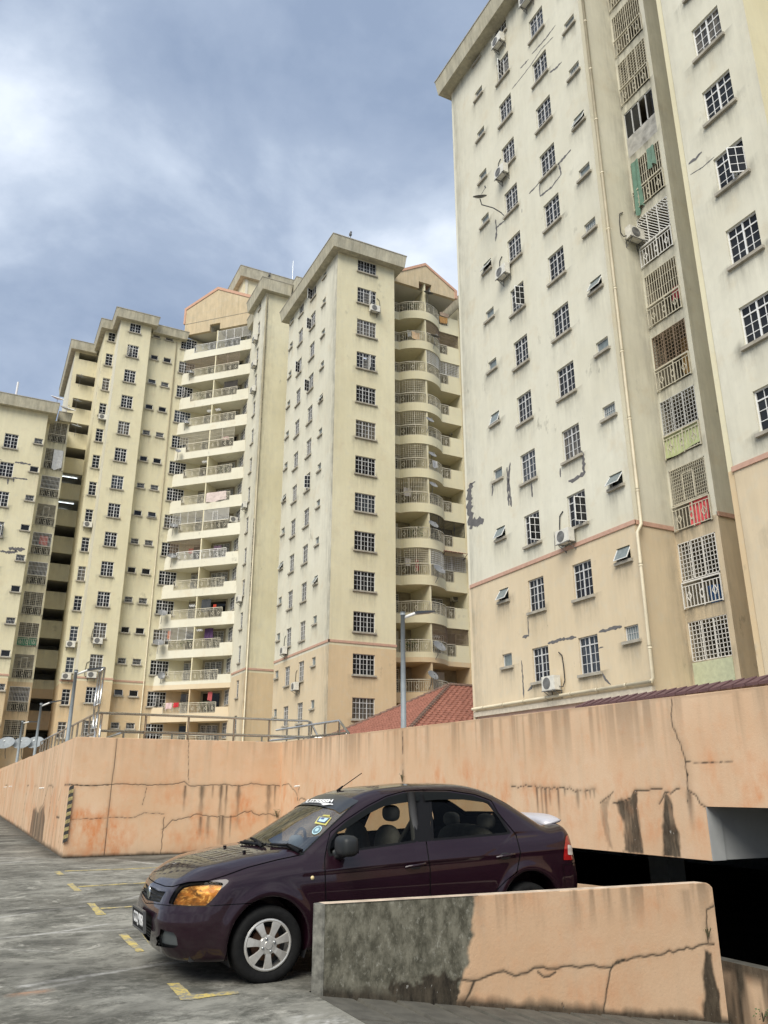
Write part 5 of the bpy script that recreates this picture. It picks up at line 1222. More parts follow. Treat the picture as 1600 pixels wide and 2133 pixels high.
def clip(mesh, fld, iso):
    """keep the part where fld < iso"""
    V, N, T = mesh; f = fld(V, N) - iso; ins = f < 0; k = ins[T].sum(1); full = T[k == 3]; part = T[(k == 1) | (k == 2)]
    nv, nn, nt = [], [], []; base = len(V); ed = {}
    def cut(a, b):
        key = (min(a,b), max(a,b))
        if key not in ed:
            t = f[a]/(f[a]-f[b]); ed[key] = base + len(nv); nv.append(V[a] + (V[b]-V[a])*t); q = N[a] + (N[b]-N[a])*t; nn.append(q/np.linalg.norm(q))
        return ed[key]
    for t in part:
        p = [int(i) for i in t]; out = []
        for i in range(3):
            a, b = p[i], p[(i+1) % 3]
            if ins[a]: out.append(a)
            if ins[a] != ins[b]: out.append(cut(a, b))
        for i in range(1, len(out)-1): nt.append((out[0], out[i], out[i+1]))
    V2 = np.vstack([V, nv]) if nv else V; N2 = np.vstack([N, nn]) if nn else N; T2 = np.vstack([full, np.array(nt, int).reshape(-1, 3)])
    u = np.unique(T2); rem = np.full(len(V2), -1); rem[u] = np.arange(len(u)); return V2[u], N2[u], rem[T2]
def neg(f): return lambda V, N: -f(V, N)
def carve(mesh, fld, gap): return clip(mesh, fld, -gap), clip(mesh, neg(fld), -gap)
def shell(name, mesh, mat, inset=0.0, parent=None, label=None, half=None):
    V, N, T = mesh
    me = mesh_np(name, V - N*inset, T, mat); 
    if len(me.vertices) == len(N): me.normals_split_custom_set_from_vertices([tuple(n) for n in N])
    return cput(name, me, parent, label=label)
def split_sides(mesh): return clip(mesh, lambda V, N: V[:, 1], 0), clip(mesh, lambda V, N: -V[:, 1], 0)
q2 = PX_T(270, 1580, 3.2653); q3 = PX_T(640, 1600, 2.66667); q1 = PX_T(270, 1800, 11.85)
PL = lambda tr, *p: [tr(*k) for k in p]
body = (CV, CN, CT)
F_ws = poly_field(PL(q2, (1185,645),(1060,605),(955,590),(830,572),(640,560),(600,200),(1200,180),(1345,240),(1440,252),(1560,288)))
F_sf = poly_field(PL(q3, (122,400),(148,362),(215,300),(330,222),(440,165),(540,138),(600,132),(612,411),(290,458),(120,492),(112,450)))
F_bp = poly_field(PL(q3, (600,131),(674,130),(692,405),(612,411)))
F_sr = poly_field(PL(q3, (674,131),(700,130),(780,133),(920,155),(1010,188),(1075,270),(1135,362),(1100,371),(1060,374),(692,405)))
F_hl = poly_field(PL(q2, (266,985),(278,950),(310,895),(345,860),(400,846),(530,836),(600,840),(637,850),(622,878),(590,925),(555,965),(515,1000),(380,997),(300,992)))
F_tl = poly_field(PL(q3, (1436,380),(1450,360),(1472,430),(1478,512),(1422,512),(1428,440)))
F_gr = poly_field(PL(q1, (300,640),(420,470),(560,560),(700,650),(895,680),(830,780),(745,945),(450,895),(330,800)))
F_in = poly_field(PL(q1, (100,1050),(480,1200),(560,1300),(545,1560),(500,1905),(350,1830),(230,1680),(100,1500)))
F_fg = poly_field(PL(q1, (760,1590),(900,1650),(1085,1690),(1160,1800),(1190,2020),(1090,2075),(900,2060),(640,2010),(690,1900),(630,1820),(740,1760)))
F_hood = poly_field(PL(q2, (1190,650),(1060,612),(955,598),(830,580),(600,560),(-60,700),(60,810),(140,815),(175,845),(240,868),(290,872),(345,856),(400,842),(532,832),(640,800),(800,742),(1000,690)))
F_fd = poly_field(PL(q3, (128,355),(210,290),(330,212),(440,155),(540,128),(648,121),(660,400),(683,560),(684,735),(104,735),(97,500),(110,430)))
F_rd = poly_field(PL(q3, (648,121),(780,123),(930,146),(1022,180),(1060,250),(1110,310),(1160,370),(1185,470),(1165,580),(1110,620),(1040,690),(1000,735),(684,735),(683,560),(660,400)))
F_bump = poly_field(PL(q2, (-80,980),(150,985),(262,1000),(380,1003),(520,1004),(835,984),(700,1180),(640,1400),(400,1500),(-80,1400)))
F_rwin = lambda V, N: np.maximum.reduce([np.abs(V[:,1]) - .58 + .10*(V[:,2]-1.1), 2.46 - V[:,0] - .0*V[:,1], 1.105 - V[:,2], .30 - N[:,0], V[:,0]-3.2])*300
F_boot = lambda V, N: np.maximum.reduce([np.abs(V[:,1]) - .62, 2.96 + .0*V[:,0] - V[:,0], .62 - V[:,2]])*300
F_rb = lambda V, N: np.maximum.reduce([3.02 - V[:,0], V[:,2] - .66])*300
glassws, body = carve(body, F_ws, 0); glasssf, body = carve(body, F_sf, 0); glasssr, body = carve(body, F_sr, 0); glassr, body = carve(body, F_rwin, 0); bpil, body = carve(body, F_bp, 0)
lights, body = carve(body, F_hl, .6); tails, body = carve(body, F_tl, .6); grl, body = carve(body, F_gr, 0); inl, body = carve(body, F_in, 0); fog, body = carve(body, F_fg, 0)
lining = body
hood, body = carve(body, F_hood, 1.1); fdoor, body = carve(body, F_fd, 1.1); rdoor, body = carve(body, F_rd, 1.1); fbump, body = carve(body, F_bump, .9); boot, body = carve(body, F_boot, .9); rbump, body = carve(body, F_rb, .9)
shell('body', body, M['paint']); shell('hood', hood, M['paint']); shell('front_bumper', fbump, M['paint']); shell('boot_lid', boot, M['paint']); shell('rear_bumper', rbump, M['paint'])
doors = {}
for nm, ms in (('front_door', fdoor), ('rear_door', rdoor)):
    for sgn, part_ in zip((-1, 1), split_sides(ms)): doors[nm, sgn] = shell(nm, part_, M['paint'])
for p in split_sides(bpil): shell('window_pillar', p, M['trimblk'], .002)
shell('inner_lining', clip(lining, lambda V, N: .26 - V[:, 2], 0), M['black'], .03)
for nm, ms, fld, mt, tr in (('windscreen', glassws, F_ws, 'wscreen', 3.5), ('front_side_window', glasssf, F_sf, 'sidegl', 5.), ('rear_side_window', glasssr, F_sr, 'sidegl', 5.), ('rear_windscreen', glassr, F_rwin, 'sidegl', 9.)):
    gl_, rim_ = carve(ms, fld, tr) if False else (clip(ms, fld, -tr), clip(ms, neg(fld), tr))
    if 'side' in nm:
        for sgn, p in zip((-1, 1), split_sides(gl_)): go = shell(nm, p, M[mt], .006)
    else: shell(nm, gl_, M[mt], .004)
    for p in split_sides(rim_): shell('window_trim', p, M['trimblk'], .001)
# black tint band across the top of the windscreen, with lettering
def ws_band(V, N):
    px, py, _ = px_of(V); return in_poly(px, py, PL(q2, (600,250),(900,150),(1600,200),(1570,290),(1430,378),(1390,352),(1290,325),(1180,315),(1000,330)))
wb_ = clip(glassws, ws_band, -1.0); shell('tint_band', wb_, plain('charcoal_tint_band', (.030,.033,.038), .3), -.003)
# lamps
for sgn, p in zip((-1, 1), split_sides(lights)):
    lo = shell('headlight', p, M['amber'], .003)
    def refl():
        t = NT('amber_reflector'); n = t.noise(9, 4, .6, (1,1,2.2)); w = t.noise(16, 3, .5, (.6,.6,1.2), 1.2, off=(2,2,2))
        c = t.mix(t.map(n, .35, .62), (.045,.032,.024), (.36,.20,.065)); c = t.mix(t.map(w, .55, .66), c, (.58,.46,.22))
        return t.set(color=c, rough=.35, metal=.2)
    M.setdefault('reflector', refl()); shell('reflector', p, M['reflector'], .045, lo)
    sg = MB(); arc = [Vector((-.57+.30*t, sgn*(.60+.16*t), .655+.06*t+.05*t*t)) for t in np.linspace(0, 1, 9)]
    sg.tube(arc, .010, 6); sg.put('light_guide', plain('pale_light_guide', (.85,.62,.25), .3), None).parent = lo
red = plain('red_lens', (.30,.012,.012), .12, var=.15, scale=20, coat=1.0)
for sgn, p in zip((-1, 1), split_sides(tails)):
    to = shell('tail_light', p, red, .002)
    cl_ = clip(p, lambda V, N: in_poly(*px_of(V)[:2], PL(q3, (1446,425),(1475,430),(1478,482),(1448,482))), 0)
    if len(cl_[2]): shell('reverse_lamp', cl_, plain('clear_lens', (.55,.50,.45), .2), -.002, to)
M['mesh'] = plain('grille_mesh_black', (.016,.017,.017), .5)
go = shell('grille', grl, M['mesh'], .035); io = shell('lower_intake', inl, M['mesh'], .04); fo = shell('fog_lamp_pocket', fog, plain('grey_fog_pocket', (.10,.11,.11), .55), .035)
hm = MB()                                             # honeycomb bars standing off the recessed mesh
for zc_ in np.arange(.575, .72, .028):
    for i in range(-13, 14):
        yy = i*.032 + (.016 if int(round(zc_*1000/28)) % 2 else 0); xx = float(-.840 + .045*(abs(yy)/.6)**2 + c_fp(zc_)) + .022
        hm.bar((xx, yy-.010, zc_), (xx, yy+.010, zc_), .006); hm.bar((xx, yy-.010, zc_), (xx, yy-.018, zc_+.014), .006); hm.bar((xx, yy+.010, zc_), (xx, yy+.018, zc_+.014), .006)
hm.put('honeycomb', M['mesh'], None).parent = go
hm = MB()
for zc_ in np.arange(.23, .42, .026): hm.bar((float(c_fp(zc_))-.810, -.40, zc_), (float(c_fp(zc_))-.810, .40, zc_), .006)
for yy in np.arange(-.4, .41, .03): hm.tube([(float(c_fp(z_))-.810+.045*(yy/.6)**2, yy, z_) for z_ in np.arange(.23, .42, .03)], .0035, 4)
hm.put('intake_mesh', M['mesh'], None).parent = io
sk = MB()
for w_, (px_, py_) in (((.055), q1(960,1880)), ((.0), q1(0,0))):
    if w_:
        c = CARI @ on(px_, py_, 1, CY - .60)
        for sgn in (-1, 1): sk.lathe([(.0,.0),(.05,.004),(.058,.0),(.060,.03)], (c.x+.085, sgn*.60, c.z), 18, 'X')
sk.put('fog_lamp', plain('grey_lamp', (.13,.14,.14), .3), None, smooth=True).parent = fo
# emblem, number plate
def text_mesh(s, size, mat, ext=.002, sx=1.0, shear=0.0, bold=0.0):
    c = bpy.data.curves.new('lettering', 'FONT'); c.body = s; c.size = size; c.extrude = ext; c.align_x = 'CENTER'; c.align_y = 'CENTER'; c.shear = shear; c.offset = bold
    o = bpy.data.objects.new('lettering', c); COL.objects.link(o); bpy.context.view_layer.update()
    me = bpy.data.meshes.new_from_object(o.evaluated_get(bpy.context.evaluated_depsgraph_get())); bpy.data.objects.remove(o); bpy.data.curves.remove(c)
    me.materials.clear(); me.materials.append(mat); me.transform(Matrix.Scale(sx, 4, (1,0,0))); return me
def face_front(me, loc): return me
pl = MB(); pl.box(-.012, 0, -.235, .235, -.075, .075); p_o = pl.mesh('number_plate', M['trimblk']); po = cput('number_plate', p_o, None, (-.862, 0, .455), rot=(0, R(-4), 0))
fr = MB(); 
for a in ((-.245,.245,.070,.085),(-.245,.245,-.085,-.070),(-.245,-.230,-.070,.070),(.230,.245,-.070,.070)): fr.box(-.018, .004, a[0], a[1], a[2], a[3])
cput('plate_frame', fr.mesh('plate_frame', plain('plate_frame_grey', (.08,.08,.08), .4)), po)
tm_ = text_mesh('CCQ 9058', .120, M['whitep'], .0015, .74, bold=.001); cput('plate_lettering', tm_, po, (-.0145, 0, 0), rot=(R(90), 0, R(-90)))
em = MB(); em.lathe([(.0,-.010),(.030,-.009),(.036,-.004),(.038,.0)], (0,0,0), 22, 'X'); eo = cput('emblem', em.mesh('emblem', M['chrome'], True), None, (float(c_fp(.655))-.850, 0, .652)); eo.scale = (1, 1, 1.45)
em = MB(); em.lathe([(.0,-.012),(.024,-.0115),(.027,-.010)], (0,0,0), 20, 'X'); cput('emblem_field', em.mesh('emblem_field', plain('dark_green_enamel', (.05,.07,.06), .3)), eo)
# windscreen lettering and stickers: flat prints lying on the glass
def on_glass(px_, py_, frac=.004):
    """car-space point and normal where the photograph's ray meets the car"""
    o = CARI @ CAMP; d = ((CARI.to_3x3()) @ ray(px_, py_)).normalized(); ts = np.linspace(5.0, 9.5, 900)
    P = np.array(o)[None] + ts[:, None]*np.array(d)[None]; s = sdf(*P.T); i = int(np.argmax(s < 0)); p = P[i]
    for _ in range(4): p = p - np.array(d)*0 ; g = grad(p[None])[0]; p = p - g*float(sdf(*p[:,None])[0])/max(.2, float(g@g))
    n = grad(p[None])[0]; n /= np.linalg.norm(n); return p + n*frac, n
def decal_poly(name, pts, mat, parent=None, off=.004, sub=3):
    P = [on_glass(x, y, off)[0] for x, y in pts]; c = sum(P)/len(P); m = MB(); n = len(P)
    m.add([tuple(c)] + [tuple(p) for p in P], [(0, i+1, (i+1) % n + 1) for i in range(n)]); return cput(name, m.mesh(name, mat), parent)
zw = PX_T(600, 1630, 10.0)
def lettering_on(name, s, corners, mat, parent=None, off=.006, bold=.0):
    """text laid in the quad TL,TR,BR,BL given in photo pixels, on the surface of the car"""
    me = text_mesh(s, 1.0, mat, .0, bold=bold); n = len(me.vertices); v = np.zeros(n*3); me.vertices.foreach_get('co', v); v = v.reshape(-1, 3)
    a = (v[:,0]-v[:,0].min())/np.ptp(v[:,0]); b = (v[:,1]-v[:,1].min())/np.ptp(v[:,1])
    tl, tr_, br, bl = [np.array(c) for c in corners]
    pxs = bl[None]*((1-a)*(1-b))[:,None] + br[None]*(a*(1-b))[:,None] + tr_[None]*(a*b)[:,None] + tl[None]*((1-a)*b)[:,None]
    out = np.array([on_glass(*k, off)[0] for k in pxs])
    me.vertices.foreach_set('co', out.ravel()); me.update(); return cput(name, me, parent)
lettering_on('screen_lettering', 'UTSSSSH', [zw(430,372),zw(960,372),zw(925,440),zw(360,440)], M['whitep'], None, .012, .05)
decal_poly('screen_underline', [zw(280,460),zw(480,425),zw(700,440),zw(940,470),zw(950,498),zw(900,482),zw(745,505),zw(760,465),zw(480,438)], M['whitep'], None, .014)
decal_poly('road_tax_disc', [zw(650,720),zw(910,740),zw(790,905),zw(555,860)], plain('yellow_sticker', (.52,.48,.14), .6), None, .005)
decal_poly('sticker_border', [zw(665,735),zw(885,752),zw(770,865),zw(600,835)], plain('navy_print', (.06,.08,.16), .6), None, .007)
decal_poly('sticker_panel', [zw(690,745),zw(850,765),zw(762,845),zw(635,822)], plain('pale_blue_print', (.42,.58,.62), .6), None, .009)
decal_poly('sticker_block', [zw(715,745),zw(775,750),zw(745,790),zw(680,785)], plain('navy_block', (.07,.10,.22), .6), None, .011)
decal_poly('sticker_tab', [zw(740,680),zw(880,690),zw(870,725),zw(720,705)], plain('yellow_tab', (.42,.38,.10), .6), None, .005)
def ell(cx, cy, rx, ry, tilt, n=20): return [zw(cx + rx*math.cos(t)*math.cos(tilt) - ry*math.sin(t)*math.sin(tilt), cy + rx*math.cos(t)*math.sin(tilt) + ry*math.sin(t)*math.cos(tilt)) for t in np.linspace(0, 2*math.pi, n, endpoint=False)]
decal_poly('round_sticker', ell(605,1000,118,66,R(-38)), plain('pale_cyan_print', (.45,.66,.70), .6), None, .005)
decal_poly('round_sticker_field', ell(605,1000,98,50,R(-38)), plain('slate_print', (.12,.20,.24), .6), None, .007)
decal_poly('round_sticker_motif', ell(610,1000,50,28,R(-38)), plain('cyan_motif', (.35,.52,.56), .6), None, .009)
# visors above the side windows
F_v1 = poly_field(PL(q3, (152,358),(215,300),(330,225),(440,168),(540,142),(622,136),(620,186),(540,196),(430,214),(330,262),(230,330),(180,358)))
F_v2 = poly_field(PL(q3, (642,140),(700,136),(780,138),(920,158),(1010,190),(1012,200),(940,190),(860,180),(720,180),(650,186)))
for f_ in (F_v1, F_v2):
    for sgn, p in zip((-1, 1), split_sides(clip((CV, CN, CT), f_, 0))):
        if len(p[2]): shell('window_visor', p, M['visor'], -.016)
lettering_on('visor_lettering', 'SAGA', [q3(556,171),q3(596,168),q3(596,178),q3(556,182)], M['whitep'], None, .024, .02)
# wheels
def make_wheel(xw, sgn, zc_, squash=1.0, master=None):
    t = MB(); r = .298; hw = .0975
    prof = [(.200,-.085),(.215,-.097),(.250,-.104),(.278,-.098),(.292,-.080),(.298,-.05),(.300,0),(.298,.05),(.292,.080),(.278,.098),(.250,.104),(.215,.097),(.200,.085)]
    t.lathe(prof, (0,0,0), 56, 'Y')
    for k in range(56): pass
    o = cput('wheel', t.mesh('wheel', M['rubber'], True), None, (xw, sgn*.745, zc_)); o.scale = (1, 1, squash)
    s = 1 if sgn > 0 else -1
    rb = MB(); rb.lathe([(.200,s*.088),(.196,s*.092),(.190,s*.080),(.186,s*.03),(.18,-s*.05)], (0,0,0), 48, 'Y'); cput('rim', rb.mesh('rim', M['alloy'], True), o)
    hc = MB(); ns = 7
    hc.lathe([(.196,s*.094),(.188,s*.097),(.178,s*.094),(.176,s*.086)], (0,0,0), 56, 'Y')
    hc.lathe([(0,s*.106),(.030,s*.106),(.034,s*.101),(.066,s*.099),(.074,s*.094),(.076,s*.080)], (0,0,0), 32, 'Y')
    for i in range(ns):
        a = 2*math.pi*(i+.26)/ns; ca, sa = math.cos(a), math.sin(a); K = []
        for rr, ww, hh in ((.062,.024,.098),(.09,.025,.100),(.13,.031,.099),(.165,.039,.096),(.182,.042,.094)):
            for q, dh in ((-1,-.012),(-.86,0),(.86,0),(1,-.012)): K.append((rr*ca - q*ww*sa, s*(hh+dh), rr*sa + q*ww*ca))
        hc.add(K, [(i_*4+j, i_*4+j+1, i_*4+j+5, i_*4+j+4) for i_ in range(4) for j in range(3)])
    cput('hubcap', hc.mesh('hubcap', M['alloy'], False), o)
    nt_ = cached(('nut', s), lambda: MB().lathe([(0,s*.012),(.008,s*.011),(.011,s*.006),(.012,-s*.006)], (0,0,0), 10, 'Y').mesh('lug_nut', M['steel'], True))
    for i in range(4): a = math.pi/2*i + .35; cput('lug_nut', nt_, o, (.052*math.cos(a), s*.101, .052*math.sin(a)))
    bd = MB(); bd.lathe([(.0,s*.03),(.125,s*.03),(.128,s*.02),(.128,s*.0)], (0,0,0), 32, 'Y'); cput('brake_disc', bd.mesh('brake_disc', M['rust'], False), o)
    dk_ = MB(); dk_.lathe([(.0,-s*.02),(.19,-s*.02)], (0,0,0), 24, 'Y'); cput('wheel_back', dk_.mesh('wheel_back', M['black']), o)
for sgn in (-1, 1): make_wheel(.0, sgn, .282, .955); make_wheel(2.6, sgn, .235)
# dark liners inside the arches, underbody
for xw in (0, 2.6):
    for sgn in (-1, 1):
        li = MB(); a = [math.pi*t/14 for t in range(-2, 17)]
        for t0, t1 in zip(a[:-1], a[1:]): li.quad((xw+.34*math.cos(t0), sgn*.84, .30+.34*math.sin(t0)), (xw+.34*math.cos(t1), sgn*.84, .30+.34*math.sin(t1)), (xw+.34*math.cos(t1), sgn*.5, .30+.34*math.sin(t1)), (xw+.34*math.cos(t0), sgn*.5, .30+.34*math.sin(t0)))
        cput('wheel_arch_liner', li.mesh('wheel_arch_liner', M['black']))
fl = MB(); fl.box(-.6, 3.3, -.70, .70, .205, .26); cput('floor_pan', fl.mesh('floor_pan', M['black']))
# mirrors, handles, indicator, wipers, aerial, spoiler
def blob(c, r, n=14, pw=2.6):
    m = MB(); V_ = []; se = lambda v, p: math.copysign(abs(v)**(2/p), v)
    for i in range(n+1):
        th = math.pi*i/n - math.pi/2
        for j in range(2*n): ph = math.pi*j/n; V_.append((c[0]+r[0]*se(math.cos(th),pw)*se(math.cos(ph),pw), c[1]+r[1]*se(math.cos(th),pw)*se(math.sin(ph),pw), c[2]+r[2]*se(math.sin(th),pw)))
    m.add(V_, [(i*2*n+j, i*2*n+(j+1)%(2*n), (i+1)*2*n+(j+1)%(2*n), (i+1)*2*n+j) for i in range(n) for j in range(2*n)]); return m
mp = CARI @ on(*q3(218,432), 1, CY - .955); M['mirror'] = plain('grey_black_mirror', (.020,.022,.023), .5, spec=.3)
for sgn in (-1, 1):
    b = blob((0,0,0), (.080,.125,.085), 14, 3.4); mo = cput('wing_mirror', b.mesh('wing_mirror', M['mirror'], True), None, (mp.x, sgn*.955, mp.z))
    st_ = MB(); st_.tube([(.0,-sgn*.06,-.06),(-.01,-sgn*.15,-.085),(-.02,-sgn*.20,-.07)], .038, 10); cput('mirror_stalk', st_.mesh('mirror_stalk', M['mirror'], True), mo)
    gm_ = MB(); gm_.quad((.073,-.09,-.06),(.073,.09,-.06),(.073,.09,.06),(.073,-.09,.06)); cput('mirror_glass', gm_.mesh('mirror_glass', M['chrome']), mo)
    for nm, dpx in (('front_door', q3(600,537)), ('rear_door', q3(1100,484))):
        p, n = on_glass(*dpx, .004); hd = MB(); hd.tube([(-.095,0,-.012),(-.085,.028*sgn,-.004),(0,.034*sgn,0),(.085,.028*sgn,.006),(.095,0,.006)], .013, 8)
        cput('door_handle', hd.mesh('door_handle', M['paint'], True), doors[nm, sgn], (p[0], sgn*abs(p[1]), p[2]))
        rc = blob((0,0,0), (.06,.004,.030), 8); cput('handle_recess', rc.mesh('handle_recess', M['black'], True), doors[nm, sgn], (p[0], sgn*(abs(p[1])-.004), p[2]-.008))
    p, n = on_glass(*q2(1243,812), .002); ind = MB(); ind.lathe([(0,.012*sgn),(.012,.010*sgn),(.016,.004*sgn),(.017,0)], (0,0,0), 14, 'Y'); cput('side_indicator', ind.mesh('side_indicator', plain('pale_amber', (.62,.50,.26), .3), True), None, (p[0], sgn*abs(p[1]), p[2]))
wpm = MB()
for pts in ((q2(1175,636),q2(1090,602),q2(960,598)), (q2(925,604),q2(870,572),(q2(830,555)))):
    P = [Vector(on_glass(*p, .018)[0]) for p in pts]; wpm.tube(P, .011, 6); wpm.tube([P[0]+Vector((-.03,0,-.01)), P[1]+Vector((-.02,0,.004))], .014, 6)
P0_, _ = on_glass(*q2(760,585), .02); P1_, _ = on_glass(*q2(905,600), .02); wpm.tube([Vector(P0_), Vector(P1_)], .013, 6); cput('wiper', wpm.mesh('wiper', M['trimblk'], True))
ck = MB()
for yy in np.linspace(-.62, .62, 24):
    s_ = .25*(abs(yy)/.7)**2; ck.box(.03+s_, .14+s_, yy-.030, yy+.030, 1.0-.045*(yy/.7)**2-.04, 1.0-.045*(yy/.7)**2-.008)
cput('cowl_panel', ck.mesh('cowl_panel', M['trimblk']))
wn = MB()
for pp_ in (q2(648,606), q2(780,642)): c_, n_ = on_glass(*pp_, .006); wn.box(c_[0]-.012, c_[0]+.012, c_[1]-.012, c_[1]+.012, c_[2]-.004, c_[2]+.012)
cput('washer_nozzle', wn.mesh('washer_nozzle', M['trimblk']))
ab, _ = on_glass(*q3(168,128), .0); at_ = MB(); at_.tube([Vector(ab), Vector(ab)+Vector((.06,0,.045))], .016, 8, True, .008)
tip = CARI @ on(*q3(303,28), 1, (CARM @ Vector(ab)).y); at_.tube([Vector(ab)+Vector((.05,0,.035)), tip], .0045, 6); cput('aerial', at_.mesh('aerial', M['trimblk'], True))
sp = MB(); K = []
for i in range(13):
    yy = -.60 + 1.2*i/12; e = abs(yy)/.60; xr = 3.29 - .04*e**3; zz = 1.112 - .05*e**4
    for dx, dz in ((-.26,-.055),(-.14,-.012),(-.03,.0),(0,-.012),(-.03,-.03),(-.22,-.065)): K.append((xr+dx, yy, zz+dz))
sp.add(K, [(i*6+j, i*6+(j+1)%6, (i+1)*6+(j+1)%6, (i+1)*6+j) for i in range(12) for j in range(6)] + [tuple(range(6))[::-1], tuple(range(72,78))])
cput('spoiler', sp.mesh('spoiler', plain('silver_lilac_spoiler', (.48,.47,.50), .35, .1, .05), True))
# cabin
seat = MB()
for (xs_, ys_, rear) in ((1.05,-.36,0),(1.05,.36,0),(2.15,0,1)):
    w_ = .25 if not rear else .60
    for b in (blob((xs_, ys_, .52), (.27, w_, .10)), blob((xs_+.30, ys_, .84), (.10, w_*.95, .31))): seat.add(b.v, b.f)
so_ = cput('seats', seat.mesh('seats', M['seat'], True)) if False else None
for i, (xs_, ys_, w_) in enumerate(((1.05,-.36,.25),(1.05,.36,.25),(2.15,0,.60))):
    b = blob((0,0,.52), (.27, w_, .10)); b2 = blob((.30,0,.80), (.09, w_*.95, .30 if w_ < .5 else .24)); b.add(b2.v, b2.f)
    so_ = cput('seat', b.mesh('seat', M['seat'], True), None, (xs_, ys_, 0))
    for dy in ((0,) if w_ < .5 else (-.34, .34)):
        hb = blob((.34, dy, 1.20 if w_ < .5 else 1.07), (.06, .13, .075)); cput('headrest', hb.mesh('headrest', plain('headrest_cover', (.16,.155,.15), .9), True), so_)
db = blob((.38, 0, .86), (.34, .70, .12)); cput('dashboard', db.mesh('dashboard', M['dash'], True))
sw_ = MB(); sw_.tube([(.70+.05*math.sin(a), .36+.18*math.cos(a), .90+.17*math.sin(a)) for a in np.linspace(0, 2*math.pi, 24)], .014, 6); cput('steering_wheel', sw_.mesh('steering_wheel', M['dash'], True))
bp = MB(); bp.tube([(1.44,-.76,.85),(1.47,-.67,1.12),(1.5,-.58,1.38)], .04, 8); cput('door_pillar', bp.mesh('door_pillar', M['dash'], True)); bp = MB(); bp.tube([(1.44,.76,.85),(1.47,.67,1.12),(1.5,.58,1.38)], .04, 8); cput('door_pillar', bp.mesh('door_pillar', M['dash'], True)); bp = MB(); bp.tube([(1.5,-.66,1.2),(1.25,-.5,.75),(1.2,-.25,.55)], .022, 6); cput('seat_belt', bp.mesh('seat_belt', M['dash'], True))
rm_ = MB(); rm_.box(.80,.83,-.12,.12,1.26,1.33); cput('interior_mirror', rm_.mesh('interior_mirror', M['black']))
tb_ = blob((.42,-.35,1.0), (.06,.09,.06)); cput('tissue_pack', tb_.mesh('tissue_pack', plain('white_cloth', (.65,.66,.72), .9), True))
# ================================================================ THINGS FIXED TO THE BUILDINGS
def aircon(label, O, rot, axis_val, px, side=0, group='air conditioners on the facades', scale=1.0, cable=True):
    """outdoor unit on brackets; px is the middle of its bottom edge in the photograph"""
    ax = 0 if rot == ROT_L else 1
    p = on(px[0], px[1], ax, axis_val - (.2 if ax == 0 else .2)); P = (axis_val, p.y, p.z) if ax == 0 else (p.x, axis_val, p.z)
    e = empty('air_conditioner', P, label, 'air conditioner', group, rot)
    def cs():
        m = MB(); m.box(-.40,.40,-.42,-.12,.03,.58); m.box(-.385,.385,-.425,-.42,.045,.565); return m.mesh('casing', M['acw'])
    def fan():
        m = MB(); m.lathe([(.0,-.430),(.05,-.432),(.06,-.428),(.215,-.428),(.225,-.434),(.235,-.426)], (-.09,0,.30), 24, 'Y')
        for r_ in (.10,.15,.19): m.lathe([(r_-.005,-.432),(r_,-.436),(r_+.005,-.432)], (-.09,0,.30), 24, 'Y')
        return m.mesh('fan_grille', M['acg'])
    def br():
        m = MB()
        for x in (-.3,.3): m.bar((x,0,.015),(x,-.46,.015),.03); m.bar((x,-.01,-.26),(x,-.40,.0),.022); m.bar((x,-.01,-.28),(x,-.01,.03),.03)
        m.bar((-.45,-.10,.012),(.45,-.10,.012),.025); m.bar((-.45,-.42,.012),(.45,-.42,.012),.025); return m.mesh('bracket', M['acg'])
    put('casing', cached('ac1', cs), e, P, rot); put('fan_grille', cached('ac2', fan), e, P, rot); put('bracket', cached('ac3', br), e, P, rot)
    if cable:
        s = -1 if side == 0 else side
        m = MB(); m.tube([(s*.42,-.2,.15),(s*.52,-.12,.12),(s*.58,-.05,.35),(s*.56,-.04,.9),(s*.50,-.04,1.35),(s*.30,-.03,1.5)], .022, 6); m.put('cable', M['black'], e, P, rot)
    return e
A_ = lambda *a, **k: aircon(*a, **k)
X1 = 20.4
A_('white air conditioner hung under the shaded top left window of the right tower', AO, ROT_L, X1, (1040, 96))
A_('white air conditioner cut by the top picture edge on the right tower', AO, ROT_L, X1, (1098, 8), cable=False)
A_('white air conditioner on the right tower just above the long armed satellite dish', AO, ROT_L, X1, (1047, 369))
A_('white air conditioner on the right tower below the long armed satellite dish', AO, ROT_L, X1, (1050, 578))
A_('white air conditioner just above the pink trim band of the right tower', AO, ROT_L, X1, (1181, 1133))
A_('white air conditioner near the foot of the right tower above the peach wall', AO, ROT_L, X1, (1152, 1440), 1)
A_('white air conditioner on the recess side wall beside the white diagonal grille', SO, ROT_R, 20.44, (1322, 503))
A_('white air conditioner under the open casements on the front of the middle tower', RO, ROT_R, 49.1, (780, 651), 1)
A_('white air conditioner just above the pink band on the middle tower side', LO, ROT_L, 20.53, (592, 1364))
A_('white air conditioner below the pink band on the middle tower side', LO, ROT_L, 20.53, (616, 1439))
A_('pale air conditioner above the two long curved grilles, on a balcony end wall', RO, ROT_R, 53.9, (946, 908), cable=False)
A_('pale air conditioner on the end wall of a curved balcony above the lamp arm', RO, ROT_R, 53.9, (948, 1254), cable=False)
for px_, lab in (((213,875),'white air conditioner highest beside the stepped pier, under a narrow window'),((182,1099),'white air conditioner halfway down the narrow window column of the left block'),((146,1349),'white air conditioner second lowest in the narrow window column of the left block'),((137,1416),'white air conditioner lowest in the narrow window column, behind the street lamp')):
    A_(lab, NO, ROT_R, 79.2, px_, 1, cable=False)
A_('white air conditioner under a pier window with a looped black cable', PO, ROT_R, 76.3, (203, 1342))
A_('white air conditioner on the pier just above the trim band, behind the lamp panel', PO, ROT_R, 76.3, (190, 1413))
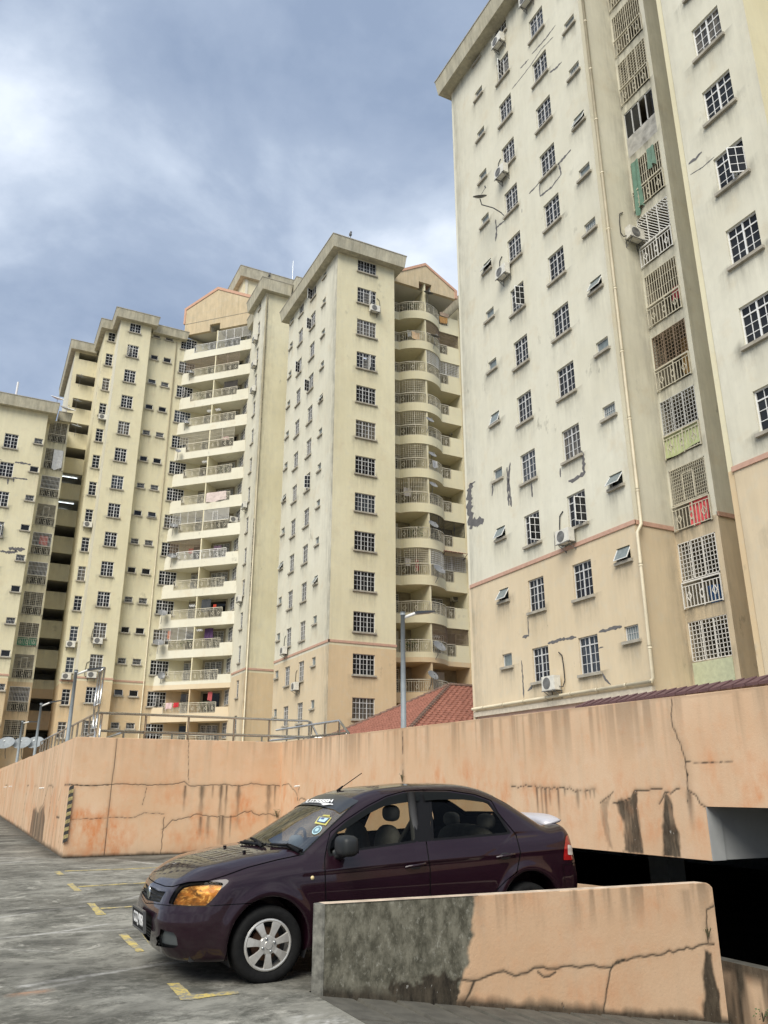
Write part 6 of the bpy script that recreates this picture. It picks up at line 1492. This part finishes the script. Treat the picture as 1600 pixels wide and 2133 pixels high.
for px_, lab in (((532,712),'air conditioner topmost of three on the narrow left facing pier'),((530,765),'air conditioner middle of three near the top of the left facing pier'),((528,818),'air conditioner lowest of three near the top of the left facing pier'),((510,1060),'air conditioner halfway down the left facing pier beside the pink blanket floor'),((499,1255),'air conditioner low on the left facing pier beside dark corner balconies')):
    A_(lab, NO2, ROT_L, 19.54, px_, cable=False)
A_('white air conditioner standing on the corner balcony parapet below the hung blanket', DO, ROT_R, 73.0, (486, 1089), cable=False)

def dish(label, px, axis, val, r=.36, yaw=-30, tilt=28, mat='dish', reach=.55, group='satellite dishes on the balconies', down=.45):
    p = on(px[0], px[1], axis, val); e = empty('satellite_dish', p, label, 'satellite dish', group, R(yaw))
    T = Matrix.Rotation(R(90-tilt), 4, 'X')
    m = MB(); m.lathe([(r*t, .28*r*t*t) for t in (0,.2,.4,.6,.8,.95,1)] + [(r*1.0, .28*r-.012)] + [(r*t, .28*r*t*t-.015) for t in (.95,.6,.2,0)], (0,0,0), 22)
    m.v = [tuple(T @ Vector((x, y*1.08, -z_+.0))*1) for x, y, z_ in [(a, b, -c) for a, b, c in m.v]]
    put('reflector', m.mesh('reflector', M[mat], True), e, p, R(yaw))
    a = MB(); n = T @ Vector((0,0,1)); c = Vector((0,0,0)) + n*r*1.0 + Vector((0,0,-r*.35)); a.tube([T @ Vector((0,-r*.95,.2*r)), c], .014, 6); a.tube([c, c + (Vector((0,0,0))-c).normalized()*.12], .04, 8)
    put('feed_arm', a.mesh('feed_arm', M['steel']), e, p, R(yaw))
    b = MB(); b.tube([-n*.02, -n*.12 + Vector((0,0,-.05)), -n*.14 + Vector((0,0,-down)), -n*reach + Vector((0,0,-down-.08))], .022, 7); put('mount', b.mesh('mount', M['dishdark'], True), e, p, R(yaw))
    return e
# long-armed dish on the right tower
p = on(1000, 412, 0, 19.25); q = on(1050, 449, 0, 20.36)
e = empty('satellite_dish', q, 'dark satellite dish on a long curved arm out from the right tower', 'satellite dish', 'satellite dishes on the balconies', 0)
m = MB(); pts = [q, q + (p-q)*.12 + Vector((0,0,.05)), q + (p-q)*.45 + Vector((0,0,-.02)), p + Vector((.05,-.05,-.45)), p + Vector((0,0,-.08))]; m.tube([v - q for v in pts], .03, 8); put('mount', m.mesh('mount', M['dishdark'], True), e, q)
m = MB(); m.lathe([(.36*t, .09*t*t) for t in (0,.25,.5,.75,1)] + [(.36*t, .09*t*t-.02) for t in (1,.5,0)], (0,0,0), 22); T = Vector((-.30,-.42,.85)).to_track_quat('Z','Y').to_matrix().to_4x4(); m.v = [tuple((p-q) + T @ Vector(v)) for v in m.v]; put('reflector', m.mesh('reflector', M['dishdark'], True), e, q)
m = MB(); m.tube([(p-q) + Vector((-.05,-.22,.05)), (p-q) + Vector((.12,-.35,.42))], .014, 6); m.tube([(p-q) + Vector((.12,-.35,.40)), (p-q) + Vector((.10,-.33,.52))], .035, 8); put('feed_arm', m.mesh('feed_arm', M['dishdark'], True), e, q)
for px_, fl_, mt, rr in (((892,612),'dark satellite dish on the divider of the top curved balconies','dishdark',.42),((906,702),'dark satellite dish on the second floor of curved balconies from the top','dishdark',.40),((895,876),'pale satellite dish on the divider beside the curved balcony with a hung cloth','dish',.36),((900,948),'pale satellite dish on the curved balcony divider just above the barred shutters row','dish',.36),((902,1011),'pale satellite dish at the divider one floor above the black shutters','dish',.36),((902,1094),'grey satellite dish in front of the black balcony shutters','dish',.42),((914,1188),'large grey satellite dish on the rail under the maroon awning','dish',.5),((914,1348),'large grey satellite dish on the curved rail just above the tiled roof','dish',.5),((901,1408),'satellite dish tipped back on the lowest visible curved balcony','dish',.42)):
    dish(fl_, px_, 1, 50.55, rr, 10, 40 if mt == 'dish' else 62, mt)
for px_, fl_, rr, tl in (((396,776),'white satellite dish beside the second corner balcony from the gable',.42,50),((386,880),'satellite dish on the fourth corner balcony from the gable',.4,45),((371,940),'small satellite dish under the barred fifth corner balcony from the gable',.3,40),((361,1096),'grey satellite dish beside the louvred corner balcony halfway down',.42,50),((358,1160),'grey satellite dish beside the brown barred corner balcony',.42,50),((397,1238),'satellite dish lying almost flat on the corner balcony fascia',.45,70),((338,1278),'grey satellite dish hung in front of the big window below the flat lying dish',.45,45),((330,1340),'grey satellite dish below the orange cloth on the louvred corner balcony',.5,50),((336,1408),'round satellite dish beside the corner balcony above the trim band',.34,20)):
    q_ = on(px_[0], px_[1], 1, 76.4); dish(fl_, px_, 1, 76.4, rr, -5, tl, 'dish')
for px_, fl_, yv, rr in (((120,832),'white satellite dish standing on the far left roof edge',79.5,.7),((140,854),'big white satellite dish on the small roof beside the open corridors',79.2,.8),((160,836),'satellite dish in front of the third open corridor from the top',84.0,.5),((168,786),'satellite dish in front of the second open corridor from the top',84.0,.55),((159,889),'satellite dish in front of the fourth open corridor from the top',84.0,.55)):
    dish(fl_, px_, 1, yv, rr, 15, 62, 'dishgrey' if 'corridor from' in fl_ else 'whitep')
for px_, fl_ in (((12,1551),'grey satellite dish leftmost of the row standing on the far peach wall'),((46,1551),'grey satellite dish behind the thinnest street lamp on the far peach wall'),((73,1550),'grey satellite dish partly hidden behind the second street lamp')):
    dish(fl_, px_, 1, 65.8, .62, -20, 50, 'dishgrey', group='dishes on the far wall')

def leafy(name, label, p, r, h, n, mat, cat='plant', group=None, seed=0, stem=True):
    rr = random.Random(seed); e = empty(name, p, label, cat, group); m = MB()
    for i in range(n):
        a = rr.uniform(0, 2*math.pi); d = r*math.sqrt(rr.random()); z = h*(.25 + .75*rr.random()); c = Vector((d*math.cos(a), d*math.sin(a), z)); s = rr.uniform(.35, 1.0)*min(r, h)*.38
        t = Vector((math.cos(a), math.sin(a), rr.uniform(-.3, .8))).normalized(); s2 = t.cross(Vector((rr.uniform(-1,1), rr.uniform(-1,1), rr.uniform(.2,1)))).normalized()
        m.add([c, c + t*s*.5 + s2*s*.28, c + t*s + Vector((0,0,-.15*s)), c + t*s*.5 - s2*s*.28], [(0,1,2),(0,2,3)])
    put('leaves', m.mesh('leaves', M[mat]), e, p)
    if stem:
        sm = MB()
        for i in range(5): a = rr.uniform(0, 6.28); sm.tube([(0,0,0),(r*.3*math.cos(a), r*.3*math.sin(a), h*.5),(r*.6*math.cos(a), r*.6*math.sin(a), h*.85)], .006*max(1, h*2), 5)
        put('stem', sm.mesh('stem', M['stem']), e, p)
    return e
M['leaf'] = plain('green_leaf', (.050,.105,.028), .6, var=.45, scale=30); M['stem'] = plain('plant_stem', (.09,.08,.04), .8)
# clothes, sheets and tubs
def cloth(name, label, O, rot, u, z, w, h, col, cat='laundry', off=-.12, folds=5, group=None, seed=0):
    r = random.Random(seed); nx, nz = 14, 8; V_ = []; P = loc_of(O, rot, u, off, z)
    for i in range(nx+1):
        for j in range(nz+1):
            a, b = i/nx, j/nz; V_.append((w*a + r.uniform(-.004,.004)*w, -.05*math.sin(a*folds*math.pi + 1.3*b) * (.3+b) - .03, -h*b*(1 + .07*math.sin(a*5+seed))))
    me = mesh_of(name, V_, [(i*(nz+1)+j, (i+1)*(nz+1)+j, (i+1)*(nz+1)+j+1, i*(nz+1)+j+1) for i in range(nx) for j in range(nz)], plain(name + '_fabric', col, .9, var=.15, scale=4), True)
    o = put(name, me, None, P, rot); tag(o, label, cat, group); return o
LN = 'laundry hung on the balconies'
cloth('blanket', 'large pale pink blanket draped over a corner balcony rail', DO, ROT_D, 4.15, zk(8)+.30, 2.2, .95, (.62,.52,.48), 'blanket', -.02, 3)
cloth('towel', 'red cloth hung on the lowest clear corner balcony', DO, ROT_D, 2.4, zk(1)+.28, .55, .42, (.50,.03,.04), 'laundry', -.02, 2, LN, 1)
cloth('towel', 'pale pink cloth beside the red one on the low corner balcony', DO, ROT_D, 1.6, zk(1)+.28, .65, .55, (.66,.48,.48), 'laundry', -.02, 2, LN, 2)
cloth('shirt', 'black shirt hung behind the red cloth on the low corner balcony', DO, ROT_D, 2.9, zk(1)+1.05, .6, .7, (.02,.02,.022), 'laundry', .3, 2, LN, 3)
cloth('shirt', 'red and white shirt hanging in the right half of the low corner balcony', DO, ROT_D, 5.6, zk(1)+1.2, .45, .8, (.45,.10,.10), 'laundry', .5, 2, LN, 4)
cloth('shirt', 'orange shirt hanging behind white louvres of a corner balcony', DO, ROT_D, .9, zk(3)+1.25, .35, .8, (.60,.16,.04), 'laundry', .3, 2, LN, 5)
cloth('curtain', 'purple curtain hung in the corner balcony beside white louvres', DO, ROT_D, 4.6, zk(3)+1.35, .9, 1.0, (.10,.05,.13), 'curtain', .8, 5)
cloth('towel', 'white towel hanging on the right half of a curved balcony', RO, ROT_R, 29.9-20.53, zk(7)+.25, .45, .6, (.72,.72,.72), 'laundry', 51.0-49.1, 2, LN, 6)
cloth('sheet', 'light brown board leaning on the second curved balcony rail', RO, ROT_R, 28.3-20.53, zk(11)+.2, .75, .7, (.60,.42,.25), 'board', 51.2-49.1, 0)
cloth('bamboo_screen', 'orange bamboo screen tied to the small top balcony rail', RO, ROT_R, 31.45-20.53, zk(12)+.1, .85, .6, (.48,.27,.10), 'screen', 51.9-49.1, 9)
cloth('blanket', 'folded tan mattress lying over the top curved balcony end rail', RO, ROT_R, 31.5-20.53, zk(12)+.55, .95, .35, (.52,.38,.27), 'mattress', 51.9-49.1, 1)
cloth('plastic_sheet', 'torn green plastic sheet over the left side of a barred kitchen balcony', SO, ROT_L, .22, 7.55+FH*6+2.4, .42, 2.6, (.13,.23,.17), 'plastic sheet', -.06, 3, 'green plastic sheets', 7)
cloth('plastic_sheet', 'smaller green plastic sheet at the upper right of the barred kitchen balcony', SO, ROT_L, 1.15, 7.55+FH*6+2.4, .40, 1.0, (.16,.26,.20), 'plastic sheet', -.05, 3, 'green plastic sheets', 8)
cloth('panel', 'bright pink red sheet behind the railing of a kitchen balcony', SO, ROT_L, .88, 7.55+FH+.98, .85, .92, (.62,.09,.10), 'sheet', .02, 8)
cloth('panel', 'pale green board behind a kitchen balcony railing', SO, ROT_L, .10, 7.55+FH*2+.92, 1.68, .86, (.42,.46,.24), 'board', .02, 0)
cloth('curtain', 'yellow brown curtain hanging in a barred kitchen balcony', SO, ROT_L, .7, 7.55+FH*3+2.3, .6, 1.5, (.36,.22,.07), 'curtain', .9, 6)
cloth('towel', 'red clothing hanging in a high barred kitchen balcony', SO, ROT_L, 1.0, 7.55+FH*4+1.5, .4, .6, (.30,.03,.05), 'laundry', .5, 2, LN, 9)
cloth('towel', 'red and white washing behind bars of the far left block', SO2, ROT_R, .95, 5.1+FH*6+1.9, .75, .9, (.50,.08,.05), 'laundry', .15, 3, LN, 10)
cloth('panel', 'green board behind a barred balcony of the far left block', SO2, ROT_R, .34, 5.1+FH*3+.8, 1.62, .7, (.04,.17,.10), 'board', .03, 0)
cloth('sheet', 'torn white plastic over a barred balcony of the far left block', SO2, ROT_R, 1.05, 5.1+FH*9+2.1, .9, 2.0, (.70,.70,.70), 'plastic sheet', -.08, 4)
DR = 'white folding racks on the balconies'
def rack(label, O, rot, u, z, w=.55, d=.25):
    P = loc_of(O, rot, u, d, z); e = empty('drying_rack', P, label, 'drying rack', DR, rot)
    for s in (-1, 1):
        m = MB(); n = 6
        for i in range(n): m.bar((w*i/n, s*.12, .0 if (i + (s > 0)) % 2 else .22), (w*(i+1)/n, s*.12, .22 if (i + (s > 0)) % 2 else .0), .028)
        put('lattice', m.mesh('lattice', M['whitep']), e, P, rot)
    m = MB()
    for i in range(n+1): m.bar((w*i/n, -.12, .11), (w*i/n, .12, .11), .02)
    put('rod', m.mesh('rod', M['whitep']), e, P, rot)
rack('white zigzag drying rack on the fourth corner balcony from the gable, left half', DO, ROT_D, 3.3, zk(11)+.75)
rack('white zigzag drying rack on the fourth corner balcony from the gable, right half', DO, ROT_D, 4.3, zk(11)+.75)
rack('white zigzag drying rack in the sixth corner balcony from the gable', DO, ROT_D, 3.2, zk(9)+.85)
rack('white zigzag drying rack in the corner balcony with the purple curtain', DO, ROT_D, 4.1, zk(3)+1.0)
rack('white zigzag drying rack in the dark corner balcony above the purple curtain', DO, ROT_D, 3.1, zk(4)+.5)
rack('white zigzag drying rack on a curved balcony above the lamp arm', RO, ROT_R, 29.9-20.53, zk(2)+.55, .6, 2.4)
for k, u, lab, col, w, h in ((11, 28.4, 'pale shirt hanging on the right of the second curved balcony', (.6,.6,.58), .4, .6), (6, 27.9, 'white washing behind the long curved bars halfway down', (.6,.58,.6), .7, .7), (4, 28.9, 'red cloth behind the curved bars above the potted balcony', (.45,.04,.06), .3, .9), (4, 28.0, 'white clothes behind the curved bars above the potted balcony', (.62,.6,.62), .5, .6)):
    cloth('towel', lab, RO, ROT_R, u-20.53, zk(k)+.9, w, h, col, 'laundry', 52.2-49.1, 3, LN, int(u*10))
for k, u, lab, col, w, h in ((10, 5.3, 'pink cloth hung on the barred fifth corner balcony from the gable', (.62,.40,.40), .7, .35), (6, 2.4, 'red washing behind brown bars of a corner balcony', (.36,.06,.05), .5, .5), (6, 5.2, 'dark flowered cloth on the blue tinted corner balcony', (.10,.06,.09), .8, .45), (4, 5.6, 'red basket cloth at the right end of a dark corner balcony', (.5,.06,.03), .3, .3), (12, 5.0, 'dark roller blind hanging in the third corner balcony from the gable', (.04,.035,.03), 1.6, 1.1), (4, 4.3, 'dark blind in the right half of the corner balcony two floors above the trim band', (.05,.055,.06), 1.0, 1.2)):
    cloth('cloth', lab, DO, ROT_D, u, zk(k)+1.15 if h > 1 else zk(k)+.6, w, h, col, 'laundry' if h < 1 else 'blind', .35, 3, LN if h < 1 else None, int(u*10))
for k, u, lab, rr_ in ((2, 28.0, 'green potted plants on the curved balcony above the lamp arm', .4), (5, 28.6, 'dark potted plants on the curved balcony below the black shutters row', .5), (12, 28.6, 'green potted plant on the top curved balcony', .45)):
    leafy('potted_plant', lab, (u, 51.55, zk(k)-.62), rr_, .95, 80, 'leaf', 'plant', 'potted plants on the balconies', k+40)
P = loc_of(SO, ROT_L, 1.25, .35, 7.55); b = empty('water_tub', P, 'blue plastic tub behind the lowest railed kitchen balcony', 'tub', rot=ROT_L)
m = MB(); m.lathe([(.0,0),(.24,0),(.30,.62),(.32,.64),(.29,.64),(.23,.05),(0,.05)], (0,0,0), 18); put('tub', m.mesh('tub', plain('blue_plastic', (.03,.13,.36), .5), True), b, P); m = MB(); m.tube([(-.30,0,.6),(-.33,0,.5),(-.30,0,.4)], .015, 6); put('handle', m.mesh('handle', M['black']), b, P)
# awning
q0 = on(923, 1146, 1, 51.6); m = MB(); L_ = 2.1
for i in range(10): x = q0.x + L_*i/10; m.add([(x,51.2,q0.z-.18),(x+L_/10-.01,51.2,q0.z-.18),(x+L_/10-.01,52.05,q0.z+.12),(x,52.05,q0.z+.12),(x+L_/20,51.2,q0.z-.13),(x+L_/20,52.05,q0.z+.17)], [(0,4,5,3),(4,1,2,5),(0,3,2,1)])
m.put('awning', plain('maroon_awning', (.20,.055,.045), .6), MT)
m = MB(); m.bar((q0.x+L_-.05,51.3,q0.z-.15),(q0.x+L_-.05,51.98,q0.z-.5),.03); m.bar((q0.x+.05,51.3,q0.z-.15),(q0.x+.05,51.98,q0.z-.5),.03); m.put('awning_bracket', M['black'], MT)
# potted plants on the balconies
for k, u, lab in ((13, 3.2, 'green potted plants along the second corner balcony from the gable'), (12, 2.3, 'green potted plant at the left of the third corner balcony from the gable'), (9, 5.6, 'green potted plant on the right of the sixth corner balcony from the gable'), (1, 5.2, 'green potted plant in the right half of the lowest clear corner balcony'), (3, 2.9, 'green potted plant behind the louvred corner balcony rail')):
    P = loc_of(DO, ROT_D, u, .35, zk(k)-.65); leafy('potted_plant', lab, P, .45, 1.05, 90, 'leaf', 'plant', 'potted plants on the balconies', k)
# birds on the roof edges
for px_, pl_, lab in (((730,492),(1,48.4),'small dark bird perched on the middle tower roof edge'),((561,574),(1,74.4),'small dark bird perched on the lift house roof')):
    p = on(px_[0], px_[1]+4, pl_[0], pl_[1]); b = empty('bird', p, lab, 'bird', 'birds on the roofs'); s = 2.2
    m = blob((0,0,.16*s), (.055*s,.05*s,.085*s), 8, 2.0); h = blob((.02*s,0,.27*s), (.035*s,.033*s,.038*s), 6, 2.0); m.add(h.v, h.f); m.add([(.05*s,-.008*s,.27*s),(.05*s,.008*s,.27*s),(.085*s,0,.262*s)], [(0,1,2)]); m.add([(-.02*s,-.03*s,.12*s),(-.02*s,.03*s,.12*s),(-.09*s,.02*s,.02*s),(-.09*s,-.02*s,.02*s)], [(0,1,2,3)])
    put('body', m.mesh('body', M['dishdark'], True), b, p); l = MB(); l.bar((.0,-.02*s,0),(0,-.02*s,.09*s),.008*s); l.bar((0,.02*s,0),(0,.02*s,.09*s),.008*s); put('leg', l.mesh('leg', M['dishdark']), b, p)
m = MB(); m.tube([(-.8,78,37.1),(-.8,78,39.0)], .09, 8); m.put('vent_pipe', M['whitep'], FL)

# ================================================================ LAMPS, RAILS, WEEDS
def lamp(label, base, top, tip_px, r0=.056, r1=.042):
    e = empty('street_lamp', base, label, 'street lamp', 'street lamps on the peach walls'); b = Vector(base); t = Vector((base[0], base[1], top)); tip = on(*tip_px, 1, base[1])
    m = MB(); m.tube([b, b.lerp(t, .5), t], r0, 14, True, r1); m.tube([t - Vector((0,0,.02)), t + Vector((0,0,.05))], r1*1.25, 14); put('pole', m.mesh('pole', M['pole'], True), e)
    d = tip - t; a1 = t + d*.42; m = MB(); m.tube([t + Vector((0,0,-.08)), a1], .032, 10); put('arm', m.mesh('arm', M['railwhite'], True), e)
    m = MB(); w = .13; dn = d.normalized(); c0, c1 = t + d*.38, tip; up = Vector((-dn.z, 0, dn.x)); K = []
    for c, hw, th in ((c0,.04,.03),(c0.lerp(c1,.12),.09,.035),(c0.lerp(c1,.9),.10,.02),(c1,.09,.01)): K += [c + Vector((0,-hw,0)) + up*th, c + Vector((0,hw,0)) + up*th, c + Vector((0,hw,0)) - up*th*.6, c + Vector((0,-hw,0)) - up*th*.6]
    m.add(K, [(i*4+j, i*4+(j+1)%4, (i+1)*4+(j+1)%4, (i+1)*4+j) for i in range(3) for j in range(4)] + [(0,3,2,1), (12,13,14,15)]); put('lamp_head', m.mesh('lamp_head', M['lamp']), e)
    return e
lamp('tallest grey street lamp standing on the peach wall in front of the tiled roof', (XW+.09, 13.97, 2.45), 4.78, (902, 1275))
lamp('grey street lamp on the left wall nearest the railings corner', (XL+.09, 23.5, 2.5), 4.50, (219, 1391))
lamp('grey street lamp second along the left wall, before the satellite dishes', (XL+.09, 34.8, 2.6), 4.63, (130, 1459))
lamp('thin far grey street lamp third along the left wall', (XL+.09, 46.3, 2.7), 4.76, (81, 1504), .07, .045)
SR = 'steel railings above the peach walls'
def rails(label, segs, posts, r=.03):
    p0 = Vector(segs[0][0]); e = empty('railing', (p0.x, p0.y, 1.6), label, 'railing', SR)
    for s in segs: m = MB(); m.tube(s, r, 9); put('rail', m.mesh('rail', M['stainless'], True), e)
    for a, b in posts: m = MB(); m.tube([a, b], r*.9, 8); put('post', m.mesh('post', M['stainless'], True), e)
yr_ = 21.0; ztop_ = 3.22; xs_ = [on(px_, 1490, 1, yr_).x for px_ in (204, 305, 394, 489, 562)]; xe = on(648, 1498, 1, yr_).x; xd = on(667, 1530, 1, yr_).x
rails('long stainless railing along the top of the back wall with a bent down end', [[(xs_[0],yr_,ztop_),(xe-.1,yr_,ztop_),(xe,yr_,ztop_-.03),(xd,yr_,2.70)], [(xs_[0]+.1,yr_,2.80),(xe-.1,yr_,2.80),(xe,yr_,2.70)]], [((x,yr_,1.6),(x,yr_,ztop_)) for x in xs_ + [xe-.05]])
ys_ = [21.0] + list(np.arange(22.3, 37.5, 1.25))
rails('stainless railing with many uprights receding along the left wall', [[(2.72,21.0,ztop_),(2.72,37.3,ztop_+.12)], [(2.72,21.0,2.74),(2.72,37.3,2.84)]], [((2.72,y,2.3),(2.72,y,ztop_+.12*(y-21)/16.3)) for y in ys_])
c0, c1, c2 = on(576, 1521, 0, 8.1), on(707, 1501, 0, 8.1), on(727, 1528, 0, 8.1)
rails('stainless stair railing rising toward the tiled roof with a sloping end', [[c0, c1, c2], [on(560, 1543, 0, 8.1), on(720, 1527, 0, 8.1)]], [((on(x, 1510, 0, 8.1).x, on(x, 1510, 0, 8.1).y, 1.6), on(x, 1521 - (x-576)*.153, 0, 8.1)) for x in (598, 623, 649, 677, 707)])
y2_ = 22.6; z2 = on(400, 1529, 1, y2_).z; xa, xb_ = on(258, 1525, 1, y2_).x, on(735, 1532, 1, y2_).x; x0_ = on(222, 1537, 1, y2_)
rails('lower inner stainless rail running behind the long back railing', [[(x0_.x,y2_,x0_.z),(xa,y2_,z2),(xb_,y2_,z2)]], [((x,y2_,1.6),(x,y2_,z2)) for x in np.linspace(xa, xb_-.3, 6)])
cg = lambda x, y: on(180 + x/11.225, 1370 + y/11.225, 1, 20.95)
e = empty('gate_frame', (2.7, 20.95, 1.6), 'tall narrow stainless steel frame of parallel tubes at the railings corner', 'frame')
for a, b in (((300,340),(190,1130)),((350,300),(255,1080)),((435,230),(310,1080)),((190,1130),(160,1650)),((310,1080),(220,1650)),((300,340),(435,230)),((190,1130),(310,1070)),((365,1310),(300,1870))):
    m = MB(); m.tube([cg(*a), cg(*b)], .026 if a != (365,1310) else .03, 8); put('tube', m.mesh('tube', M['stainless'], True), e)
e = empty('bicycle_hoop', on(540, 1556, 1, 21.6), 'two small curved steel hoops behind the back wall railing', 'hoop'); c = on(536, 1560, 1, 21.6)
for dx in (0, .17): m = MB(); m.tube([(c.x+dx+.2*math.cos(a), 21.6, c.z+.18*math.sin(a)) for a in np.linspace(0, math.pi, 12)], .022, 7); put('hoop', m.mesh('hoop', M['stainless'], True), e)
# spouts and weeds
sm = MB()
q = on(624, 1637, 0, XW); sm.tube([(XW+.02,q.y,q.z),(XW-.13,q.y,q.z-.015)], .022, 8); sm.put('drain_spout', M['railwhite'], right_wall)
for px_ in ((700,925),(105,910),(190,898)):
    q = on(*zl(*px_), 0, XL); sm = MB(); sm.tube([(XL+.02,q.y,q.z),(XL-.14,q.y,q.z-.01)], .024, 8); sm.put('drain_spout', M['railwhite'], left_wall)
q = on(577, 1704, 1, YB-.05); leafy('weed', 'small green weed growing from the back wall crack beside the windscreen', q, .10, .20, 50, 'leaf', 'plant', 'weeds in the cracks', 21)
q = on(838, 1628, 0, XW-.03); leafy('weed', 'tiny weed in the wall joint just above the car roof', q, .06, .14, 30, 'leaf', 'plant', 'weeds in the cracks', 22)
q = on(1476, 1952, 1, YN-.02); leafy('weed', 'thin weed in the crack at the right end of the low parapet', q, .05, .09, 26, 'leaf', 'plant', 'weeds in the cracks', 23)
q = on(1590, 2128, 0, XW-.05); leafy('weed', 'green weed at the foot of the ramp wall, bottom right corner', q, .08, .10, 40, 'leaf', 'plant', 'weeds in the cracks', 24)
